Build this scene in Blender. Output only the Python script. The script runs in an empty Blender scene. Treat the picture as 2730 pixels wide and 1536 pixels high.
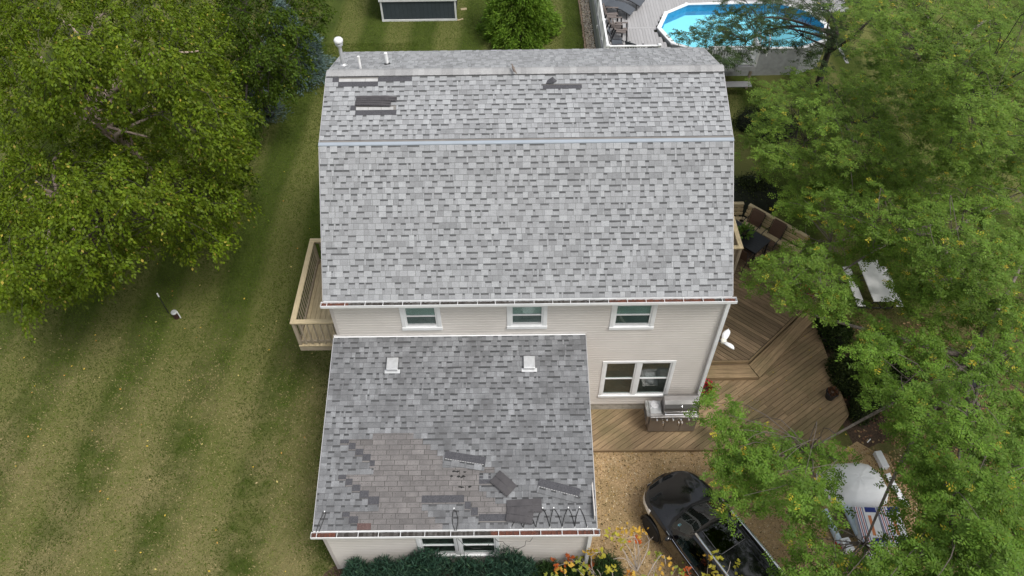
import bpy, math, random
import numpy as np
from mathutils import Vector, Matrix
random.seed(7); rng = np.random.default_rng(7)
S = bpy.context.scene
COL = S.collection
PI = math.pi
R = math.radians

# ---------------------------------------------------------------- camera, sky, sun, exposure
cam_d = bpy.data.cameras.new('camera')
cam_o = bpy.data.objects.new('camera', cam_d)
COL.objects.link(cam_o)
S.camera = cam_o
cam_d.sensor_width = 36.0
cam_d.lens = 26.056
cam_d.clip_start = 0.1
cam_d.clip_end = 500
FWD = Vector((-0.00334237, 0.65455426, -0.75600764))
RGT = Vector((0.99992511, -0.00671288, -0.01023279))
UPV = Vector((0.01177291, 0.75598522, 0.65448281))
M3 = Matrix((RGT, UPV, -FWD)).transposed()
cam_o.matrix_world = Matrix.Translation((-5.27984, -11.57709, 19.34983)) @ M3.to_4x4()

W = bpy.data.worlds.new('World')
S.world = W
W.use_nodes = True
wt = W.node_tree
SUN_EL, SUN_AZ = R(61), R(128)
sky = wt.nodes.new('ShaderNodeTexSky')
sky.sky_type = 'NISHITA'
sky.sun_disc = False
sky.sun_elevation = SUN_EL
sky.sun_rotation = SUN_AZ
sky.air_density = 1.6
sky.dust_density = 4.0
sky.ozone_density = 0.6
hsv = wt.nodes.new('ShaderNodeHueSaturation')
hsv.inputs['Saturation'].default_value = 0.32
bg = wt.nodes['Background']
bg.inputs['Strength'].default_value = 0.13
wt.links.new(sky.outputs[0], hsv.inputs['Color'])
wt.links.new(hsv.outputs[0], bg.inputs['Color'])

sun_d = bpy.data.lights.new('sun', 'SUN')
sun_d.energy = 1.9
sun_d.angle = R(20)
sun_d.color = (1.0, 0.965, 0.91)
sun_o = bpy.data.objects.new('sun', sun_d)
COL.objects.link(sun_o)
sd = Vector((math.sin(SUN_AZ) * math.cos(SUN_EL), math.cos(SUN_AZ) * math.cos(SUN_EL), math.sin(SUN_EL)))
sun_o.rotation_euler = sd.to_track_quat('Z', 'Y').to_euler()
S.view_settings.view_transform = 'Standard'
S.view_settings.look = 'None'
S.view_settings.gamma = 1.0
S.view_settings.exposure = 0.24
S.view_settings.use_curve_mapping = False
S.render.engine = 'CYCLES'
S.cycles.max_bounces = 7
S.cycles.transparent_max_bounces = 12
S.cycles.use_denoising = True

# ---------------------------------------------------------------- materials
MATS = {}
def nd(t, typ, **kw):
    n = t.nodes.new(typ)
    for k, v in kw.items(): setattr(n, k, v)
    return n
def mat(name, rgb, rough=0.65, metal=0.0, var=0.12, scale=6.0, bump=0.0, bscale=60.0, attr=False, stretch=None,
        objrand=0.0, trans=0.0, stain=0.0, stain_rgb=(0.1, 0.1, 0.1), stain_scale=0.7, spec=0.4, coat=0.0, world=False, speck=0.0):
    if name in MATS: return MATS[name]
    m = bpy.data.materials.new(name); m.use_nodes = True
    t = m.node_tree; L = t.links
    p = t.nodes['Principled BSDF']
    p.inputs['Roughness'].default_value = rough
    p.inputs['Metallic'].default_value = metal
    p.inputs['Specular IOR Level'].default_value = spec
    if coat: p.inputs['Coat Weight'].default_value = coat; p.inputs['Coat Roughness'].default_value = 0.03
    tc = nd(t, 'ShaderNodeTexCoord'); geo = nd(t, 'ShaderNodeNewGeometry'); oi = nd(t, 'ShaderNodeObjectInfo')
    co = geo.outputs['Position'] if world else tc.outputs['Object']
    if stretch:
        mp = nd(t, 'ShaderNodeMapping'); mp.inputs['Scale'].default_value = stretch
        L.new(co, mp.inputs['Vector']); co = mp.outputs[0]
    n1 = nd(t, 'ShaderNodeTexNoise', noise_dimensions='4D'); n1.inputs['Scale'].default_value = scale; n1.inputs['Detail'].default_value = 5
    mw = nd(t, 'ShaderNodeMath', operation='MULTIPLY'); mw.inputs[1].default_value = 37.0
    L.new(oi.outputs['Random'], mw.inputs[0]); L.new(mw.outputs[0], n1.inputs['W'])
    L.new(co, n1.inputs['Vector'])
    mr = nd(t, 'ShaderNodeMapRange'); mr.inputs['From Min'].default_value = 0.3; mr.inputs['From Max'].default_value = 0.7
    mr.inputs['To Min'].default_value = 1 - var; mr.inputs['To Max'].default_value = 1 + var
    L.new(n1.outputs['Fac'], mr.inputs['Value'])
    val = mr.outputs[0]
    if objrand:
        mo = nd(t, 'ShaderNodeMapRange'); mo.inputs['To Min'].default_value = 1 - objrand; mo.inputs['To Max'].default_value = 1 + objrand
        L.new(oi.outputs['Random'], mo.inputs['Value'])
        mm = nd(t, 'ShaderNodeMath', operation='MULTIPLY'); L.new(val, mm.inputs[0]); L.new(mo.outputs[0], mm.inputs[1]); val = mm.outputs[0]
    if speck:
        ns = nd(t, 'ShaderNodeTexNoise'); ns.inputs['Scale'].default_value = 95; ns.inputs['Detail'].default_value = 3
        L.new(geo.outputs['Position'], ns.inputs['Vector'])
        ms = nd(t, 'ShaderNodeMapRange'); ms.inputs['From Min'].default_value = 0.35; ms.inputs['From Max'].default_value = 0.65
        ms.inputs['To Min'].default_value = 1 - speck; ms.inputs['To Max'].default_value = 1 + speck
        L.new(ns.outputs['Fac'], ms.inputs['Value'])
        mm = nd(t, 'ShaderNodeMath', operation='MULTIPLY'); L.new(val, mm.inputs[0]); L.new(ms.outputs[0], mm.inputs[1]); val = mm.outputs[0]
    base = nd(t, 'ShaderNodeVectorMath', operation='SCALE')
    base.inputs[0].default_value = rgb
    if attr:
        at = nd(t, 'ShaderNodeAttribute', attribute_name='Col')
        mu = nd(t, 'ShaderNodeVectorMath', operation='MULTIPLY'); mu.inputs[1].default_value = rgb
        L.new(at.outputs['Color'], mu.inputs[0]); L.new(mu.outputs[0], base.inputs[0])
    L.new(val, base.inputs['Scale'])
    out = base.outputs[0]
    if stain:
        n2 = nd(t, 'ShaderNodeTexNoise'); n2.inputs['Scale'].default_value = stain_scale; n2.inputs['Detail'].default_value = 6; n2.inputs['Roughness'].default_value = 0.62
        L.new(geo.outputs['Position'], n2.inputs['Vector'])
        m2 = nd(t, 'ShaderNodeMapRange'); m2.inputs['From Min'].default_value = 0.42; m2.inputs['From Max'].default_value = 0.68
        m2.inputs['To Max'].default_value = stain
        L.new(n2.outputs['Fac'], m2.inputs['Value'])
        mx = nd(t, 'ShaderNodeMix', data_type='RGBA')
        L.new(m2.outputs[0], mx.inputs[0]); L.new(out, mx.inputs[6]); mx.inputs[7].default_value = (*stain_rgb, 1)
        out = mx.outputs[2]
    L.new(out, p.inputs['Base Color'])
    if bump:
        nb = nd(t, 'ShaderNodeTexNoise'); nb.inputs['Scale'].default_value = bscale; nb.inputs['Detail'].default_value = 4
        L.new(co, nb.inputs['Vector'])
        b = nd(t, 'ShaderNodeBump'); b.inputs['Strength'].default_value = bump; b.inputs['Distance'].default_value = 0.01
        L.new(nb.outputs['Fac'], b.inputs['Height']); L.new(b.outputs[0], p.inputs['Normal'])
    if trans:
        tr = nd(t, 'ShaderNodeBsdfTranslucent'); ms = nd(t, 'ShaderNodeMixShader'); ms.inputs[0].default_value = trans
        tcx = nd(t, 'ShaderNodeVectorMath', operation='MULTIPLY'); tcx.inputs[1].default_value = (1.3, 1.35, 0.6)
        L.new(out, tcx.inputs[0]); L.new(tcx.outputs[0], tr.inputs['Color'])
        L.new(p.outputs[0], ms.inputs[1]); L.new(tr.outputs[0], ms.inputs[2])
        L.new(ms.outputs[0], t.nodes['Material Output'].inputs['Surface'])
    MATS[name] = m
    return m
def schlick(t, f0, normal=None):
    lw = nd(t, 'ShaderNodeLayerWeight'); pw = nd(t, 'ShaderNodeMath', operation='POWER'); pw.inputs[1].default_value = 4.0
    ml = nd(t, 'ShaderNodeMath', operation='MULTIPLY_ADD'); ml.inputs[1].default_value = 1 - f0; ml.inputs[2].default_value = f0
    t.links.new(lw.outputs['Facing'], pw.inputs[0]); t.links.new(pw.outputs[0], ml.inputs[0])
    if normal is not None: t.links.new(normal, lw.inputs['Normal'])
    return ml
def glass(name, tint=(0.75, 0.8, 0.8), refl=1.0, rough=0.02, ior=1.5):
    m = bpy.data.materials.new(name); m.use_nodes = True
    t = m.node_tree; L = t.links
    t.nodes.remove(t.nodes['Principled BSDF'])
    fr = schlick(t, 2.0 * ((ior - 1) / (ior + 1)) ** 2)
    tp = nd(t, 'ShaderNodeBsdfTransparent'); tp.inputs['Color'].default_value = (*tint, 1)
    gl = nd(t, 'ShaderNodeBsdfGlossy'); gl.inputs['Roughness'].default_value = rough; gl.inputs['Color'].default_value = (refl, refl, refl, 1)
    mx = nd(t, 'ShaderNodeMixShader')
    L.new(fr.outputs[0], mx.inputs[0]); L.new(tp.outputs[0], mx.inputs[1]); L.new(gl.outputs[0], mx.inputs[2])
    L.new(mx.outputs[0], t.nodes['Material Output'].inputs['Surface'])
    MATS[name] = m
    return m

WHITE = mat('white vinyl', (0.78, 0.79, 0.80), 0.45, var=0.04, scale=3, stain=0.25, stain_rgb=(0.5, 0.5, 0.48), stain_scale=2.5)
SIDING = mat('taupe vinyl siding', (0.61, 0.575, 0.54), 0.55, var=0.03, scale=1.2, stain=0.15, stain_rgb=(0.36, 0.33, 0.31), stain_scale=1.0, world=True)
TAUPE = mat('taupe trim', (0.52, 0.48, 0.455), 0.55, var=0.03)
SHIN = mat('grey laminated shingle', (0.80, 0.80, 0.80), 0.92, var=0.07, scale=14, attr=True, objrand=0.05, bump=0.35, bscale=180, speck=0.20,
           stain=0.22, stain_rgb=(0.22, 0.22, 0.225), stain_scale=1.3, spec=0.2, world=True)
SHING = mat('weathered garage shingle', (0.78, 0.78, 0.785), 0.92, var=0.12, scale=7, attr=True, objrand=0.07, bump=0.35, bscale=180, speck=0.25,
            stain=0.68, stain_rgb=(0.10, 0.10, 0.104), stain_scale=1.5, spec=0.2, world=True)
OLDSH = mat('old faded shingle', (0.185, 0.176, 0.174), 0.93, var=0.14, scale=5, objrand=0.1, attr=True, bump=0.4, bscale=150, speck=0.2, stain=0.6,
            stain_rgb=(0.11, 0.105, 0.105), stain_scale=2.2, spec=0.2, world=True)
DARKSH = mat('dark unweathered shingle', (0.075, 0.075, 0.083), 0.9, var=0.2, scale=30, speck=0.35, bump=0.3, bscale=200, spec=0.2, world=True)
REDSH = mat('reddish unweathered shingle', (0.115, 0.075, 0.07), 0.9, var=0.25, scale=30, speck=0.35, spec=0.2, world=True)
FELT = mat('shingle underside', (0.072, 0.068, 0.072), 0.85, var=0.12, scale=9, spec=0.25)
STRIP = mat('pale grey flashing', (0.31, 0.35, 0.40), 0.55, var=0.05, scale=2, spec=0.4)
METAL = mat('galvanised metal', (0.62, 0.63, 0.64), 0.38, metal=0.55, var=0.1, scale=10)
STEEL = mat('brushed stainless steel', (0.42, 0.405, 0.40), 0.3, metal=0.9, var=0.1, scale=5, stretch=(1, 1, 12))
STEELD = mat('dull stainless door', (0.33, 0.30, 0.28), 0.38, metal=0.75, var=0.08, scale=4)
CHROME = mat('chrome', (0.75, 0.76, 0.78), 0.12, metal=1.0, var=0.02)
BLACKP = mat('black plastic', (0.022, 0.022, 0.024), 0.5, var=0.15)
BROWNP = mat('weathered brown plastic', (0.16, 0.135, 0.125), 0.6, var=0.2, scale=12)
DGREY = mat('dark grey sling fabric', (0.075, 0.085, 0.10), 0.75, var=0.08, scale=30)
BRSLING = mat('brown sling fabric', (0.10, 0.06, 0.042), 0.75, var=0.1, scale=30)
BLACKM = mat('black painted metal', (0.02, 0.02, 0.022), 0.35, var=0.1)
TABLEM = mat('black slatted table top', (0.022, 0.024, 0.03), 0.4, var=0.15, scale=4, stretch=(1, 30, 1))
WOODN = mat('new treated pine', (0.50, 0.41, 0.255), 0.75, var=0.2, scale=3, stretch=(1.2, 14, 14), objrand=0.1, bump=0.15, bscale=30, stain=0.25, stain_rgb=(0.3, 0.24, 0.16), stain_scale=5)
WOODG = mat('weathered pine', (0.34, 0.285, 0.21), 0.8, var=0.25, scale=3, stretch=(1.2, 16, 16), objrand=0.13, bump=0.2, bscale=30, stain=0.4, stain_rgb=(0.2, 0.165, 0.12), stain_scale=3)
DECKW = mat('olive brown deck boards', (0.285, 0.20, 0.115), 0.8, var=0.26, scale=2.2, stretch=(1.0, 16, 16), objrand=0.24, bump=0.2, bscale=26,
            stain=0.7, stain_rgb=(0.14, 0.12, 0.055), stain_scale=0.9)
DECKU = mat('brown upper deck boards', (0.22, 0.155, 0.095), 0.8, var=0.30, scale=2.2, stretch=(1.0, 16, 16), objrand=0.30, bump=0.2, bscale=26,
            stain=0.45, stain_rgb=(0.115, 0.09, 0.045), stain_scale=0.9)
COMPO = mat('grey composite deck', (0.36, 0.355, 0.36), 0.7, var=0.08, scale=3, stretch=(12, 1, 1), objrand=0.06)
BLOCK = mat('foundation block', (0.42, 0.385, 0.34), 0.9, var=0.16, scale=12, stain=0.5, stain_rgb=(0.2, 0.19, 0.14), stain_scale=2.5, objrand=0.06)
SHED = mat('slate blue painted panel', (0.052, 0.066, 0.078), 0.6, var=0.08, scale=5, objrand=0.05)
DARK = mat('dim room', (0.035, 0.035, 0.035), 0.9, var=0.2)
ROOM = mat('dim room floor', (0.10, 0.09, 0.08), 0.8, var=0.25, scale=2)
BLIND = mat('white blind slats', (0.62, 0.76, 0.72), 0.6, var=0.04)
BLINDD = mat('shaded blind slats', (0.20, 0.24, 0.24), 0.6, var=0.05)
SCREEN = mat('insect screen', (0.135, 0.125, 0.12), 0.8, var=0.2, scale=3)
GLASS = glass('window glass', (0.72, 0.78, 0.76), 0.9)
CGLASS = glass('car glass', (0.42, 0.52, 0.50), 0.9, ior=1.5)
CABLE = mat('black heating cable', (0.018, 0.018, 0.018), 0.5)
TWINE = mat('brown rubber', (0.05, 0.02, 0.022), 0.5)
LITTER = mat('leaf debris', (1, 1, 1), 0.85, var=0.6, scale=55, bump=0.6, bscale=90, attr=True, stain=0.35, stain_rgb=(0.04, 0.03, 0.025), stain_scale=6)
CARP = mat('black car paint', (0.0035, 0.0035, 0.0045), 0.12, var=0.0, coat=0.6, spec=0.5)
CARM = mat('matt black trim', (0.015, 0.015, 0.016), 0.5)
TYRE = mat('tyre rubber', (0.022, 0.022, 0.022), 0.85)
LAMP = mat('headlight lens', (0.85, 0.87, 0.9), 0.08, metal=0.35, var=0.2, scale=12)
RED = mat('red petals', (0.42, 0.02, 0.035), 0.6, var=0.35, scale=20, attr=True, trans=0.15)
BARK = mat('grey bark', (0.16, 0.135, 0.115), 0.9, var=0.35, scale=14, stretch=(1, 1, 0.3), bump=0.5, bscale=30)
BIRCHB = mat('pale pinkish birch bark', (0.42, 0.33, 0.27), 0.85, var=0.4, scale=9, bump=0.5, bscale=24, stain=0.4, stain_rgb=(0.13, 0.08, 0.06), stain_scale=9)
DBARK = mat('dark bark', (0.045, 0.038, 0.032), 0.9, var=0.3, scale=14, bump=0.5, bscale=30)
LTWIG = mat('grey brown twig', (0.12, 0.10, 0.085), 0.85, var=0.25, scale=9)
TWIG = mat('pale grey twig', (0.36, 0.31, 0.27), 0.8, var=0.25, scale=9)
LEAF = mat('leaf', (1, 1, 1), 0.55, var=0.0, attr=True, trans=0.28, spec=0.2)
NEEDLE = mat('needles', (1, 1, 1), 0.6, var=0.0, attr=True, trans=0.08, spec=0.2)
TARP = mat('white plastic sheet', (0.86, 0.87, 0.90), 0.35, var=0.03, scale=4, bump=0.5, bscale=5)
LBLUE = mat('pale blue film wrap', (0.50, 0.60, 0.68), 0.3, var=0.08, scale=6)
WRAP = mat('white bundle wrap', (0.70, 0.71, 0.74), 0.35, var=0.06)
BLUEP = mat('printed blue', (0.02, 0.035, 0.19), 0.4, var=0.1)
ORANGEP = mat('printed orange', (0.6, 0.22, 0.1), 0.4, var=0.1)
REDP = mat('printed red', (0.42, 0.02, 0.03), 0.4, var=0.1)
PLY = mat('brown sheet board', (0.085, 0.07, 0.045), 0.8, var=0.2)
LIMB = mat('stone cap', (0.33, 0.34, 0.36), 0.7, var=0.3, scale=18)
GRASSB = mat('grass blade', (1, 1, 1), 0.7, attr=True, trans=0.2, spec=0.2)
CHIP = mat('leaf and chip litter', (1, 1, 1), 0.85, attr=True, spec=0.2)

# ---------------------------------------------------------------- mesh helpers
WLOC = {}
def wl(o): return WLOC.get(o.name, Vector((0, 0, 0)))
class MB:
    def __init__(s): s.v = []; s.f = []; s.m = []; s.c = []
    def add(s, vs, fs, m=0, c=(1, 1, 1)):
        b = len(s.v); s.v.extend([tuple(p) for p in vs])
        for f in fs: s.f.append(tuple(b + i for i in f)); s.m.append(m); s.c.append(c)
        return s
    def hexa(s, p, m=0, c=(1, 1, 1)):
        return s.add(p, [(3, 2, 1, 0), (4, 5, 6, 7), (0, 1, 5, 4), (1, 2, 6, 5), (2, 3, 7, 6), (3, 0, 4, 7)], m, c)
    def box(s, x0, x1, y0, y1, z0, z1, m=0, c=(1, 1, 1)):
        return s.hexa([(x0, y0, z0), (x1, y0, z0), (x1, y1, z0), (x0, y1, z0), (x0, y0, z1), (x1, y0, z1), (x1, y1, z1), (x0, y1, z1)], m, c)
    def prism(s, poly, z0, z1, m=0, c=(1, 1, 1)):
        n = len(poly)
        vs = [(x, y, z0) for x, y in poly] + [(x, y, z1) for x, y in poly]
        return s.add(vs, [tuple(range(n - 1, -1, -1)), tuple(range(n, 2 * n))] + [(i, (i + 1) % n, n + (i + 1) % n, n + i) for i in range(n)], m, c)
    def bar(s, a, b, w, h=None, m=0, c=(1, 1, 1), up=(0, 0, 1)):
        h = h or w; a = Vector(a); b = Vector(b); d = (b - a).normalized(); u = Vector(up)
        if abs(d.dot(u)) > 0.98: u = Vector((0, 1, 0))
        r = d.cross(u).normalized(); u = r.cross(d).normalized(); r = r * w / 2; u = u * h / 2
        return s.hexa([a - r - u, a + r - u, a + r + u, a - r + u, b - r - u, b + r - u, b + r + u, b - r + u], m, c)
    def tube(s, pts, rad, n=8, m=0, c=(1, 1, 1), cap=True):
        pts = [Vector(p) for p in pts]
        if not hasattr(rad, '__len__'): rad = [rad] * len(pts)
        b = len(s.v); pu = None
        for i, p in enumerate(pts):
            d = (pts[min(i + 1, len(pts) - 1)] - pts[max(i - 1, 0)])
            d = d.normalized() if d.length > 1e-9 else Vector((0, 0, 1))
            u = pu if pu is not None else (Vector((0, 0, 1)) if abs(d.z) < .9 else Vector((1, 0, 0)))
            u = (u - d * u.dot(d))
            u = u.normalized() if u.length > 1e-6 else d.orthogonal().normalized()
            pu = u; r = d.cross(u)
            for k in range(n):
                a = 2 * PI * k / n; q = p + (u * math.cos(a) + r * math.sin(a)) * rad[i]
                s.v.append(tuple(q))
        for i in range(len(pts) - 1):
            for k in range(n):
                k2 = (k + 1) % n
                s.f.append((b + i * n + k, b + i * n + k2, b + (i + 1) * n + k2, b + (i + 1) * n + k)); s.m.append(m); s.c.append(c)
        if cap:
            s.f.append(tuple(b + k for k in range(n - 1, -1, -1))); s.m.append(m); s.c.append(c)
            e = b + (len(pts) - 1) * n
            s.f.append(tuple(e + k for k in range(n))); s.m.append(m); s.c.append(c)
        return s
    def lathe(s, prof, cx=0, cy=0, cz=0, n=16, m=0, c=(1, 1, 1)):
        b = len(s.v)
        for r, z in prof:
            for k in range(n):
                a = 2 * PI * k / n; s.v.append((cx + r * math.cos(a), cy + r * math.sin(a), cz + z))
        for i in range(len(prof) - 1):
            for k in range(n):
                k2 = (k + 1) % n
                s.f.append((b + i * n + k, b + i * n + k2, b + (i + 1) * n + k2, b + (i + 1) * n + k)); s.m.append(m); s.c.append(c)
        e = b + (len(prof) - 1) * n
        s.f.append(tuple(b + k for k in range(n - 1, -1, -1))); s.m.append(m); s.c.append(c)
        s.f.append(tuple(e + k for k in range(n))); s.m.append(m); s.c.append(c)
        return s
    def mesh(s, name, mats, smooth=False, col=False):
        me = bpy.data.meshes.new(name)
        me.from_pydata(s.v, [], s.f)
        for mm in (mats if isinstance(mats, (list, tuple)) else [mats]): me.materials.append(mm)
        me.polygons.foreach_set('material_index', s.m)
        if smooth: me.polygons.foreach_set('use_smooth', [True] * len(s.f))
        if col:
            ca = me.color_attributes.new('Col', 'FLOAT_COLOR', 'CORNER')
            arr = []
            for f, c in zip(s.f, s.c): arr.extend([c[0], c[1], c[2], 1.0] * len(f))
            ca.data.foreach_set('color', arr)
        me.update()
        return me
    def build(s, name, mats, parent=None, smooth=False, col=False, local=False, bevel=0, kind=None, recenter=True):
        loc = Vector((0, 0, 0))
        if not local and recenter and s.v:
            a = np.array(s.v); c = (a.min(0) + a.max(0)) / 2; c[2] = a[:, 2].min()
            s.v = [(x - c[0], y - c[1], z - c[2]) for x, y, z in s.v]; loc = Vector(c.tolist())
        me = s.mesh(name, mats, smooth, col)
        o = bpy.data.objects.new(name, me); COL.objects.link(o)
        if parent is not None:
            o.parent = parent
            o.location = loc - (Vector((0, 0, 0)) if local else wl(parent))
        else: o.location = loc
        if local: WLOC[o.name] = Vector((0, 0, 0))
        else: WLOC[o.name] = loc
        if bevel:
            bv = o.modifiers.new('bevel', 'BEVEL'); bv.width = bevel; bv.segments = 2; bv.limit_method = 'ANGLE'; bv.angle_limit = R(40)
        if kind: o['kind'] = kind
        return o
def B(x0, x1, y0, y1, z0, z1): return MB().box(x0, x1, y0, y1, z0, z1)
def tag(o, label, cat=None, group=None, kind=None):
    if label: o['label'] = label
    if cat: o['category'] = cat
    if group: o['group'] = group
    if kind: o['kind'] = kind
    return o
def thing(name, label, cat, loc=(0, 0, 0), rz=0, group=None):
    o = bpy.data.objects.new(name, None); COL.objects.link(o)
    o.location = loc; o.rotation_euler = (0, 0, rz); WLOC[o.name] = Vector(loc)
    o.empty_display_size = 0.2
    return tag(o, label, cat, group)
def inst(name, me, parent, wloc, rot=None, mats=None):
    o = bpy.data.objects.new(name, me); COL.objects.link(o); o.parent = parent
    o.location = Vector(wloc) - wl(parent)
    if rot is not None: o.rotation_euler = rot
    WLOC[o.name] = Vector(wloc)
    if mats:
        for i, mm in enumerate(mats): o.material_slots[i].link = 'OBJECT'; o.material_slots[i].material = mm
    return o
def copy_tree(o, parent=None):
    c = o.copy(); COL.objects.link(c)
    if parent is not None: c.parent = parent
    for ch in list(o.children): copy_tree(ch, c)
    return c
def quads(name, P, mats, parent=None, colors=None, n=4, kind=None, loc=(0, 0, 0)):
    """P: (k, n, 3) array of separate polygons -> one mesh object"""
    k = P.shape[0]
    me = bpy.data.meshes.new(name)
    me.vertices.add(k * n); me.vertices.foreach_set('co', (P.reshape(-1, 3) - np.array(loc)).astype(np.float32).ravel())
    me.loops.add(k * n); me.loops.foreach_set('vertex_index', np.arange(k * n, dtype=np.int32))
    me.polygons.add(k); me.polygons.foreach_set('loop_start', np.arange(0, k * n, n, dtype=np.int32))
    me.update(calc_edges=True)
    for mm in (mats if isinstance(mats, (list, tuple)) else [mats]): me.materials.append(mm)
    if colors is not None:
        ca = me.color_attributes.new('Col', 'FLOAT_COLOR', 'POINT')
        a = np.ones((k, n, 4), np.float32); a[:, :, :3] = colors[:, None, :]
        ca.data.foreach_set('color', a.ravel())
    o = bpy.data.objects.new(name, me); COL.objects.link(o)
    WLOC[o.name] = Vector(loc)
    o.location = Vector(loc)
    if parent is not None: o.parent = parent; o.location = Vector(loc) - wl(parent)
    if kind: o['kind'] = kind
    return o
def clip(poly, a, b, c):
    """keep a*x+b*y<=c"""
    out = []
    for i in range(len(poly)):
        p, q = poly[i], poly[(i + 1) % len(poly)]
        dp, dq = a * p[0] + b * p[1] - c, a * q[0] + b * q[1] - c
        if dp <= 0: out.append(p)
        if dp * dq < 0:
            t = dp / (dp - dq); out.append((p[0] + t * (q[0] - p[0]), p[1] + t * (q[1] - p[1])))
    return out
def boards(name, poly, ang, w, gap, z0, z1, mt, parent, off=0.0, split=None):
    """deck boards laid at angle ang over a convex polygon, one object each"""
    ux, uy = math.cos(ang), math.sin(ang); nx, ny = -uy, ux
    ds = [nx * x + ny * y for x, y in poly]; lo, hi = min(ds), max(ds)
    d = lo + off - w; res = []
    while d < hi:
        pg = clip(clip(poly, nx, ny, d + w - gap), -nx, -ny, -d)
        if len(pg) >= 3:
            cuts = [pg]
            if split:
                us = [ux * x + uy * y for x, y in pg]; L = max(us) - min(us)
                if L > split:
                    c = min(us) + L * random.uniform(.3, .7)
                    cuts = [clip(pg, ux, uy, c - .002), clip(pg, -ux, -uy, -c - .002)]
            for q in cuts:
                if len(q) < 3: continue
                loc_pts = [((x * ux + y * uy), (x * nx + y * ny)) for x, y in q]
                cx = sum(p[0] for p in loc_pts) / len(q); cy = sum(p[1] for p in loc_pts) / len(q)
                if max(p[0] for p in loc_pts) - min(p[0] for p in loc_pts) < .03: continue
                dz = random.uniform(-.0015, .0015)
                me = MB().prism([(a - cx, b - cy) for a, b in loc_pts], 0, z1 - z0 + dz).mesh(name, mt)
                wx, wy = cx * ux + cy * nx, cx * uy + cy * ny
                res.append(inst(name, me, parent, (wx, wy, z0), (0, 0, ang)))
        d += w
    return res
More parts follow.
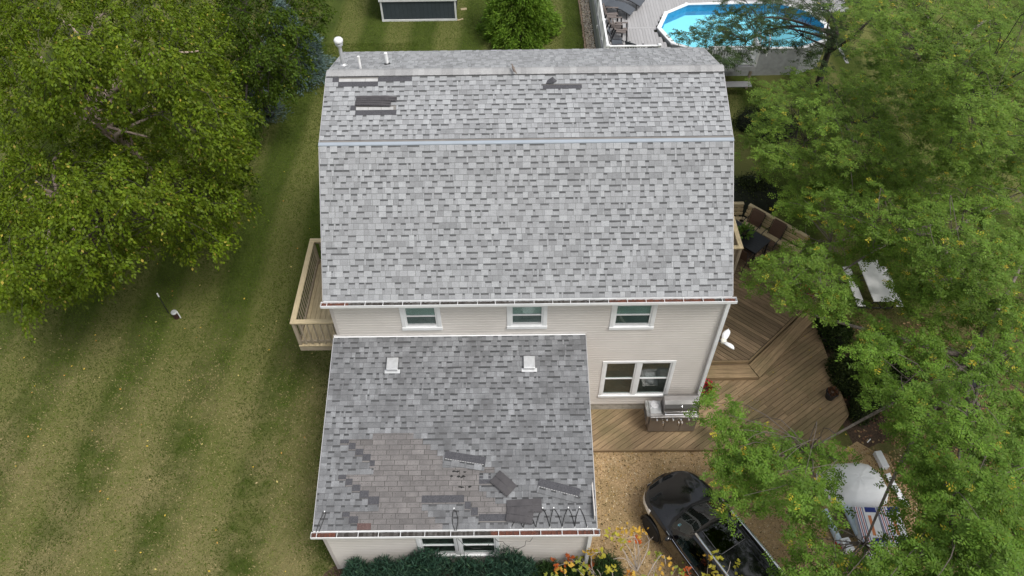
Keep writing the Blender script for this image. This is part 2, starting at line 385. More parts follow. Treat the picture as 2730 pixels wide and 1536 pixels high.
TIPS = {
    'birch_front': [-23,10.2,3,-15.9,8.3,3.2,-17.3,11.3,0.7,-19.4,2.8,4.8,-21.4,4.9,2.9,-15.5,3.6,6.3,-17.6,6.8,3.6,-17.9,6.3,5.2,-19.6,8.5,3.4,-16.9,1.9,6.3,-19.5,4.9,3.4,-17.1,1.2,6.3,-19.5,3.7,3.7,-21.5,6.5,4.5,-23.8,9.1,2.5,-19.7,10.1,3.3,-14.3,4,5.1,-16.1,7.1,2.5,-22.8,8.1,3.7,-25.1,10.4,1.7,-18.2,1.9,5.2,-20.3,3.8,2.9,-18.7,2.6,5.6,-21.6,5.8,2.7,-21,11.3,2.5,-18.5,4.9,5.7,-21.4,8.4,3,-18.3,8.1,4.3,-20.5,11.8,1.6,-16.4,3.1,4.1,-14.3,7.4,3.8,-18.6,1.3,4.8,-20.7,3.5,2.4,-14.7,3.6,6.1,-16.3,6.5,3.8,-21.4,4.4,3.3,-24,6.9,0.9,-15.4,5.3,3,-16.5,7.2,1.2,-14.6,5.2,4.9,-16.7,8.7,2,-15.2,2.3,6.5,-16.6,4.4,4.8,-18,2.1,3.6,-19.1,1.9,3.5,-21.1,3.8,1.2,-16.1,3.7,4.9,-17.5,5.4,3.1,-16.6,1.3,5.1,-18.6,3.6,2.6,-13.9,5.1,3.6,-16.8,8,4,-18.9,11.2,1.4,-16.2,1.4,6.1,-18.7,4.1,3.3,-17.3,3.8,6.2,-19.7,6.9,3.4,-17.4,1.3,6.5,-19.8,3.9,3.7,-18.5,1.9,5.4,-20.8,4.3,2.9,-13.4,4.6,4.6,-14.9,7.6,2,-15.8,2.2,6.9,-17.9,4.8,4.7,-14.6,2.8,6.6,-16.1,4.7,4.7,-19.8,5.4,5.3,-17.6,0.7,5.5,-20.2,3.3,2.7,-23.7,8.1,2.4,-15,3.9,4.1,-16.8,6.9,1.4,-17.3,2.8,6.4,-19.3,5.2,4.3,-20.1,6.2,5.3,-22.2,8.7,3.4,-15.4,6.1,5.1,-17.3,7.9,4.4,-15.8,0.5,6.9,-17.3,2.2,5.1,-15.7,3.6,4.6,-17,5.5,2.8,-16,3.1,4.6,-17.2,4.6,2.8,-18,7.2,4.6,-20.2,10.6,2,-21.4,5.3,4.1,-24.3,8.2,1.3,-14.2,7,3.6,-15.5,10,1.1,-16.1,5.6,5,-17.6,7.8,3,-16.2,1.9,6.8,-17.9,4.2,4.8,-15.5,8.6,3.1,-20.7,7.6,4.4,-23.2,10.4,2.1,-16.5,6,5.2,-18.1,8.4,3,-17.4,2.5,7,-19.1,4.3,5.3,-17.6,2.1,4.6,-19.4,4.2,2.4,-21.3,3.4,2.7,-16.4,4.2,3.4,-17.8,3.3,2.6,-15.9,4.6,3.5,-14.8,2.2,7.1,-16.6,4.6,4.8,-18.9,10.8,2.6,-20.8,4.5,4.2,-23.1,6.8,2,-20.3,4.5,4.7,-22.8,7.3,2,-18.9,1.7,3.3,-19.5,8.9,3.7,-21.7,12.1,1.3,-16.5,2.4,7,-18.7,5,4.7,-19,3.6,5,-21.3,5.9,2.6,-18,5.1,5.8,-20.1,7.8,3.7,-17.9,5.6,5.2,-19.8,7.9,3.1,-17.6,2.7,4.3,-19.7,5.2,1.7,-14.4,3.7,5.5,-15.9,6,3.6,-19,3.3,5.5,-21.7,6.2,2.8,-13.5,3.1,4.3,-14,5.3,4.4,-15.7,8.2,1.7,-17,3.2,3.1,-17.6,2.2,5.3,-19.4,3.9,3.4,-17,7.3,4.2,-19.2,11,1.6,-16.2,3.7,5.9,-18.1,6.7,3.4,-17.2,2.2,6.3,-19.6,4.9,3.6,-13.9,5.4,4.9,-14.8,7.4,3,-18.9,9.9,3.1,-21,12.9,0.9,-14.8,4,4.7,-16.1,6,2.8,-15.9,3.7,6.6,-17.9,6.6,4,-15.6,2.5,5.9,-17.3,4.8,3.8,-18.3,6.3,5.1,-20.4,9,2.9,-14.8,8,3.5,-16.2,2.6,6.9,-18.2,5.1,4.8,-15.6,7.5,4.3,-20.5,3.1,3.9,-23.5,5.9,1,-19.3,3.9,5.5,-21.5,6.6,3.2,-14.2,4.4,3.9,-15.3,6.6,1.9,-15.4,2.1,6.7,-16.9,4.1,4.9,-16.4,5.1,5.5,-18.2,8,3,-22,7.9,4.2,-20.9,4.4,3.9,-23.7,7.1,1.2,-16.5,3.4,4.6,-18.3,5.8,2.2,-15.1,3,6.2,-16.7,5.5,4,-15,3.8,5.4,-16.3,5.9,3.4,-19.6,2,3.4,-20.9,9.6,3.4,-23.2,12.6,1,-16.4,3.5,6.2,-18.6,6.5,3.5,-17.7,2.2,3.6,-13.9,4.1,5.4,-15.4,6.7,3,-15.1,3.9,3.1,-14.1,4.7,3.2,-19.5,2.5,4.3,-21.8,4.8,1.8,-23.1,11.2,2.4,-19.2,5.3,5.8,-22,8.3,3.1,-20.6,9.9,3.2,-23.3,13.5,0.6,-14.1,5.2,5,-16.4,1.5,6.4,-18.5,4.1,4,-20,7.2,4.4,-22.4,10.2,2.1,-16.5,5.7,5.8,-18.7,9.3,3,-21.3,5.9,4.2,-23.2,8.2,2.4,-19.8,1.8,3.8,-18.4,1.8,4.1,-20.3,3.7,2,-14,4.6,4.3,-15.5,7.3,1.7,-17.7,9.5,3.4,-14.3,3.8,5.9,-16.2,6.9,3.2,-23.8,9.7,3.2,-19.7,7.5,4.6,-22.7,11.2,1.7,-22.7,6.1,2.5,-15.3,6.6,4.4,-16.9,9.1,2.2,-17.4,5.6,5.3,-19.7,9,2.5,-18.2,3,6,-20.4,5.4,3.7,-17.5,4.5,5.7,-19.5,7.3,3.3,-16.7,3,5.5,-18.5,5.2,3.5,-14.7,3.9,3.7,-19.3,4.2,5.8,-21.9,7,3.2,-15.3,5,5.5,-16.7,7.5,3.2,-16.9,3.6,4.7,-15.3,4,3.3,-19.9,2.2,3.8,-18,1.5,4,-21.9,10.3,3.1,-14.8,5,2.7,-18.7,1.1,3.7,-15.4,3.7,4.8,-16.5,4.9,2.9,-17.3,2.3,6.6,-19.5,4.7,4.2,-16.6,1.9,6.7,-16.4,2.6,4.7,-18.2,4.8,2.4,-16,3.5,4.6,-17.9,6.1,2.2,-15.1,7.3,3.7,-16.5,9.7,1.5,-18.2,2.1,4.3,-20.1,4.3,1.9,-16.2,6.5,4.7,-17.7,0.9,5.8,-19.4,2.5,4,-14.2,2.7,6.1,-16,5.7,3.3,-23.8,8.4,2.7,-18.7,7.1,4.9,-20.9,10.1,2.6,-16.7,2.3,4.7,-18.5,4.6,2.1,-16.5,0.8,6.3,-18.9,3.5,3.6,-16.9,9,3.6,-16.4,4.9,6,-18.1,7.7,3.9,-22.9,9.4,3.6,-20.9,3.4,3.1,-22.9,5.3,1,-14.6,8.9,2.2,-16,2,4.8,-17.5,3.6,2.9,-16.7,3.1,4.6,-18.1,5,2.8,-14.3,6.8,3.1,-13.9,6.2,2.9,-21,6.2,4.5,-23.7,9,2.1,-20.7,6.2,5.1,-23.2,9.5,2.6,-16.8,1.7,4.4,-19.1,4.2,1.6,-16.3,2,7,-18.6,4.5,4.5],
    'birch_mid': [-19.4,17.1,5.4,-14.6,6.7,8.5,-16,9.6,6.7,-16.9,6.4,8.4,-19,9.8,6.2,-18,9.6,8,-21.2,15.1,5.3,-22.4,16,6.1,-15.1,11.5,5.7,-16.7,14.7,3.7,-16.7,4.9,9,-18.8,8.1,6.9,-16.2,7.6,8.6,-19,12.6,5.8,-18.5,5.3,7.8,-20.8,8.4,5.6,-20.2,6.4,6.1,-22.2,8.9,4.2,-20.2,10.1,7.7,-18.6,8.4,8.1,-21.9,13.2,5.6,-16.7,5.7,8.4,-18.8,8.9,6.5,-15.8,7,8.6,-18,11.1,6.4,-15.5,8.4,8,-14.6,6.1,8.1,-16.8,10.2,5.6,-14.2,9.3,4.9,-21.3,7.4,6,-23.7,10.1,3.9,-14.4,6.5,7.2,-15.8,9.1,5.4,-17.5,5.5,8.8,-20.2,9,6.6,-13.2,5.2,5.9,-14.6,8.3,3.5,-15.7,10.9,7.1,-17.6,14.6,5.1,-15.5,12.4,6.5,-17.2,16.5,4.5,-17.2,7,6.6,-19.2,10.1,4.7,-16.8,9.2,8.3,-18.4,12.3,6.6,-15.2,4.8,9.1,-16.8,7.8,7.4,-17.3,7.6,8.2,-19.7,11.5,6,-17.2,5.1,7.9,-19.6,8.3,5.7,-16.5,6.5,6.3,-18.3,9.5,4.3,-25.5,19.1,4.7,-24.5,13.4,4.9,-20.9,9.9,7.2,-23.4,13.1,5.4,-13.2,5.6,6,-14.8,8,8.1,-16.9,12.1,5.8,-14.6,7.9,7.1,-16.6,12.2,4.2,-22.4,9.9,5.4,-24.9,13.1,3.5,-13.5,5.2,7.5,-15,8.3,5.3,-14.5,9.5,5.4,-20.7,8.2,4.6,-20.6,8.4,6.5,-23.7,12.2,4.2,-19.3,7.1,7,-21.9,10.8,4.7,-19.4,12.5,6.9,-22.6,18,4.1,-20.6,11.4,7.1,-23.1,15.1,5.2,-19,11,7.6,-21.2,14.2,5.9,-16.2,13.6,5.2,-18.5,18.7,2.4,-21.1,7.4,5.8,-24.3,11.2,3,-16.9,11,7.5,-19.5,16.1,4.6,-18.3,16.7,5.7,-16.3,13.2,6.3,-17.7,16.4,4.4,-18.2,12.7,7,-20.9,17.8,4.5,-21.9,15,6,-25,20.4,3.3,-16.1,8.5,8,-18.2,12.4,5.8,-16.9,14.1,6.2,-18.9,18.5,4,-15.9,7,5.9,-18.1,10.7,3.4,-19.1,7,7.8,-22.5,11.5,5,-17.2,13.3,6.5,-19.2,17.4,4.2,-21.2,16.5,5.7,-23.4,20.4,3.8,-15.7,11.2,6.6,-17.1,14.7,4.5,-23.7,11.5,5.1,-27.5,16.2,2.3,-26.9,18.4,5.1,-20.1,8.4,7.7,-22.9,12.4,5.3,-14,4.9,7.6,-15.8,8.2,5.3,-15.3,6.5,5.8,-16.6,8.7,3.9,-24.6,16,5.6,-27.2,19.7,3.7,-20.6,10.2,7.8,-23.8,14.8,5.1,-15.6,13,5.3,-17.2,17.1,2.9,-15.4,6,7.2,-17.6,9.6,4.6,-14.8,7.6,7.8,-16.5,10.8,5.8,-14.8,9.3,6.1,-14.5,7.5,6.9,-13,5.6,7,-14.6,8.7,4.6,-21.6,9.7,6.7,-25,14.3,4.1,-16,6.5,6.4,-17.8,9.2,4.3,-21.6,12,7.2,-24.5,16.6,5,-18.8,6,7,-21.1,9.2,4.7,-20.9,8.4,6.9,-23.4,11.6,5,-14,8.6,4.2,-26.5,17,4.5,-29,20,2.8,-17.5,6.3,7.8,-18.7,9,8.4,-20.9,12.4,6.5,-17.1,8.1,8,-19.4,12,5.9,-15.4,13,5.8,-22.9,12.2,6.3,-26.5,17.2,3.6,-17.5,5.6,8.3,-19.9,8.8,6.1,-24.9,15.8,5.8,-28,20.3,3.6,-19.2,8.2,4.7,-24.1,12.9,5.7,-18.9,12.5,6.8,-20.9,16.2,4.6,-14.8,5.9,7.3,-16.1,8.4,5.6,-13.1,4.8,6.8,-14.5,7.6,4.5,-23.2,18.1,5.2,-23.3,15.5,5.8,-26.4,20.3,3.5,-14.1,7.7,6.5,-15.6,11.1,4.2,-17,6.3,7.8,-19.8,10.7,4.9,-17.4,11.1,7.1,-18,8.7,4.2,-14.3,5.2,8.2,-16.2,9,5.9,-20,16,6,-22.1,20,3.9,-18.1,8.1,4.8,-13.6,5.3,8.8,-15.7,9.4,6.3,-17.8,17.9,4.6,-15.1,9,7.1,-16.3,11.8,5.2,-23.2,18.8,4.7,-25.9,23.6,2.4,-18.1,7.1,8.4,-20.1,10.3,6.6,-16,6.2,7.6,-18.3,9.9,5.3,-15,6.6,5.3,-16.7,10.1,2.8,-18.9,7,5.8,-21.7,10.8,3.2,-22.3,14.8,6.1,-25.3,19.6,4,-19.3,5.8,7.5,-21.8,8.9,5.2,-20.7,14.7,6.1,-23.2,19.4,4,-23.1,10.4,5.3,-26.1,13.7,2.9,-17.3,6,8.6,-19.6,9.6,6.4,-17.7,7.1,5.9,-19.6,10,4,-22.7,8.4,4.5,-15.5,8.5,8.4,-18,13.3,5.7,-14.2,5.5,6,-15.6,8.3,3.6,-16.2,6.9,6.7,-18,9.8,4.7,-16.2,7.1,8.2,-18.6,10.9,5.9,-14.2,9.2,6.5,-21,7.7,4.8,-17.2,7,8.6,-19.8,10.7,6.3,-15.4,6.4,8,-17.2,9.5,6,-16.4,7.4,5.2,-13.5,6.6,6.7,-15.1,10.1,4.3,-23.4,16.8,5.7,-20.1,9.2,7.9,-22.9,13.1,5.7,-26.8,17.6,4.9,-17.1,6.9,6.2,-18.7,9.4,4.4,-18,8.5,8.4,-20.8,13.3,5.8,-17.3,5.6,7.4,-19.2,8.3,5.6,-15.9,5.6,7.6,-17.5,8.2,5.8,-15.3,10.5,6.6,-16.8,13.8,4.5,-14.1,5.6,8,-16.1,9.6,5.3,-20.1,7.2,5.7,-22.7,10.8,3.2,-18.7,6.5,6.6,-21.4,10,4,-25.1,16.6,5.9,-20.1,13,7,-23,17.4,4.8,-23.8,13.9,6.1,-26.5,17.6,3.9,-17.4,15.8,6,-19.8,20.6,3.5,-16.6,5.5,9,-18.8,8.7,7,-19.6,14.6,6.3,-22,18.9,3.9,-16.3,6,8.5,-18.5,9.3,6.6,-17,13.7,6.7,-19.5,19.7,3.8,-21.5,7.3,5,-16.3,7.2,8.4,-19.2,7,6.6,-21.7,10.4,4.3,-13.5,5,6.2,-15.3,8.4,3.4,-22.6,9.4,5.1,-25.6,13.3,2.7,-13.6,8.3,5,-14.3,6.3,4.7,-17,8.4,8.3,-19.6,12.7,5.8,-16.6,6.6,8.5,-14.3,8.6,7.1,-15.9,12.2,4.9,-14.1,5.2,9.1,-16.3,9.2,6.6,-13.7,5,7.5,-15.1,7.5,5.7,-13.2,5.9,5.4,-13.2,5,7,-15.2,8.9,4.1,-13.7,6.1,7.4,-15.9,10.2,4.5,-26.4,19.7,4.5,-19.4,6.1,6.8,-19.5,7.3,7.9,-22.1,10.9,5.7,-15.7,10.4,7.6,-18,14.8,5.3,-15.6,7.1,8.4,-17.7,11,6,-17.3,6.5,8.8,-20,10.7,6.4,-19.8,9,7.8,-22.4,12.5,5.9,-25.1,13.5,4.4,-15.3,5.9,7.8,-17.1,9,5.9,-24.7,14.2,5.5,-27.7,18.3,3.2,-18.4,15.9,5.9,-20.8,21.1,3.5,-14.4,7.1,9.1,-16.5,11.5,6.6,-23.1,14.8,6.3,-26.5,19.8,3.9,-14.6,10.1,5.5,-19.5,7.9,7.7,-21.7,11.1,5.9,-18.4,7.6,8.7,-21.2,11.8,6.6,-15.8,5.8,8.9,-17.5,8.6,7,-21.1,19,4.8,-13.8,5.1,7.8,-15.1,8,5.9,-18.4,6.4,7.4,-20.6,9.1,5.5,-18.2,5.9,8.2,-20.7,9.3,5.9,-21.9,13.2,6.5,-13.5,6,6.8,-15.3,9.7,4.1,-16.9,5.3,8,-19.5,8.9,5.5,-19.7,7.5,5.3,-22,10.4,3,-14.6,5.5,8.7,-16.9,9.6,6,-21.1,10.7,7.8,-24.5,15.6,5.4,-14,8.3,3.9,-13.4,6.3,6,-14.6,8.8,4,-21.7,11.1,7.2,-24.4,15,5.3,-20.7,16.6,5.9,-18.9,10.1,8.1,-22.1,15.2,5.4,-19.7,13.9,6.5,-22.8,19.4,3.6,-18.1,13.5,6.6,-19.6,16.7,4.8,-17.7,5.9,7.8,-19.6,8.7,5.9,-16.9,6.8,7.5,-18.8,9.7,5.7,-15.2,5.3,8.6,-17.2,8.8,6.2,-13.5,4.7,7,-15.3,8.2,4.5,-23.2,12.3,5.7,-26.4,16.8,3.2],
    'birch_dark': [-19,19.7,2.8,-20.4,22.9,1,-13.9,17.2,3.3,-14.7,20.2,1.4,-14.9,13.9,3.4,-16.3,17.2,1.3,-16,13.4,3.3,-17.1,16.4,1.4,-18.9,20.7,2.9,-14.4,15,4.8,-15.9,19.4,2.4,-14.7,13.2,3.1,-15.1,13,4.1,-16.5,16.3,2,-16.5,15.5,3.8,-18.4,19.9,1,-16.4,14.6,3.6,-16.8,16.5,4.4,-18.4,20.7,2.3,-17,18,3.7,-18.7,22,1.6,-15,11.1,3,-16.5,14.8,0.6,-13.7,12.8,3.2,-14.2,15.6,4.5,-15.6,20.5,1.9,-15.1,14.1,4.7,-16.9,18,2.3,-16,23.7,2.2,-15.1,19.8,3.4,-16.8,24.6,0.7,-15,12,4.4,-16.5,16.2,1.6,-14,14.7,4.3,-15.1,18.2,2.3,-15.1,13,2.4,-14.5,21.8,2.8,-15.6,25.8,0.6,-16,13.2,3.8,-17.4,16,1.8,-13.9,18.4,2.6,-14.6,21.5,0.6,-16.9,21.8,2.5,-18,25,0.7,-14.1,12.2,3.4,-15.1,14.7,1.5,-16.2,15.1,3.6,-15.6,13.2,3.1,-16.8,16.4,1,-18.5,18.4,2.3,-13.6,19.8,2.8,-14.4,12.1,3.1,-17.5,17.1,3.2,-18.8,21,1.1,-16.4,19.3,3.3,-18.1,24.1,1,-18.6,20.9,2.7,-19.8,24.5,0.9,-15.8,21.5,2.9,-17,26,0.8,-13.7,18,3.3,-14.9,22.2,1.2,-16.2,13.6,2.1,-14.1,16.9,2.5,-15.2,19.8,0.6,-14.7,16.5,4.6,-16.4,21.7,1.7,-17.1,20.6,3.2,-18.9,25.4,0.8,-14.1,17.4,1.7,-16.4,13.8,2.5,-19.3,19.1,2.2,-20.6,22.1,0.6,-14,12.4,5.1,-15.2,16.1,3.2,-20.3,23,1.9,-15.7,11.7,1.8,-19.1,22.8,2.6,-13.6,12.3,4.6,-14.7,15.3,2.5,-15.4,14.5,3.6,-16.6,17.6,1.9,-13.6,13.7,3.7,-15.1,17.6,1.1,-13.9,13.5,3.3,-14.9,17.2,1.2,-14.3,21.2,2.4,-15.2,24.4,0.6,-17.8,21.6,3.1,-13.8,12.2,3.2,-14.8,15.9,3.8,-16.1,20.1,1.6,-18,17.8,3.2,-19.5,20.9,1.5,-14.1,22,2.2,-17.1,14.9,3.1,-15.9,19.3,3.4,-17.9,24.8,0.7,-14.1,12.8,4.4,-15.8,17.4,1.5,-13.6,12.1,5.1,-15.5,17.1,2.4,-14,14.4,3.9,-15.4,18.3,1.4,-19.3,19.6,2.4,-16.1,17.2,4,-18,21.6,1.5,-14.3,23.9,1.9,-14,19.1,1.3,-13.3,17.7,3.2,-15.1,10.9,2.8,-14.6,18.6,3.5,-15.9,22.6,1.2,-14.6,8.8,3,-15.1,15.1,4.3,-16.5,18.8,2.4,-14.3,13.5,3,-15.6,16.8,0.7,-16.2,22.5,2.8,-13.8,16,3.6,-15.4,20.6,0.9,-16.4,15.5,4.4,-17.9,18.4,2.7,-17,15.3,3.3,-19.1,20.1,0.7,-15.4,12.9,2.2,-16,14.2,3.5,-17.7,17.8,1,-19.4,22.5,2.4,-21.1,26.5,0.6,-15.1,16.1,4.4,-17.1,21.1,1.6,-15.6,12.4,1.1,-13.9,15.5,4.5,-15.5,20.5,1.9,-15.1,13.5,3.2,-16.7,16.7,1.1,-14.8,21.9,3,-14.4,19.2,3.8,-15.6,22.6,2.1,-15.8,15,3.6,-17.9,19.6,1.1,-17.4,18.8,3.7,-19.2,23.9,1.1,-14.1,13.1,3.7,-15.6,16.7,1.3,-17.4,22.8,2.7,-18.4,17.5,2.3,-18.6,22.6,2.7,-17.1,15,2.6,-15.1,14.2,5,-17,19.8,3,-18.2,22.7,1.3,-15.6,14,5.1,-17,17.8,2.8,-15.3,13.7,2.7,-16.4,16.7,0.6,-20.8,25,1.7,-14.4,19.9,3,-17.9,20.8,3.1,-19.8,26,0.6,-14.9,8.9,1.6,-14.1,20,1.3,-14,17.5,3.7,-15.3,22.7,1,-15.1,9.1,1.9,-13.2,12.8,3.7,-17.4,16.9,4.2,-18.9,21.2,2.1,-15.8,20.5,2.9,-17.5,25.5,0.6,-16.2,21.2,2.9,-17.8,26.2,0.6,-19.3,19.2,1.7,-15.6,15.6,3.4,-17.2,19.9,1.1,-15.2,11.3,3.2,-13.5,14.7,2.8,-14.2,16.3,3.1,-15.5,20.9,0.6,-17.2,24.1,2,-13.5,16.2,3.4,-14.5,19.2,1.6,-14,14.9,3.3,-15.1,18.1,1.2,-14.1,11.7,5.1,-15.6,15.8,2.7,-14,13.5,4.7,-15.5,18,1.8,-15.4,13.9,4.8,-17.4,18.7,2,-15.5,14.9,4.9,-16.7,17.7,3.1,-15.4,10.9,1.8,-15.6,16.3,4.2,-17.5,20.9,1.5,-14.3,22.3,2.9,-14.2,16.3,4.5,-15.7,21.6,1.9,-13.7,14.8,4.5,-14.8,18.5,2.4,-17.5,16.8,2.9,-19.3,20.6,0.6,-17.3,19.8,3.4,-18.9,23.7,1.1,-15.4,12.5,1.6,-14.6,13.3,3.4,-15.4,16.1,1.6,-13.1,17.9,3.4,-15.1,15.6,4.3,-16.6,19.8,2.1,-14.6,21.3,2.6,-15.7,24.9,0.9],
    'locust_pool': [3.6,17.1,3.4,6,14.6,3.5,8,18.8,3.9,3.7,14.5,4.5,6,15.6,4.1,7.5,19.8,2,6.1,14.9,4.6,7.1,14.6,3.9,9.2,18.8,1.3,9.1,19.9,3.3,7.6,16.6,4.3,2.5,15.8,3,8.5,17.1,3.4,4.4,16.5,4,5.5,19.7,1.9,5.8,18,3.9,7,21.6,2.2,4.4,14.8,3.3,6.5,14.2,5.1,8.3,18.6,2.9,6.7,14.6,3.5,6.7,18.4,3.8,6.5,14.7,4.1,8.4,19,1.4,6.2,13.1,3.8,4.1,14.8,3,9,17.1,3,5.4,19.2,3.1,6.7,23,1.1,9.4,18.2,3.3,6,19.9,2.9,10.8,21.3,2.8,5,19.6,2.9,2.9,14.2,4.1,5.2,15.3,4,8.5,16.3,3,5.7,16.4,4.4,2.5,14.2,3.7,4.1,14.3,4.6,5.5,18.5,2.2,4,13.8,5.3,5.2,16.7,3.5,3.1,17.1,3.1,5.8,15.6,3.7,7.1,18.7,1.7,5.6,16.4,3.9,9.8,20.3,3,3.4,15.8,3.6,4.6,19.2,1.6,4.1,15.1,3.7,3.9,16.6,3.8,5.4,20.8,1.5,7.1,14.8,4.4,2,16,3.2,6.3,16.6,4.2,8.2,20.6,1.8,8.3,16.9,4.2,5.6,14.6,3.6,2.5,12.6,4.3,3.3,15.3,2.6,3.4,14.6,4,4.4,18.1,2,8,19.6,3.3,9.3,22.6,1.6,7.7,14.9,3,10.4,20.3,2.8,5.6,20.1,3.1,5.1,15.6,3.5,6.4,19.3,1.4,6.6,15.3,4.6,8.3,19.6,2.4,2.7,14.7,3.9,3.6,17.9,1.9,4.8,15.1,3.4,2.7,16.6,3,7.9,15.2,3.2,3.2,13.7,3.3,4.9,15.8,4.6,6.9,21.2,1.7,5.2,14.9,3.3,6.2,14.2,3.4,1.5,15.4,3.4,3.2,13.9,3.7,4.4,17.8,1.2,6.6,19.3,3.5,8.5,22,2.3,4.1,18.2,3.5,4,16.5,3.4],
    'locust_back': [4.1,7,5.5,5.4,9.7,3.6,6.2,7.9,5.3,8,11.4,3,4,6,6.3,3.5,7.4,3.6,4.7,9.7,1.8,3.4,8.9,4.7,4.9,12.3,2.1,7.2,8.1,4.8,5.6,5.2,5.7,7.4,8.2,3.1,4.2,8.7,4.2,2.8,6.5,5.1,6,7.1,5.4,7.8,9.9,3.2,7,12.2,3.6,6.1,8.8,5,5.9,6.8,3.5,4.1,7,4.6,5.3,9.3,2.7,5.5,9.3,4.8,7.1,12.3,2.8,3.8,4.9,5.9,7.3,11,3.9,9.4,14.5,1.4,3.8,7.8,5.4,5.6,11.6,2.7,3.9,5.9,5.7,5.3,8.6,3.8,3,6,5.1,4.4,9.2,2.6,5.4,11,4.1,6.7,6.2,3.7,8,8.2,2,4.2,6.5,3.9,3.2,7.1,4.9,4.7,10.3,2.4,5.2,7.8,5.4,7.1,11.6,2.9,3.4,9.3,4,5,9.4,4.7,7,13.7,1.9,5.6,5.8,4.4,7.5,8.5,1.8,7.8,7.7,3.5,2.9,6.7,4,8.1,9.6,4.2,10.6,13.9,1.3,4.3,7.7,3.1,5,6.1,5.1,8.3,10.8,3.6,7.1,6.9,4.5,8.7,9.2,2.6,5,5.4,5.6,4.4,10.9,4.4,6.5,6.1,4.2,8.2,8.8,2,3,8.4,3.5,3,7.9,4.6,4,10.2,2.9,5.1,6.7,3.4,4.2,6.4,4.5,5.9,9.9,1.7,5.5,6.5,5.5,7,9.4,3.5,4.2,5.4,5.9,2.3,5.4,5.6,3.9,8.7,2.8,6,11.3,4.3,5.4,5.7,5.7,7.3,9,3.3,6.1,9.6,4.6,7.7,12.9,2.5,5.6,12.6,3.4,7.6,16.6,0.6,3.4,7.8,4.9,4.3,10.4,2.9,3,8.3,3.9,5.4,7.7,5.1,3.3,7.8,5.5,4,11.5,3.7,5.5,6.3,3.6,5.1,7.1,5,6.3,9.3,3.2,6.3,5.9,3.7,3.7,9.7,4.7,9.1,10.1,2.8,4.4,9.3,4.8,5.7,12.3,2.8,7.8,7.4,3.2,5.9,6.2,3.6,8,11.1,3.6,9.5,14.1,1.7,6.1,6.8,5.2,4.7,6.1,4.4,4,7.1,5.9,5.2,9.4,4.2,5,6.2,5.6,7.4,12.1,3.6,5.6,5.7,5,7.7,8.8,2.3,5.5,6,4.6,3.5,6.3,4.9,4.7,8.7,3,4.3,9.8,4.6,6,12.5,3.5,4.6,7.4,5.7,6.1,10.1,3.7,4.2,5.8,4.4,3.4,10,4.1,6,11.2,3.9,7.3,13.6,2.1,3.8,7,5.4,6.4,7.6,5.5,8.9,10.3,3.4,6.4,6.8,4.8,8.9,10.5,1.9,5.8,5.5,4.5],
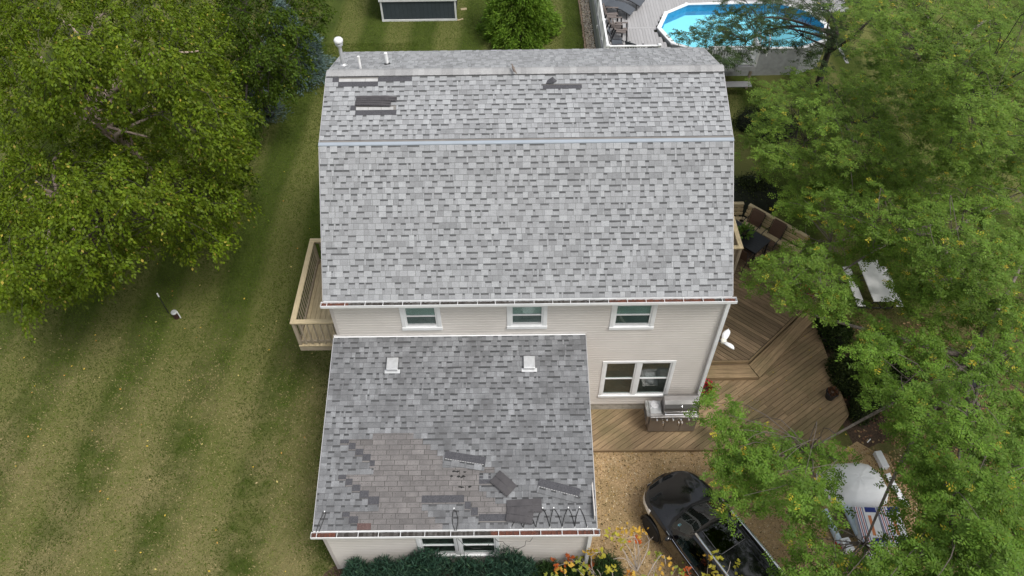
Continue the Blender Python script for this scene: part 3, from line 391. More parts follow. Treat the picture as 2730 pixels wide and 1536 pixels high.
    'locust_far': [11.9,11.5,6.5,6.2,6.2,8.3,8.7,10.4,5.8,9.9,11.3,7,12.6,15.1,5.4,16.3,20.4,2.6,9.8,5.9,5.8,9.5,6.8,6.4,7.3,7.8,6.1,6.1,2.8,8.7,9,6.5,6,6.3,4.2,8.3,8,6.5,6.5,6.9,4.9,8.8,10.1,9,6,10.2,6.7,5.9,12.3,9.2,4.1,6.6,7.1,8.1,9.2,11.3,5.5,9.9,6.7,6.4,7.8,16.6,4.9,7.8,8.1,8,6.5,4.5,7.8,8.5,7.4,5.8,6.5,8.3,6.3,9.1,12.8,3.6,6.6,6.7,8.4,8.6,9.8,7.4,7.1,9,8,7.3,5,8.1,9.2,12.9,6.4,12,17.3,4.2,5.9,8.2,7.6,7.9,11.6,5.6,7.2,6.9,6,10.2,11,3.1,10.8,9.1,6.4,10,9,7.2,6.5,3.3,7.8,8.7,5.8,5.8,7.1,6.6,8.1,10.2,10.7,5.4,7.3,6.4,5.4,8.7,12.9,6.3,10.6,16.3,4.5,8,7.1,8.3,11.6,12,5.5,10.7,8.5,6.8,8.3,13.8,5.8,10.9,18.7,3.1,7,5.7,7.7,6.2,6.9,7.8,8.7,10.8,5.5,10.6,14,6.1,13,17.7,4.2,6.8,3.9,7.7,9,6.5,5.8,6.4,4.3,7.4,8.6,7.3,5.1,7.5,10,7.1,7.9,7.4,6.2,10.1,10.3,4.1,10.6,17.2,4.6,8.9,6.1,4.5,14.5,13.8,4.6,16.9,17.1,2.6,7.3,8.5,8,10.1,12.8,5.7,6.9,5.1,5.8,7.5,4.9,8.2,10.6,9.1,5.4,8.9,11.8,6.8,10.5,5.9,5,12.4,7.8,3.3,5.8,4.7,8.7,7.9,4.8,6.1,7.1,10.6,7.1,6.9,4.6,6.1,8.8,7.4,4.1,8.1,4.5,7.1,10.1,7,5.1,10.9,10.1,6.9,12.8,12,5.5,11.2,17.2,4.7,10.2,10,7.3,13.4,14.4,4.8,6.6,4.4,6,7.3,6,5.7,12.9,15.1,5.6,5.4,2.4,9.5,8.5,7.9,8.3,12.4,13.2,5.4,7.1,5.2,6.4,9.8,9,3.5,15.2,15.3,5,8.5,14.8,5.8,8.6,9,7.9,7.1,14.2,5.7,8.6,4.7,5.8,7.4,8.2,6.5,9.9,12.3,3.6,7.8,9.9,5,9.6,13.2,2.8,8.2,4.5,6.5,10.6,7.5,4.1,6.7,9.5,6.2,8.8,13,3.9,9.1,4.9,6,11.4,7.3,4,12.6,12,6.4,6.8,10.7,5.7,7.5,5.2,8.4,7.1,6.4,5.9,8.6,8.5,4.1,6.5,8.2,7.4,9,12.5,4.8,8,6.6,8.2,11,10.6,5.8,7.7,8.9,5.4,13.1,13.4,5.9,16.1,17.4,3.8,14.2,18.4,4.1,6.4,5.2,9.2,8.3,8,7.5,10.3,7.5,6.3,6.3,11.5,6.8,7.8,14.5,5,6,9.9,7.5,7.6,4.9,7.7,8.4,5,7.1,10.8,8.2,5,6.5,8.8,7.6,9.4,13.7,4.9,8.7,17.6,4.5,7.1,8.6,7.8,5.8,2.8,9,8.4,5.9,6.6,7.8,8.8,5.1,6.4,4.9,9,6.7,6.3,7.2,9.4,10,4.5,6.5,9.3,5.9,6.7,12,6.2,8.8,4.7,5.9,5.7,8.6,7.8,6.6,8.2,6.6,9,12.4,3.9,5.8,8.3,8.1,6.4,3.7,6.9,8.2,5.8,5.2,12.7,10.5,5.4,15.6,16.5,4.8,8.4,5.9,4.6,11.4,7.4,5,6.6,5,7,9.1,8.7,4.4,11.1,8.2,5.9,6.6,4.8,7.4,8.4,7.3,5.5,8.8,8,7.9,12.4,12.8,5.2,10.8,15,5.8,7.4,12.8,6.4,9.6,16.9,4.1,6.5,4.5,8.4,8.4,7.3,6.5,7,5.7,7.4,9.2,8.8,5.3,13.2,14.9,5.7,7,5.3,8.8,6.4,4.9,7.5,8.3,7.6,5.7,10.4,13.6,5.9,6.6,8.7,6.8,8.5,5.1,5.4,6.9,11.6,5.3,5.9,4.6,8.9,9,4.5,6.6,7.4,6.8,7,9.4,9.6,5.1,13.1,17.1,4.6,7.1,7.1,7.1,9.1,10.4,5,8.6,13.7,6.1,11.6,19.4,3.2,11.1,14.1,5.7,12.2,10.7,5.9,16.1,15.5,3.1,10.5,11.3,7,13.9,16.4,4.5,10.2,6.6,6.4,7.1,13.5,5.3,6.2,5.9,8.1,7.1,6.5,6.6,8.7,9,4.8,11.8,17.4,4.5,7.3,5.2,8.3,6.5,6.8,8.6,8.6,10.3,6.5,12.5,10.1,5.2,7.2,4.4,6.6,16.4,18.5,4,6.4,7.6,7.3,6.5,9.5,6.6,10.9,6.3,4.3,7.4,3.9,7,10.1,7.3,4.3,7.8,11,6.9,7.7,14.1,4.5,8.1,5.1,7.4,6,6.5,8.4,10,5.7,4.8,7.9,8,7.6,10.3,11.9,5.5,11.8,8.2,4.8,6.6,9,5.7,9,9.1,7.8,12.4,14,5.1,12.2,11.4,6.2,15.1,15.2,4,9.1,11.2,6.8,11.6,15.1,4.8,9.7,7.4,6.2,12.4,10.9,4,13.8,12.9,5.5,6.9,4.4,6,6.7,10.6,7.1,9.5,15.6,4.3,12.2,13.4,6.1,15.2,17.5,4,10,8.2,6.7,13.1,11.9,4.3,14.1,17.5,4.5,9.3,5.7,6.3,11.3,8.1,4.4,11.6,9.4,5.8,9.3,15.8,5.5,6.7,6.5,6.6],
    'locust_mid': [10.4,4.9,4.5,5.5,0.6,5.4,7.1,2.6,3.2,7.4,2.6,6.3,3.7,5.5,3.2,4.8,7.4,1.3,6.6,0.8,6,8.8,3.1,3.5,4.5,3.2,5.6,3,4.9,4.1,5.8,0.8,6.3,7.8,3.1,4.1,4.2,3.9,4.9,8.2,6.3,4,7,2.3,5.9,4.9,3.1,4.7,6,4.8,2.9,6.6,0.4,4.8,5.3,0.3,5,5.1,0.5,6,5.9,-0.1,6.3,10.3,8.3,2.5,3.6,3.6,4.9,9.6,3.4,4.4,5.7,1.9,4.5,5,2,6,7.1,4.9,3.3,8.6,3.1,5.3,11.1,5.7,2.7,10.2,6.7,3.7,7,4.9,4.8,6.6,4.1,5,8.7,6.7,2.8,11,6.1,4.2,4.6,3.6,4.1,6.5,6.5,1.5,8.4,4.9,4.6,5.2,2.5,5.2,3.6,4.2,4.6,4.6,6.4,2.7,6.9,3.5,5.5,9,6.3,3,6.1,3.4,3.2,7.7,5.6,0.9,7.5,3.6,5.3,5.3,1.3,6.3,6.1,0.6,6,4.8,3.7,4.4,6.8,1.3,6.2,8.8,3.2,4.1,3.7,4.8,3.6,7.1,6.8,3.3,5.3,0.8,4.7,8.8,2.4,4.6,7.5,0.7,4,6.7,0.2,5.1,8.9,0.8,3.7,9.7,2.5,3.6,9.2,1.8,3.9,4.8,5.6,4.2,6.3,0.8,4.9,8.3,2.7,2.6,5.8,0.8,6,7.6,2.9,3.9,7.2,0.6,4,9.7,4.9,4.5,7.1,1.2,3.6,9,3.3,1.2,5,3.5,5.5,8.1,4.1,5.4,10.2,6.5,3.3,6.4,7.4,2.9,5.1,2.8,4,7.1,5.7,4,9.4,8.9,1.3,4.9,0.7,6.3,6.8,2.8,3.9,9.7,2.8,4.1,10,7.2,3.3,5.9,2.4,6.1,7.3,4.3,4.3,5.3,1.9,6.3,4.8,4.2,4.7,6.7,7.4,2,5.5,-0,7.3,5.1,0.6,6.3,4,6.1,3.6,6.1,1.2,5.2,8.6,1.2,3.2,7.8,6.8,3.5,5.9,1.1,6.5,5.6,1.9,6.2,4.2,5.4,4.1,7.3,1.1,5.6,6.2,4.8,4.6,4.2,2.3,5.8,4.9,3.4,3.7,6.1,2.5,3.4,7.4,4.4,1.5,6.8,0.4,5.5,8.9,2.1,4.5,10.8,6.9,3.7,6.5,1.1,3.6,5.7,2.8,5.8,5.6,1.4,4.6,6.4,6.2,3.7,4.5,6.4,3.6,4.8,5,2.9,5.4,2.4,4.7,5.9,3.7,5.1,5.7,1.6,3.9,7.3,3.7,1.6,5.2,1.5,5.7,5,2.4,4.7,6.5,4.7,2.5,8.8,6,3.9,10.9,8.5,1.6,7.3,0,5.3,10.4,4.7,3.9,7.7,3.2,5.7,6.5,1.4,6.4,6.3,1.8,2.8,9.5,1.7,3.5,5.1,0.5,6.9,6,0.8,4.6,5.2,5.6,4.1,3.6,5.2,3.9,4.7,7.3,2.1,6.2,0.3,5.4,9.8,4.5,4.5,6.1,7.6,2.8,7,3.3,5.3,5.6,0.3,5.7,7.3,2,3.7,7.6,1.7,5.4,9.1,3.3,3.7,8,1,3.9,8.5,7.3,3.2,4.9,3.1,4.2,6.9,5.9,1.3,3.7,3.7,5.4,4.9,6.1,3.3,5.1,2.9,4.9,8.2,2.8,5.3,4.5,2.4,5.9,10.2,5.2,4.5,12.6,7.7,2.2,8.7,1.9,4.4,10.7,3.9,2.2,5.8,0.7,4.1,7.9,7.7,2.8,5.1,2.8,5.7,6.9,5.5,3.3,5.3,4.9,4.5,6,2.9,3.2,6.2,1.6,6.4,5.7,2.3,5.4,7.9,5,2.5,6.1,1.9,3,9.4,1.4,2.7,7.2,4.5,4.8,8.9,6.5,2.8,11.1,4.9,3.3,5.6,0.9,4.8,6.3,0.5,6,6.2,6.5,3.8,12.1,6.8,3.3,5,6.7,3.4,12.5,7.6,3.1,5.4,2,5,7,0.4,5,7.7,1.3,3.1,11.6,7.3,3.2,13.5,9.6,1.2,3.5,5.6,3.8,2.6,1.8,4.1,3.6,3.4,2.1,2.8,0.7,4.3,2.8,2.5,4.5,4.1,4.6,2.4,3.1,3.9,3,4.3,2.1,2.8,2.3,3.1,3.6,3.3,1.4,4.6,1.9,1.5,4.9,3,3.2,2.7,2.7,0.9,4.8,3.1,2.1,4.7,1.8,1.9,3.9,2.5,1.2,5.3,4,3.6,2.8,4.6,3.3,2.9,2,2.8,3.5,3.1,4.7,1.6,2,1.3,4.5,3,3.4,2.3,3.1,2.3,2.8,3,0.8,4.7,4.5,3.1,2,2.7,2.2,4.3,3.5,2.3,4.1,3.7,1.5,3.3,3.9,1.8,3.8,3.8,3.7,3.4,1.9,3,3.1,2.7,1,4.1,4.8,4,2.5],
    'locust_near': [3.3,-1.5,5.4,1.3,-5.9,4,2.1,-5.2,2.1,1.7,-6.1,4,6.2,-5,3.5,5.2,-0.8,4.5,7.2,1,1.8,6.4,-4,4.2,6.1,-1.4,4.8,7.8,0.1,2.7,4.7,-3.2,5.4,4,-6.6,3.2,3.8,-3.8,5,9.4,1.4,2.8,4.6,-4.2,5.7,6,-4.3,4,7.8,-3.1,1.5,2.5,-5.4,3.1,6,-3.5,4.4,3,-5.8,5.1,4.5,-1.9,4.9,3.4,-6.4,5.3,4.8,-5.5,3,3.6,-4.2,4.4,3.3,-5.8,4.9,2.2,-6,3.9,3.1,-5.4,3.1,3.7,-5.2,3.2,4.5,-3.7,3.9,4.5,-6.6,4.1,5.6,-5.6,3.9,7.4,-4.5,1.2,4.4,-1.4,4.2,6.5,-1.2,4.9,3.8,-4.6,3.9,4.2,-4.9,5.3,3.5,-6,5.1,3.7,-5.8,5.2,3.7,-5,5.7,5.4,0.2,3.2,3.9,-6.8,4,5.4,-6,1.5,3.8,-3.3,5.1,6.6,-2.1,4.8,5.1,-3.6,5.3,6.9,-2.3,2.8,7.4,0.6,3.4,4.2,-3.9,5,3,-6.3,5.2,3.8,-4.5,4.9,4.6,-1.7,2.7,4.8,-2.7,4.1,6.1,-1.7,2.3,4,-4.5,5.6,3.7,-5.3,5.2,4.9,-1.9,4.7,3.6,-4.7,4.6,5,-1.2,4.4,6.8,0.6,1.7,5.4,-5.1,4.5,7.2,-4,2.1,1.8,-6.7,5,1,-7,4.6,1.7,-6.4,2.7,3.9,-2,4.4,5.2,-0.8,2.4,2.1,-6.6,3.6,3.1,-6.1,1.5,4.5,-6.8,3.5,3.7,-6.6,5.5,5.4,-5.6,2.7,5.5,-2.8,4.8,4.8,0.1,3.7,5.6,-1.4,4.4,7.4,0.2,2.1,4.2,-5.1,5.8,3.6,-2.1,4.3,3.6,-0.7,4.3,4.9,1,2,4.1,-3.5,4.1,5.9,-2,1.2,7.3,-0.1,4,4,-3.7,5.2,3.5,-6.2,5.6,4.9,-5.4,3.5,2.4,-6.1,4.2,7,-2.6,4.1,4.2,-3.6,5.4,5.8,-2.2,3.1,8.3,-0.3,3.4,9.8,1.1,1.7,6.5,-0.1,3.8,6.8,-1.3,4.5,8.7,0.5,2.1,3.6,-6.5,4.5,5.2,-5.5,1.9,7.6,-1.6,4.1,3.9,-4.9,5,6.7,-2.4,3.6,8.1,-1.3,1.7,6.2,-2.5,4.9,4.6,-5.7,4.9,1.5,-6.8,5.2,5.4,-6,3.7,7.1,-5.1,1.3,3,-6.8,5,0.9,-5.9,2.5,2.7,-6.7,4.2,0.6,-6.6,4.7,8.1,-0.8,3.6,4.2,-5.3,5.1,3,-6.9,3.7,8,-1.5,3.2,1,-6.6,4,6.1,-4.9,3.9,3.6,-5.1,4.5,2.4,-6.3,4.7,6.3,-4.4,3.6,4.7,-2.6,2.8,4.6,-4.4,5.3,4.5,-3.9,5.3,6,-2.5,2.9,5.1,-6.4,4.1,3.4,-5.1,5.3,4.6,-4.1,3.3,4.1,-2.3,4.9,6.9,-3,4.1,5.5,-5.9,4,3.3,-5.6,5.2,4.8,-4.7,2.6,4.1,-1,4.3,5.8,0.9,1.5,6.1,-1.1,4.8,8,0.6,2.4,3.8,-4.6,3,0.5,-6.7,3.5,1.5,-5.8,1,4.6,-2.7,5.4,5.2,-6.6,2.9,8.4,0.4,3.4,9.9,1.9,1.7,4.2,-1.2,3.8,2.8,-6.6,5.3,8.8,0.4,3.5,3.3,-5.2,4.4,2.7,-6.4,4.9,1.3,-6.5,2.7,5.1,-4.9,4.8,3.8,-3.1,5.7,3.9,-4.3,6.4,0.9,-6.5,3,1.8,-5.8,0.6,5.2,-6.6,3.6,3.5,-6.1,6,5.3,-4.8,3.1,3.3,-5.9,4.2,3.5,-6.6,5.2,3.4,-5.8,5.9,4.1,0.2,3.9,6,-3.4,4.8,7.3,-2.2,3,5.7,-2.5,5.1,4.4,-0.3,2.7,5.7,-6.6,3.2,5.2,-1.3,4.7,7.3,0.6,1.9,0.9,-6.6,5,0.9,-5.7,3,5.1,-0.6,4.3,2.2,-6.9,5.6,6.3,0.5,3.3,4.5,-3.6,2.3,2.8,-6.7,3.2,1.2,-5.9,3.5,4.4,-2.6,3.4,6,-1.2,0.8,4.4,-6.6,4.8,5.8,-5.8,2.5,3.5,-6.3,6,5.1,1,2.9,1.8,-6.6,3.1,3.7,-6.6,3.1,3.5,-6.9,5.6,3.5,-5,3.2,8,-0.5,4.1,3.3,-6.7,4,4.2,-6.1,2.2,4.9,-2.7,6,4.6,-5.4,4.8,6.2,-4.4,2.6,4.4,-5.1,5.2,5.6,-4.2,3.4,3.8,-4.3,4.6,5.6,-2.9,5.1,2.2,-5.4,2.8,2.1,-6.5,4.9,8.3,0.9,3.3,2.3,-6.8,3.4,3.6,-6.7,4.7,4.8,-5.7,4.4,3.1,-6.6,4,4.3,-6,1.7,1.6,-6.4,4.6,7.3,-1.2,3.9,9.4,0.6,1.3,4.1,-5.1,5.1,3.4,-6.5,5.7,5.3,-5.4,2.9,6.3,-3.6,3.8,3.8,-5.1,6.2,5.5,-4,3.7,5.2,-4,4.9,3.8,-1.1,4.3,5.9,-6,3.4,4.2,-2.4,3.7,3.8,-1.5,3.7,4,-3.5,3.6,7.2,-3.8,2.8,2.5,-6.2,5,4,-5.3,2.3,5.5,-5.2,4.1,-0.2,-2.5,3.6,0.5,-1.2,1.1,-0.2,-2.3,3.9,1.7,-4.5,2.9,0.3,-4,3.7,0.8,-3.2,1.9,-0.3,-4.4,4,-0.2,-3.7,3.7,0.6,-2.6,1.7,0.4,-4,4.3,0.2,-3.6,3.7,0.9,-2.6,1.7,1.6,-3.7,3.4,1.1,-4.1,3.2,0.4,-2.2,3.1,0.8,-2.9,3.6,1.6,-1.7,1.2,0.2,-3.3,3.8,1.8,-2.7,2.9,1.4,-4.4,3.7,2.1,-3.5,1.8,0.7,-2.5,3.2,0.7,-4,3.3,0.6,-4.4,4.8,1.3,-4.8,3,2,-3.2,3.5,3,-2,1,0.1,-2.9,3.6,1.3,-2.8,3.4,1.8,-3.8,3.1,0.3,-3.7,4.3,1,-2.8,2.3,0.7,-3.7,4.3,-0.1,-1.3,2.8,0.1,-3.6,3.2,-0.2,-4,2.8,0.8,-4.5,4.5,-0.4,-3.5,3.4,0.2,-2.7,2.8,1.9,-2.9,3.5],
    'maple': [-3,-4.9,1.7,-2.9,-4.5,0.6,-3.3,-5.6,2.1,-2.4,-5.7,1.7,-0.7,-4.6,0.8,-2,-5,2.2,-3.9,-5.2,1.9,-3.5,-5.9,1.5,-3.1,-5.4,2.4,-2.8,-4.6,2,-0.5,-4.9,1.8,-2.7,-6,1.5,-4,-6,1.6,-0.1,-5.5,1.4,0.2,-5.4,0.6,-1.9,-5.3,2.4,-0.3,-5.1,2,-4.4,-6,1.3,-0.3,-5.4,1.5,-2.1,-5.3,1.7,-1,-5.9,2.5,-2,-5.7,1.4,-1.8,-5.4,0.6,-4,-4.6,1,-2,-6.2,1.4,-3.4,-5.1,1.6,-3.4,-4.7,0.6,-3.1,-6.2,1.9,0,-6.1,1.5,-3.3,-5.6,1.4,-2.7,-5.6,1.7,-0,-5.4,1.7,-0.6,-6.4,2.3,-4.3,-4.9,1.3,-3.3,-4.8,1.9,-3.8,-5.4,1.3,-3.8,-5.1,0.6,-3.6,-5.5,1.7,-3,-4.4,1.9,-4.2,-6.2,1.5,-4.5,-5.9,2.5,-2.1,-5,1.8,-1.8,-5.5,2,-1.7,-6.2,1.8,-0.5,-5.7,1.5,-1.2,-5,1.3,-0.6,-5.2,1.7,-0.3,-4.8,0.6,-3,-5.8,2.5,-2.8,-5.3,0.6,-4.6,-5.8,1.7,-4.4,-5.3,1.8,-4.2,-5,0.6,-0.8,-5.3,1.4,-0.6,-5,0.6,-2.3,-4.3,1.3,-3,-5.9,1.6,-2.7,-4.7,1.7,-4.2,-5.7,2.3,-0.7,-4.8,1.7,-2.8,-5.6,2.4,-2.5,-4.9,0.6,-2.1,-6,1.6,-3.7,-4.9,1.4,-1.6,-5.7,1.2,-1.2,-5.5,1.9,-0.9,-5,0.6,-4.2,-5.3,2.1,-2.4,-5.5,1.6,-2,-6.1,2,-2.3,-5.8,0.8,-3.8,-6.2,1.8,-0.7,-5.6,2.1,-0.3,-5.2,0.6,-1.1,-5.7,1.8,-0.9,-6.2,1.7,-1,-6,0.8,-0.8,-6.3,2.5,-0.4,-5.6,0.6,0.2,-5.7,1.1,-2.4,-4.2,1.6,-3.7,-4.4,0.8,-2.5,-6,0.8,-2.2,-5.7,2.2,-1.5,-5.3,1.8,-1.6,-5.7,2.1,-1.2,-5.2,0.6,-4.2,-5.7,1.4,-1.8,-4,0.8,-3.6,-5.1,1.3,-3.5,-6.2,1.8,-1.3,-6,1.1,-2.2,-4.2,1.6,-1.8,-5.6,1.3,-3.5,-4.7,1.5,-4.6,-5.6,2,-2.4,-6.3,1.7,-0.2,-6,1.3,-2.9,-6.3,1.8,0.2,-5.6,1.4,-2.7,-4.2,1.7,-3.3,-6.1,1.9,-1.5,-5.1,1.7,-1,-4.6,0.8,-0.1,-5.1,1.7],
}
# ---------------------------------------------------------------- measurements of the house
ZE, LA, UA, GA = 5.587, 0.7696, 0.3210, 0.2451
EX = 0.143
LL, UL, GL = 3.741, 2.150, 4.899
BKY, BKZ = 2.687, 8.190
RDY, RDZ = 4.727, 8.869
BBY = 2 * RDY - BKY
GTY, GTZ = 0.187, 3.926
GBY, GBZ = -4.566, 2.737
XL, XR = -9.925, 0.0
GXL, GXR = -10.006, -3.444
WY, GWY = 0.187, -4.45
WXL, WXR = -9.90, 0.03

house = thing('house', 'two storey taupe sided house with grey shingled gambrel roof and attached garage', 'house', (-5, 3, 0))

# ---- ground
def ground_mat():
    m = bpy.data.materials.new('lawn'); m.use_nodes = True
    t = m.node_tree; L = t.links; p = t.nodes['Principled BSDF']; p.inputs['Roughness'].default_value = 0.9; p.inputs['Specular IOR Level'].default_value = 0.15
    geo = nd(t, 'ShaderNodeNewGeometry')
    def noise(sc, det=5, rough=.6, st=None, rot=0):
        n = nd(t, 'ShaderNodeTexNoise'); n.inputs['Scale'].default_value = sc; n.inputs['Detail'].default_value = det; n.inputs['Roughness'].default_value = rough
        if st:
            mp = nd(t, 'ShaderNodeMapping'); mp.inputs['Scale'].default_value = st; mp.inputs['Rotation'].default_value = (0, 0, rot)
            L.new(geo.outputs['Position'], mp.inputs[0]); L.new(mp.outputs[0], n.inputs['Vector'])
        else: L.new(geo.outputs['Position'], n.inputs['Vector'])
        return n.outputs['Fac']
    def ramp(f, a, b, lo=0., hi=1.):
        r = nd(t, 'ShaderNodeMapRange'); r.inputs[1].default_value = a; r.inputs[2].default_value = b; r.inputs[3].default_value = lo; r.inputs[4].default_value = hi
        L.new(f, r.inputs[0]); return r.outputs[0]
    def mix(f, a, b):
        x = nd(t, 'ShaderNodeMix', data_type='RGBA'); L.new(f, x.inputs[0])
        for s, v in ((6, a), (7, b)):
            if isinstance(v, tuple): x.inputs[s].default_value = (*v, 1)
            else: L.new(v, x.inputs[s])
        return x.outputs[2]
    green = mix(ramp(noise(0.9), .35, .65), (0.050, 0.078, 0.011), (0.080, 0.112, 0.018))
    # mowing bands running away from the camera to the right
    wv = nd(t, 'ShaderNodeTexWave'); wv.wave_type = 'BANDS'; wv.bands_direction = 'X'; wv.inputs['Scale'].default_value = .1257; wv.inputs['Distortion'].default_value = 1.2; wv.inputs['Detail'].default_value = 3; wv.inputs['Detail Scale'].default_value = 1.5
    mpw = nd(t, 'ShaderNodeMapping'); mpw.inputs['Rotation'].default_value = (0, 0, R(1)); L.new(geo.outputs['Position'], mpw.inputs[0]); L.new(mpw.outputs[0], wv.inputs['Vector'])
    band = ramp(wv.outputs['Fac'], .25, .75)
    c1 = mix(band, green, (0.17, 0.18, 0.055))
    # dry straw patches grow toward the front left
    sep = nd(t, 'ShaderNodeSeparateXYZ'); L.new(geo.outputs['Position'], sep.inputs[0])
    dryg = ramp(sep.outputs[1], 6.0, -1.5)
    dn = ramp(noise(0.55, 6, .68), .40, .64)
    mu = nd(t, 'ShaderNodeMath', operation='MULTIPLY'); L.new(dryg, mu.inputs[0]); L.new(dn, mu.inputs[1])
    m3 = nd(t, 'ShaderNodeMath', operation='MULTIPLY'); L.new(mu.outputs[0], m3.inputs[0]); m3.inputs[1].default_value = .75
    c2 = mix(m3.outputs[0], c1, (0.31, 0.26, 0.125))
    # worn brown patches
    c3 = mix(ramp(noise(1.7, 6, .7), .60, .74, 0, .55), c2, (0.15, 0.115, 0.06))
    # bare soil under the big trees on the right and left
    bx = ramp(sep.outputs[0], 4.2, 6.5); by = ramp(sep.outputs[1], 6.0, 2.0)
    m4 = nd(t, 'ShaderNodeMath', operation='MULTIPLY'); L.new(bx, m4.inputs[0]); L.new(by, m4.inputs[1])
    m5 = nd(t, 'ShaderNodeMath', operation='MULTIPLY'); L.new(m4.outputs[0], m5.inputs[0]); L.new(ramp(noise(.7, 5, .7), .42, .56), m5.inputs[1])
    c4 = mix(m5.outputs[0], c3, (0.15, 0.095, 0.055))
    f = mix(ramp(noise(26, 4, .75), .3, .7, 0, .55), c4, (0.045, 0.05, 0.015))
    L.new(f, p.inputs['Base Color'])
    b = nd(t, 'ShaderNodeBump'); b.inputs['Strength'].default_value = .9; b.inputs['Distance'].default_value = .04
    L.new(noise(30, 5, .8), b.inputs['Height']); L.new(b.outputs[0], p.inputs['Normal'])
    return m
LAWN = ground_mat()
g = MB()
N = 40
for i in range(N):
    for j in range(N):
        x0 = -160 + i * 8; y0 = -120 + j * 8
        g.add([(x0, y0, 0), (x0 + 8, y0, 0), (x0 + 8, y0 + 8, 0), (x0, y0 + 8, 0)], [(0, 1, 2, 3)])
go = g.build('lawn', LAWN, recenter=False); go['kind'] = 'structure'

GRAV = mat('leaf strewn gravel', (0.40, 0.28, 0.155), 0.9, var=0.4, scale=38, bump=0.9, bscale=55, stain=0.55, stain_rgb=(0.20, 0.155, 0.06), stain_scale=1.0, world=True)
def jag(pts, step=.35, amp=.16):
    out = []
    for i in range(len(pts)):
        a = Vector(pts[i]); b = Vector(pts[(i + 1) % len(pts)]); L = (b - a).length; n = max(1, int(L / step)); d = (b - a).normalized(); nn = Vector((-d.y, d.x))
        for k in range(n):
            q = a + (b - a) * k / n + nn * random.uniform(-amp, amp); out.append((q.x, q.y))
    return out
gravel_poly = [(-3.4, -1.0), (4.6, -1.0), (5.5, -1.3), (5.6, -3.0), (4.9, -4.4), (3.4, -4.9), (2.6, -6.2), (2.6, -12), (-4.2, -12), (-3.5, -5.2), (-3.42, -4.6)]
gp = jag(gravel_poly)
gm = MB().add([(x, y, .006) for x, y in gp], [tuple(range(len(gp)))])
gr = gm.build('gravel_drive', GRAV); gr['kind'] = 'structure'
soil = mat('dark mulch', (0.07, 0.045, 0.03), 0.95, var=0.5, scale=30, bump=0.8, bscale=40, world=True)
for nm, pl in (('mulch_bed', [(4.5, -1.0), (5.6, -.9), (6.4, .8), (6.2, 2.5), (5.2, 3.6), (4.5, 3.2)]), ('mulch_bed', [(-10.3, -4.4), (-3.3, -4.4), (-3.2, -7), (-10.0, -7)]),
               ('mulch_bed', [(-22.2, 7.3), (-20.0, 6.6), (-18.4, 7.4), (-18.6, 9.2), (-21, 9.8)])):
    q = jag(pl); o = MB().add([(x, y, .004) for x, y in q], [tuple(range(len(q)))]).build(nm, soil); o['kind'] = 'structure'

# ---- walls with openings
def wall(name, x0, x1, z0, z1, Y, th, ops, mt, parent):
    """front wall as butted boxes around its openings; ops = (x0,x1,z0,z1)"""
    mb = MB(); zs = sorted({z0, z1, *[o[2] for o in ops], *[o[3] for o in ops]})
    for za, zb in zip(zs, zs[1:]):
        xs = [x0]
        for o in sorted(ops):
            if o[2] <= za + 1e-6 and o[3] >= zb - 1e-6: xs += [o[0], o[1]]
        xs.append(x1)
        for a, b in zip(xs[::2], xs[1::2]):
            if b - a > 1e-4: mb.box(a, b, Y, Y + th, za, zb)
    return mb.build(name, mt, parent)
def siding(x0, x1, z0, z1, Y, ops, parent, lap=.1016):
    mb = MB(); z = z0
    while z < z1 - .01:
        zt = min(z + lap, z1); xs = [x0]
        for o in sorted(ops):
            if o[2] < z + lap * .5 < o[3]: xs += [o[0], o[1]]
        xs.append(x1)
        for a, b in zip(xs[::2], xs[1::2]):
            if b - a > .01:
                y1, y0, zs = Y - .028, Y - .002, z + (zt - z) * .66
                mb.add([(a, Y, z), (b, Y, z), (b, y1, z), (a, y1, z), (a, y1 + .003, zs), (b, y1 + .003, zs), (a, y0, zt), (b, y0, zt)],
                       [(0, 1, 2, 3), (3, 2, 5, 4), (4, 5, 7, 6)])
        z += lap
    return mb.build('siding', SIDING, parent, kind='stuff')
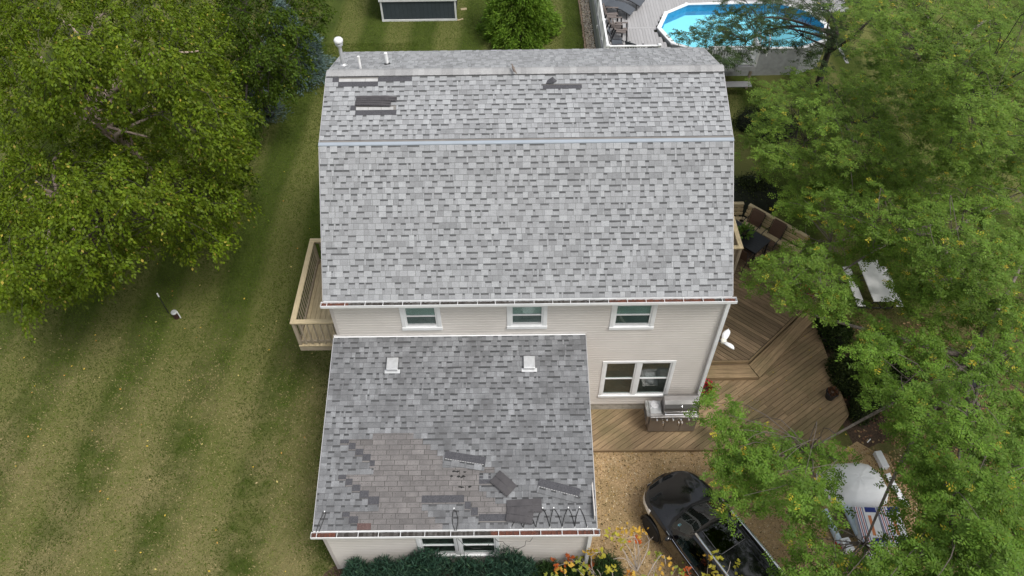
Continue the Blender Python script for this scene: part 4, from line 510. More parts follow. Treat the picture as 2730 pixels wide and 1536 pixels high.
def window(x0, x1, z0, z1, Y, parent, style):
    """x0..z1 = outer edge of the casing; Y = face of the wall"""
    w = MB(); cw = .10 if style == 'small' else .085
    yo = Y - .035
    w.box(x0, x1, yo, Y + .02, z1 - cw, z1); w.box(x0, x0 + cw, yo, Y + .02, z0 + cw, z1 - cw); w.box(x1 - cw, x1, yo, Y + .02, z0 + cw, z1 - cw)
    w.box(x0 - .01, x1 + .01, yo - .02, Y + .02, z0, z0 + cw)
    win = w.build('window', WHITE, parent, bevel=.006)
    ix0, ix1, iz0, iz1 = x0 + cw, x1 - cw, z0 + cw, z1 - cw
    spans = [(ix0, ix1)] if style == 'small' else [(ix0, (ix0 + ix1) / 2 - .055), ((ix0 + ix1) / 2 + .055, ix1)]
    if style != 'small':
        B(spans[0][1], spans[1][0], yo + .004, Y + .03, iz0, iz1).build('mullion', WHITE, win)
    for a, b in spans:
        f = .045; s = MB()
        s.box(a, a + f, Y - .01, Y + .06, iz0, iz1); s.box(b - f, b, Y - .01, Y + .06, iz0, iz1)
        s.box(a + f, b - f, Y - .01, Y + .06, iz1 - f, iz1); s.box(a + f, b - f, Y - .01, Y + .06, iz0, iz0 + f)
        s.build('sash_frame', WHITE, win)
        zm = (iz0 + iz1) / 2 + (.01 if style == 'small' else .0)
        B(a + f, b - f, Y + .002, Y + .05, zm - .018, zm + .018).build('meeting_rail', WHITE, win)
        B(a + f, b - f, Y + .022, Y + .026, zm + .018, iz1 - f).build('pane', GLASS, win)
        B(a + f, b - f, Y + .012, Y + .016, iz0 + f, zm - .018).build('pane', GLASS, win)
        if style == 'small':
            B(a + f, b - f, Y - .004, Y + .05, iz0 + f, iz0 + f + .05).build('sash_rail', mat('grey sash', (.5, .5, .51), .5), win)
            sl = MB(); k = 0; z = iz1 - f - .01
            while z > zm + .03:
                sl.hexa([(a + f, Y + .036, z - .040), (b - f, Y + .036, z - .040), (b - f, Y + .039, z - .040), (a + f, Y + .039, z - .040),
                         (a + f, Y + .052, z), (b - f, Y + .052, z), (b - f, Y + .055, z), (a + f, Y + .055, z)]); z -= .042
            sl.build('blind', BLIND, win)
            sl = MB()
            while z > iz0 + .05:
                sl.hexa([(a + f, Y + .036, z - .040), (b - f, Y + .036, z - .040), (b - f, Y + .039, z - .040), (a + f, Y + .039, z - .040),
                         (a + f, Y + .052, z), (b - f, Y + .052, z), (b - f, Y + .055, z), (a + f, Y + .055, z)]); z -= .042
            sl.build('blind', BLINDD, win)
        else:
            B(a + f, b - f, Y - .002, Y + .006, iz0 + f, iz0 + f + .03).build('sash_rail', mat('grey sash', (.5, .5, .51), .5), win)
            B(a + f, b - f, Y + .055, Y + .06, iz0 + f, iz1 - f).build('curtain', SCREEN, win)
    # the dim room behind
    rm = MB(); d = .14 if style == 'small' else 1.3; a, b = ix0, ix1; y0, y1 = Y + .121, Y + d
    rm.add([(a, y0, iz0), (b, y0, iz0), (b, y1, iz0), (a, y1, iz0), (a, y0, iz1), (b, y0, iz1), (b, y1, iz1), (a, y1, iz1)],
           [(0, 1, 2, 3), (7, 6, 5, 4), (2, 6, 7, 3), (1, 5, 6, 2), (0, 3, 7, 4)])
    rm.build('room', ROOM if style != 'small' else DARK, win)
    return win
W2 = [(-8.17, -7.15, 4.21, 5.205), (-5.48, -4.46, 4.215, 5.20), (-2.85, -1.71, 4.13, 5.20)]
W1 = [(-2.88, -.87, .91, 2.69)]
WG = [(-7.72, -5.72, .92, 2.14)]
def inner(ws): return [(a + .03, b - .03, c + .03, d - .03) for a, b, c, d in ws]
mats_wall = mat('wall sheathing', (.4, .37, .35), .8)
wall('wall', WXL, WXR, .5, 5.45, WY, .12, inner(W2 + W1), mats_wall, house)
siding(WXL + .06, WXR - .06, .5, 5.42, WY, inner(W2 + W1), house)
wall('wall', -9.93, -3.50, .12, 2.62, GWY, .12, inner(WG), mats_wall, house)
siding(-9.87, -3.56, .12, 2.62, GWY, inner(WG), house)
for w in W2: window(*w, WY - .012, house, 'small')
for w in W1: window(*w, WY - .012, house, 'wide')
for w in WG: window(*w, GWY - .012, house, 'wide')
# bits of furniture seen dimly in the room behind the wide window
# gable and rear walls
side = MB()
for x0, x1 in ((WXL, WXL + .12), (WXR - .12, WXR)):
    pr = [(WY + .12, .5), (2 * RDY - WY, .5), (2 * RDY - WY, ZE), (BBY, BKZ - .08), (RDY, RDZ - .08), (BKY, BKZ - .08), (WY + .12, ZE)]
    n = len(pr)
    side.add([(x0, y, z) for y, z in pr] + [(x1, y, z) for y, z in pr], [tuple(range(n)), tuple(range(2 * n - 1, n - 1, -1))] + [(i, n + i, n + (i + 1) % n, (i + 1) % n) for i in range(n)])
side.box(WXL + .12, WXR - .12, 2 * RDY - WY - .12, 2 * RDY - WY, .5, ZE - .1)
side.build('wall', SIDING, house)
gs = MB()
for x0, x1 in ((-9.93, -9.81), (-3.62, -3.50)):
    pr = [(GWY + .12, .12), (WY - .02, .12), (WY - .02, GTZ - .12), (GWY + .12, GBZ - .08)]
    gs.add([(x0, y, z) for y, z in pr] + [(x1, y, z) for y, z in pr], [(0, 1, 2, 3), (7, 6, 5, 4)] + [(i, 4 + i, 4 + (i + 1) % 4, (i + 1) % 4) for i in range(4)])
gs.build('wall', SIDING, house)
B(-3.5, -3.49 + .012, GWY + .06, WY - .02, .12, 3.0).build('siding', SIDING, house)
# foundation
B(WXL + .03, WXR - .03, WY + .032, 2 * RDY - WY - .05, 0, .5).build('foundation', BLOCK, house)
B(-9.9, -3.53, GWY + .03, WY - .03, 0, .12).build('foundation', mat('painted slab edge', (.42, .34, .27), .9, var=.15), house)
blk = MB().box(-.195, .195, 0, .03, -.095, .095).mesh('foundation_block', BLOCK)
for r in range(2):
    x = -3.3 + .2 * r
    while x < -.1:
        o = inst('foundation_block', blk, house, (x, WY + .003 + random.uniform(0, .003), .30 - .0 + r * .0 + (-.2 if r else 0) + .1)); x += .40
# corner boards
for x0, x1, z0, z1, y in ((WXL - .012, WXL + .07, .45, 5.45, WY), (WXR - .075, WXR + .012, .45, 5.45, WY), (-9.945, -9.86, .1, 2.66, GWY), (-3.57, -3.485, .1, 2.66, GWY)):
    m_ = MB().box(x0, x1, y - .028, y - .001, z0, z1)
    m_.build('corner_board', TAUPE, house)
    xa, xb = (x0, x0 + .012) if x0 < -5 and x0 != -3.57 else (x1 - .012, x1)
    B(xa, xb, y + .001, y + .08, z0, z1).build('corner_board', TAUPE, house)

# ---------------------------------------------------------------- shingles
def strip_mesh(xa, xb, seed, tones, ylen=EX + .012, top=True):
    """a run of laminated shingle from xa to xb: recessed base with proud tabs"""
    r = random.Random(seed); mb = MB(); x = xa; k = r.random() < .5
    zl, zh = .011, .003
    def surf(x0, x1, y0, y1, dz, c):
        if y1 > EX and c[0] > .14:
            surf(x0, x1, EX - .006, y1, dz, (.12, .12, .125)); y1 = EX - .006  # thin dark strip: shadow under the course above, painted into the colour
        za = zl + (zh - zl) * y0 / ylen + dz; zb = zl + (zh - zl) * y1 / ylen + dz
        mb.add([(x0, y0, za), (x1, y0, za), (x1, y1, zb), (x0, y1, zb)], [(0, 1, 2, 3)], 0, c)
        return za, zb
    def tone(ts):
        v = r.choice(ts) * r.uniform(.94, 1.06); return (v * .965, v * .99, v * 1.025)
    mb.add([(xa, 0, 0), (xb, 0, 0), (xb, 0, zl), (xa, 0, zl)], [(0, 1, 2, 3)], 0, (.10, .10, .10))
    for xx in (xa, xb): mb.add([(xx, 0, 0), (xx, ylen, 0), (xx, ylen, zh), (xx, 0, zl)], [(0, 1, 2, 3) if xx == xb else (3, 2, 1, 0)], 0, (.3, .3, .3))
    while x < xb - .001:
        w = r.choice([.10, .13, .16, .185, .20]) if k else r.choice([.09, .12, .15, .185])
        if r.random() < .12: w = .05
        x2 = min(x + w, xb)
        if xb - x2 < .03: x2 = xb
        if k:      # proud tab
            c = tone(tones[0]); g_ = .0035
            xx0, xx1 = x + g_, x2 - g_
            za, zb = surf(xx0, xx1, 0, ylen, .006, c)
            e = tuple(q * .55 for q in c)
            mb.add([(xx0, 0, 0), (xx1, 0, 0), (xx1, 0, za), (xx0, 0, za)], [(0, 1, 2, 3)], 0, e)
            for xx, fl in ((xx0, 0), (xx1, 1)):
                f_ = (0, 1, 2, 3) if fl else (3, 2, 1, 0)
                mb.add([(xx, 0, za - .006), (xx, ylen, zb - .006), (xx, ylen, zb), (xx, 0, za)], [f_], 0, e)
            surf(x, xx0, 0, ylen, 0, (.13, .13, .13)); surf(xx1, x2, 0, ylen, 0, (.13, .13, .13))
        else:      # recessed part with its dark upper band
            c = tone(tones[1]); d = tuple(q * .33 for q in tone(tones[1]))
            if r.random() < .78:
                yb = EX * r.uniform(.66, .72)
                surf(x, x2, 0, yb, 0, c); surf(x, x2, yb, ylen, 0.0, d)
            else: surf(x, x2, 0, ylen, 0, c)
        k = not k if r.random() < .93 else k
        x = x2
    return mb
TM = ([.415, .445, .40, .37, .43, .30, .41, .385], [.355, .32, .375, .34])
TG = ([.29, .32, .27, .24, .30, .20, .27], [.245, .22, .26, .235])
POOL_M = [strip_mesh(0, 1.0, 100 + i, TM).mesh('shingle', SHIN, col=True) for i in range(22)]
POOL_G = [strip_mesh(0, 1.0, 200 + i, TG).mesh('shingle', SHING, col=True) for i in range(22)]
cands = []      # (distance, function)
CAMP = Vector((-5.28, -11.58, 19.35))
def roof_plane(part, y0, z0, ang, ncourse, xa, xb, mats_, tones, pool, s0=0.0, holes=None, flip=False, off=None):
    """queue the courses of one roof plane; y0,z0 lower edge; holes(course)->list of (xa,xb)"""
    for i in range(ncourse):
        s = s0 + i * EX
        o_ = random.Random(i * 7 + ncourse).choice([0, .17, .34, .5, .67, .83]) if off is None else off
        gaps = sorted(holes(i)) if holes else []
        runs = []; cur = xa
        for a, b in gaps:
            if a > cur: runs.append((cur, a))
            cur = max(cur, b)
        if cur < xb: runs.append((cur, xb))
        for a, b in runs:
            x = a; first = True
            while x < b - .01:
                x2 = min(x + (1.0 if not first or a != xa else max(o_, .25)), b)
                if b - x2 < .12: x2 = b
                first = False
                ca, sa = math.cos(ang), math.sin(ang)
                if flip: loc = Vector((x2, y0 - s * ca, z0 + s * sa)); rot = (ang, 0, PI)
                else: loc = Vector((x, y0 + s * ca, z0 + s * sa)); rot = (ang, 0, 0)
                cands.append(((loc - CAMP).length, part, loc, rot, x2 - x, pool, tones, mats_))
                x = x2
# roof panels under the shingles
def panel(name, x0, x1, y0, z0, ang, ln, mt, flip=False, th=.10):
    ca, sa = math.cos(ang), math.sin(ang); sg = -1 if flip else 1
    vs = []
    for dz in (-.004 - th, -.004):
        for s in (0, ln):
            for x in (x0, x1): vs.append((x, y0 + sg * s * ca - sg * dz * sa, z0 + s * sa + dz * ca))
    return MB().add(vs, [(0, 1, 3, 2), (4, 6, 7, 5), (0, 4, 5, 1), (2, 3, 7, 6), (0, 2, 6, 4), (1, 5, 7, 3)]).build(name, mt, house)
DECKING = mat('roof sheathing', (.20, .19, .18), .9)
mroof = panel('main_roof', XL + .01, XR - .01, 0.004, ZE, LA, LL - .01, DECKING)
for k in ('u', 'b', 'd'):
    pass
p_up = panel('upper_roof', XL + .01, XR - .01, BKY, BKZ, UA, UL, DECKING)
p_bk = panel('rear_roof', XL + .01, XR - .01, BBY, BKZ, UA, UL, DECKING, flip=True)
p_bl = panel('rear_roof', XL + .01, XR - .01, 2 * RDY, ZE, LA, LL, DECKING, flip=True)
p_g = panel('garage_roof', GXL + .01, GXR - .01, GBY, GBZ, GA, GL - .04, DECKING)
MISS = [(-8.8, 2.31), (-7.8, 2.3), (-7.79, 2.17), (-7.56, 2.16), (-7.55, 2.03), (-7.38, 2.01), (-7.36, 1.89), (-7.2, 1.88), (-7.19, 1.75), (-7.06, 1.74), (-7.06, 1.5), (-5.81, 1.48), (-5.81, 1.34), (-6.18, 1.22), (-6.17, 0.88), (-6.0, 0.87), (-6.0, 0.75), (-5.79, 0.75), (-5.79, 0.63), (-5.51, 0.61), (-5.51, 0.35), (-6.19, 0.35), (-6.2, 0.49), (-6.35, 0.5), (-6.35, 0.63), (-6.51, 0.63), (-6.51, 0.77), (-7.53, 0.78), (-7.51, 0.44), (-7.37, 0.43), (-7.35, 0.3), (-7.2, 0.29), (-7.18, 0.15), (-7.02, 0.15), (-7.01, -0.01), (-8.98, 0.01), (-9.0, 0.16), (-9.19, 0.16), (-9.21, 0.42), (-8.52, 0.42), (-8.53, 0.59), (-8.78, 0.59), (-8.79, 0.77), (-8.99, 0.77), (-9.0, 0.91), (-9.17, 0.91), (-9.19, 1.05), (-9.34, 1.05), (-9.36, 1.28), (-8.71, 1.29), (-8.72, 1.62), (-8.8, 1.63), (-8.82, 1.78), (-8.99, 1.78), (-9.0, 1.91), (-9.19, 1.91), (-9.2, 2.06), (-9.36, 2.07), (-9.37, 2.16), (-8.79, 2.17)]
SQ = [(-9.58, 2.16, -9.36, 2.05), (-9.36, 2.06, -9.19, 1.9), (-9.19, 1.91, -8.99, 1.76), (-9.0, 1.78, -8.8, 1.62), (-8.82, 1.63, -8.69, 1.49), (-9.54, 1.29, -9.35, 1.18), (-9.36, 1.19, -9.19, 1.04), (-9.19, 1.05, -8.99, 0.9), (-9.0, 0.91, -8.78, 0.74), (-8.79, 0.77, -8.52, 0.59), (-9.37, 0.42, -9.19, 0.31), (-9.2, 0.32, -8.98, 0.16), (-9.0, 0.16, -8.67, 0.01), (-7.53, 0.78, -6.52, 0.61), (-6.51, 0.63, -6.36, 0.46), (-6.36, 0.49, -6.19, 0.31), (-6.18, 0.34, -5.53, 0.18), (-6.18, 1.22, -5.83, 1.04)]
def cross_x(poly, s):
    xs = []
    for i in range(len(poly)):
        (xa, sa), (xb, sb) = poly[i - 1], poly[i]
        if (sa > s) != (sb > s): xs.append(xa + (xb - xa) * (s - sa) / (sb - sa))
    xs.sort(); return list(zip(xs[::2], xs[1::2]))
GOFF = .0
def gar_holes(i):
    s = GOFF + (i + .55) * EX
    hs = cross_x(MISS, s)
    for a, t, b, bt in SQ:
        if bt < s < t: hs.append((a, b))
    return hs
UP_MISS = {12: [(-9.76, -7.78)], 11: [(-9.61, -8.62)], 6: [(-9.25, -8.13)], 5: [(-9.12, -8.12)]}
def up_holes(i):
    h = list(UP_MISS.get(i, []))
    if i == 10: h = h + [(-4.52, -3.55)]
    return h
roof_plane(mroof, 0, ZE, LA, 26, XL, XR, SHIN, TM, POOL_M)
roof_plane(p_up, BKY, BKZ, UA, 14, XL, XR, SHIN, TM, POOL_M, s0=.13 - .0, holes=up_holes)
roof_plane(p_bk, BBY, BKZ, UA, 14, XL, XR, SHIN, TM, POOL_M, s0=.02, flip=True)
roof_plane(p_g, GBY, GBZ, GA, 34, GXL, GXR, SHING, TG, POOL_G, holes=gar_holes)
cands.sort(key=lambda c: c[0])
rest = {}
for k, (dist_, part, loc, rot, ln, pool, tones, mm) in enumerate(cands):
    if k < 300:
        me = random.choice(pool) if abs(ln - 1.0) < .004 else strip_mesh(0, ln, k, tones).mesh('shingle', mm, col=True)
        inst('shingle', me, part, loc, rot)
    else:
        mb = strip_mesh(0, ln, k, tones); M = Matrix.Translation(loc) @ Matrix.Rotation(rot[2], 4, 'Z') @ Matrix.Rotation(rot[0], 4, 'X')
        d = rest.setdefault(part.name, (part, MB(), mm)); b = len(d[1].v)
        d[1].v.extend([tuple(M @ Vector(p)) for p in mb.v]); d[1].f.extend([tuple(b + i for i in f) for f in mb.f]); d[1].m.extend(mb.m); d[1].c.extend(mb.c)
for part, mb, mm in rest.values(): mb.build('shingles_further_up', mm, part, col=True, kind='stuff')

def on_roof(y0, z0, ang):
    ca, sa = math.cos(ang), math.sin(ang)
    return lambda x, s, h=0.0: (x, y0 + s * ca - h * sa, z0 + s * sa + h * ca)
GR = on_roof(GBY, GBZ, GA); UR = on_roof(BKY, BKZ, UA); MR = on_roof(0, ZE, LA)
def slab(F, pts, h0, h1, mt, name, parent, hs=None):
    n = len(pts); hs = hs or [0] * n
    vs = [F(x, s, h0 + dh) for (x, s), dh in zip(pts, hs)] + [F(x, s, h1 + dh) for (x, s), dh in zip(pts, hs)]
    return MB().add(vs, [tuple(range(n - 1, -1, -1)), tuple(range(n, 2 * n))] + [(i, (i + 1) % n, n + (i + 1) % n, n + i) for i in range(n)]).build(name, mt, parent)
# old three-tab layer laid bare on the garage roof
EO = .125
tabm = []
for q in range(6):
    mb = MB()
    for t in range(3):
        x0 = t * .305 + .007; x1 = (t + 1) * .305 - .007; c = random.choice([.9, 1, 1.1, .78, .95]); c = (c, c * .985, c * .98)
        mb.add([(x0, 0, 0), (x1, 0, 0), (x1, EO + .01, -.003), (x0, EO + .01, -.003), (x0, 0, .006), (x1, 0, .006), (x1, EO + .01, .001), (x0, EO + .01, .001)],
               [(4, 5, 6, 7)], 0, c)
        mb.add([(x0, EO - .009, .0025), (x1, EO - .009, .0025), (x1, EO + .003, .0022), (x0, EO + .003, .0022)], [(0, 1, 2, 3)], 0, (.4, .4, .4))  # dark course line painted on, standing in for shade of the next course
        mb.add([(x0, 0, 0), (x1, 0, 0), (x1, 0, .006), (x0, 0, .006)], [(0, 1, 2, 3)], 0, (.3, .3, .3))
        for xx in (x0, x1): mb.add([(xx, 0, 0), (xx, EO, 0), (xx, EO, .002), (xx, 0, .006)], [(0, 1, 2, 3)], 0, (.3, .3, .3))
        for hx in (.06, .2):
            if random.random() < .55: mb.box(x0 + hx, x0 + hx + .012, .065, .077, .001, .007, 0, (.18, .16, .15))
        mb.box(x0 - .01, x0, .0, EO, -.006, -.001, 0, (.16, .15, .15))
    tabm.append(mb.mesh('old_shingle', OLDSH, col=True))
for i in range(19):
    s = .005 + i * EO; x = -9.75 + (i % 2) * .1525 + (i % 3) * .05
    while x < -5.4:
        if any(a - .92 < x < b + .05 for a, b in cross_x(MISS, min(s + .07, 2.29)) + cross_x(MISS, s + .01) + cross_x(MISS, min(s + .12, 2.3))):
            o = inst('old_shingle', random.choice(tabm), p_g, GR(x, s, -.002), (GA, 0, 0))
        x += .915
for k, (a, t, b, bt) in enumerate(SQ):
    slab(GR, [(a + .005, bt), (b - .005, bt), (b - .005, t), (a + .005, t)], -.003, .010, REDSH if k == 12 else DARKSH, 'shingle_headlap', p_g)
# torn holes showing black felt
for x, s in [(-6.75, 1.46), (-6.64, 1.46), (-6.78, 1.34), (-6.70, 1.335), (-6.52, 1.32), (-6.66, 1.22), (-6.55, 1.22), (-6.60, 1.20), (-6.83, 1.23), (-6.63, 0.97), (-6.57, .965), (-6.4, 0.98)]:
    n = 9; pts = [(x + math.cos(2 * PI * k / n) * random.uniform(.02, .065), s + math.sin(2 * PI * k / n) * random.uniform(.01, .035)) for k in range(n)]
    slab(GR, pts, .0, .0065, mat('torn black felt', (.018, .018, .018), .95), 'torn_patch', p_g)
# upper roof: bared headlaps and white adhesive side strips
r_ = lambda i: .13 + i * EX
for a, b, i, fr_ in ((-9.61, -8.62, 11, 0), (-8.62, -7.78, 12, 0), (-9.76, -9.61, 12, 0), (-9.12, -8.12, 5, 0), (-9.25, -9.12, 6, 0), (-4.52, -3.55, 10, .03)):
    slab(UR, [(a, r_(i)), (b, r_(i)), (b, r_(i + 1) - fr_ + .004), (a, r_(i + 1) - fr_ + .004)], .0, .012, DARKSH, 'shingle_headlap', p_up)
for a, b, i in ((-9.60, -9.28, 12), (-9.27, -8.95, 12), (-8.94, -8.63, 12), (-9.11, -8.82, 6), (-8.81, -8.50, 6), (-8.49, -8.20, 6)):
    slab(UR, [(a, r_(i)), (b, r_(i)), (b, r_(i + 1) - .05), (a, r_(i + 1) - .05)], .0, .010, mat('pale shingle face', (.42, .42, .42), .9, speck=.1), 'shingle_face', p_up)
# flashing strip at the break, drip edges, ridge caps
ca, sa = math.cos(LA), math.sin(LA)
st = MB()
ya = [MR(0, LL - .015, .022), MR(0, LL, .024), UR(0, .0, .026), UR(0, .065, .020)]
for (x0, x1) in ((XL - .02, XR + .02),):
    vs = [(x0, p[1], p[2]) for p in ya] + [(x1, p[1], p[2]) for p in ya]
    st.add(vs, [(i, 4 + i, 5 + i, i + 1) for i in range(3)])
    vs2 = [(x0, p[1], p[2] - .02) for p in ya] + [(x1, p[1], p[2] - .02) for p in ya]
    st.add(vs2, [(i + 1, 5 + i, 4 + i, i) for i in range(3)]); b = 0
    st.add([vs[0], vs[4], vs2[4], vs2[0]], [(0, 1, 2, 3)]); st.add([vs[3], vs[7], vs2[7], vs2[3]], [(3, 2, 1, 0)])
    st.add([vs[0], vs[1], vs[2], vs[3], vs2[3], vs2[2], vs2[1], vs2[0]], [(0, 1, 2, 3, 4, 5, 6, 7)])
st.build('flashing_strip', STRIP, house)
# ridge cap pieces
x = XL; k = 0
while x < XR - .02:
    w = random.uniform(.135, .15); x2 = min(x + w, XR + .01); mb = MB()
    hs = .038; rise = .006
    prof = []
    for j in range(-5, 6):
        tt = j / 5; s = tt * .165
        y = RDY + s * math.cos(UA); z = RDZ + hs + .012 - abs(s) * math.sin(UA) - .012 * tt * tt
        prof.append((y, z))
    v = random.choice([.42, .45, .40, .47, .38]) * random.uniform(.95, 1.05); c = (v, v, v * 1.01)
    n = len(prof)
    vs = [(x, y, z) for y, z in prof] + [(x2 + .012, y, z + rise) for y, z in prof] + [(x, y, z - .03) for y, z in prof] + [(x2 + .012, y, z - .03 + rise) for y, z in prof]
    fs = [(i, n + i, n + i + 1, i + 1) for i in range(n - 1)]
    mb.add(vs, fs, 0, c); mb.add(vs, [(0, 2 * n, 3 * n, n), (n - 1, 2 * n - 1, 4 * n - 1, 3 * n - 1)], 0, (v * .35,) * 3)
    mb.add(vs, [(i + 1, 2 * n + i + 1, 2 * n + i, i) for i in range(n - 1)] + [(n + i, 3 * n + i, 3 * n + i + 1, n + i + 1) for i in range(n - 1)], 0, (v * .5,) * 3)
    mb.build('ridge_cap', SHIN, house, col=True); x = x2; k += 1
# rake edges
RAKE = mat('grey rake metal', (.42, .42, .43), .5)
for (x, F, ln, wd) in ((XL - .015, MR, LL, 1), (XR + .015, MR, LL, 1), (XL - .015, UR, UL, 1), (XR + .015, UR, UL, 1), (GXL - .015, GR, GL - .05, 1), (GXR + .015, GR, GL - .05, 1)):
    slab(F, [(x - .008, 0), (x + .008, 0), (x + .008, ln), (x - .008, ln)], -.14, -.006, RAKE, 'rake_trim', house)
RB = lambda x, s, h=0.0: (x, BBY - s * math.cos(UA) + h * math.sin(UA), BKZ + s * math.sin(UA) + h * math.cos(UA))
for x in (XL - .015, XR + .015): slab(RB, [(x - .012, 0), (x + .012, 0), (x + .012, UL), (x - .012, UL)], -.14, -.006, RAKE, 'rake_trim', house)
# metal apron where garage roof meets wall
slab(GR, [(GXL, GL - .055), (GXR, GL - .055), (GXR, GL - .012), (GXL, GL - .012)], .012, .026, WHITE, 'wall_flashing', house)
B(GXL + .0, GXR + .03, WY - .034, WY - .018, GTZ + .0, GTZ + .075).build('wall_flashing', mat('pale flashing', (.6, .57, .55), .6), house)

# ---------------------------------------------------------------- gutters
def gutter(x0, x1, yb, zt, straps, parent, reds=()):
    w, d, th = .135, .078, .006
    m = MB()
    m.box(x0, x1, yb - .008, yb, zt - d, zt + .012)
    m.box(x0, x1, yb - w, yb - .008, zt - d, zt - d + th)
    m.box(x0, x1, yb - w - th, yb - w, zt - d, zt)
    m.box(x0, x1, yb - w - .010, yb - w + .005, zt, zt + .008)
    for x in (x0 - .004, x1): m.box(x, x + .004, yb - w - th, yb, zt - d, zt + .004)
    gt = m.build('gutter', WHITE, parent)
    for x in straps: B(x - .006, x + .006, yb - w - .012, yb + .012, zt + .011, zt + .017).build('gutter_strap', WHITE, gt)
    db = MB(); x = x0 + .01
    rr = random.Random(int(x0 * 10) % 97)
    while x < x1 - .03:
        x2 = min(x + .05, x1 - .006); h = zt - .040 + .018 * rr.random()
        red = any(a < x < b for a, b in reds); cdb = (.12, .042, .026) if red else rr.choice([(.05, .045, .04), (.07, .065, .06), (.035, .03, .026), (.09, .085, .08)])
        if red and rr.random() < .25: cdb = (.09, .04, .03)
        db.hexa([(x, yb - w + .003, zt - d + th), (x2, yb - w + .003, zt - d + th), (x2, yb - .012, zt - d + th), (x, yb - .012, zt - d + th),
                 (x, yb - w + .003, h - .01 * rr.random()), (x2, yb - w + .003, h - .02 * rr.random()), (x2, yb - .012, h), (x, yb - .012, h - .01 * rr.random())], 0, cdb); x = x2
    db.build('leaf_debris', LITTER, gt, kind='stuff', col=True)
    return gt
st1 = [-9.83 + .455 * i + random.uniform(-.02, .02) for i in range(22)]
gutter(XL - .06, XR + .10, -.012, ZE - .035, st1, house, [(-10, -9.35), (-3.0, -.45), (-.2, .1)])
gutter(GXL - .05, GXR + .07, GBY - .012, GBZ - .035, [-9.921, -9.449, -8.959, -8.489, -7.981, -7.417, -6.819, -6.282, -5.713, -5.224, -4.74, -4.247, -3.882, -3.516], house, [(-10.1, -9.5), (-5.9, -3.4)])
B(XL, XR, -.010, .012, ZE - .17, ZE - .012).build('fascia', WHITE, house)
B(XL, XR, .012, WY - .02, ZE - .17, ZE - .155).build('soffit', WHITE, house)
B(GXL, GXR, GBY - .010, GBY + .012, GBZ - .16, GBZ - .012).build('fascia', WHITE, house)
B(GXL, GXR, GBY + .012, GWY - .02, GBZ - .16, GBZ - .145).build('soffit', WHITE, house)
# downspouts
dm = MB(); dm.box(-.035, .065, WY - .115, WY - .03, .35, 5.33); dm.bar((.015, -.09, 5.45), (.015, WY - .07, 5.3), .09, .08)
dm.build('downspout', WHITE, house, bevel=.01)
dm = MB(); dm.box(-3.60, -3.51, GWY - .115, GWY - .03, .2, 2.56); dm.build('downspout', WHITE, house, bevel=.01)

# ---------------------------------------------------------------- roof fixtures
for xc, s0 in ((-8.42, 3.84), (-4.925, 3.84)):
    F = GR; v = MB()
    def fr(x, s, h): return F(x, s, h)
    a, b = xc - .145, xc + .145
    v.add([fr(a - .05, s0, .014), fr(b + .05, s0, .014), fr(b + .05, s0 + .10, .014), fr(a - .05, s0 + .10, .014), fr(a - .05, s0, .022), fr(b + .05, s0, .022), fr(b + .05, s0 + .10, .022), fr(a - .05, s0 + .10, .022)],
          [(4, 5, 6, 7), (0, 1, 5, 4), (1, 2, 6, 5), (3, 0, 4, 7)])
    base = v.build('roof_vent', METAL, house)
    v = MB(); h0, h1 = .06, .14
    p = [fr(a, s0 + .06, h0), fr(b, s0 + .06, h0), fr(b, s0 + .42, .02), fr(a, s0 + .42, .02), fr(a, s0 + .06, h1), fr(b, s0 + .06, h1), fr(b, s0 + .40, h1 * .75), fr(a, s0 + .40, h1 * .75)]
    v.hexa(p).build('vent_hood', METAL, base, bevel=.012)
    v = MB(); v.hexa([fr(a + .02, s0 + .09, .014), fr(b - .02, s0 + .09, .014), fr(b - .02, s0 + .4, .014), fr(a + .02, s0 + .4, .014), fr(a + .02, s0 + .09, .07), fr(b - .02, s0 + .09, .07), fr(b - .02, s0 + .38, .07), fr(a + .02, s0 + .38, .07)])
    v.build('vent_throat', BLACKM, base)
ch = MB(); cx, cy, cz = -9.64, 5.37, 8.60
ch.lathe([(.12, 0), (.12, .04), (.07, .1), (.047, .12), (.047, .66)], cx, cy, cz, 20)
chm = ch.build('flue_pipe', METAL, house, smooth=False)
MB().lathe([(.055, .60), (.09, .64), (.10, .69), (.085, .70)], cx, cy, cz, 24).build('flue_collar', METAL, chm)
MB().lathe([(.085, .715), (.112, .73), (.116, .79), (.09, .83), (.045, .845), (.0, .85)], cx, cy, cz, 24).build('flue_cap', WHITE, chm, smooth=True)
for (px_, py_, pz_, h_, r_) in ((-9.13, 5.01, 8.72, .42, .032), (-8.51, 5.41, 8.58, .40, .045)):
    vp = MB().tube([(px_, py_, pz_), (px_, py_, pz_ + h_)], r_, 14).build('vent_pipe', mat('white pvc', (.8, .8, .8), .4), house)
    if r_ > .04:
        MB().lathe([(.10, .02), (.10, .05), (.06, .11), (.045, .12)], px_, py_, pz_ - .0, 14).build('rubber_boot', BLACKM, vp)
        B(px_ - .13, px_ + .17, py_ - .10, py_ - .06, pz_ + .06, pz_ + .075).build('boot_flange', BLACKM, vp)
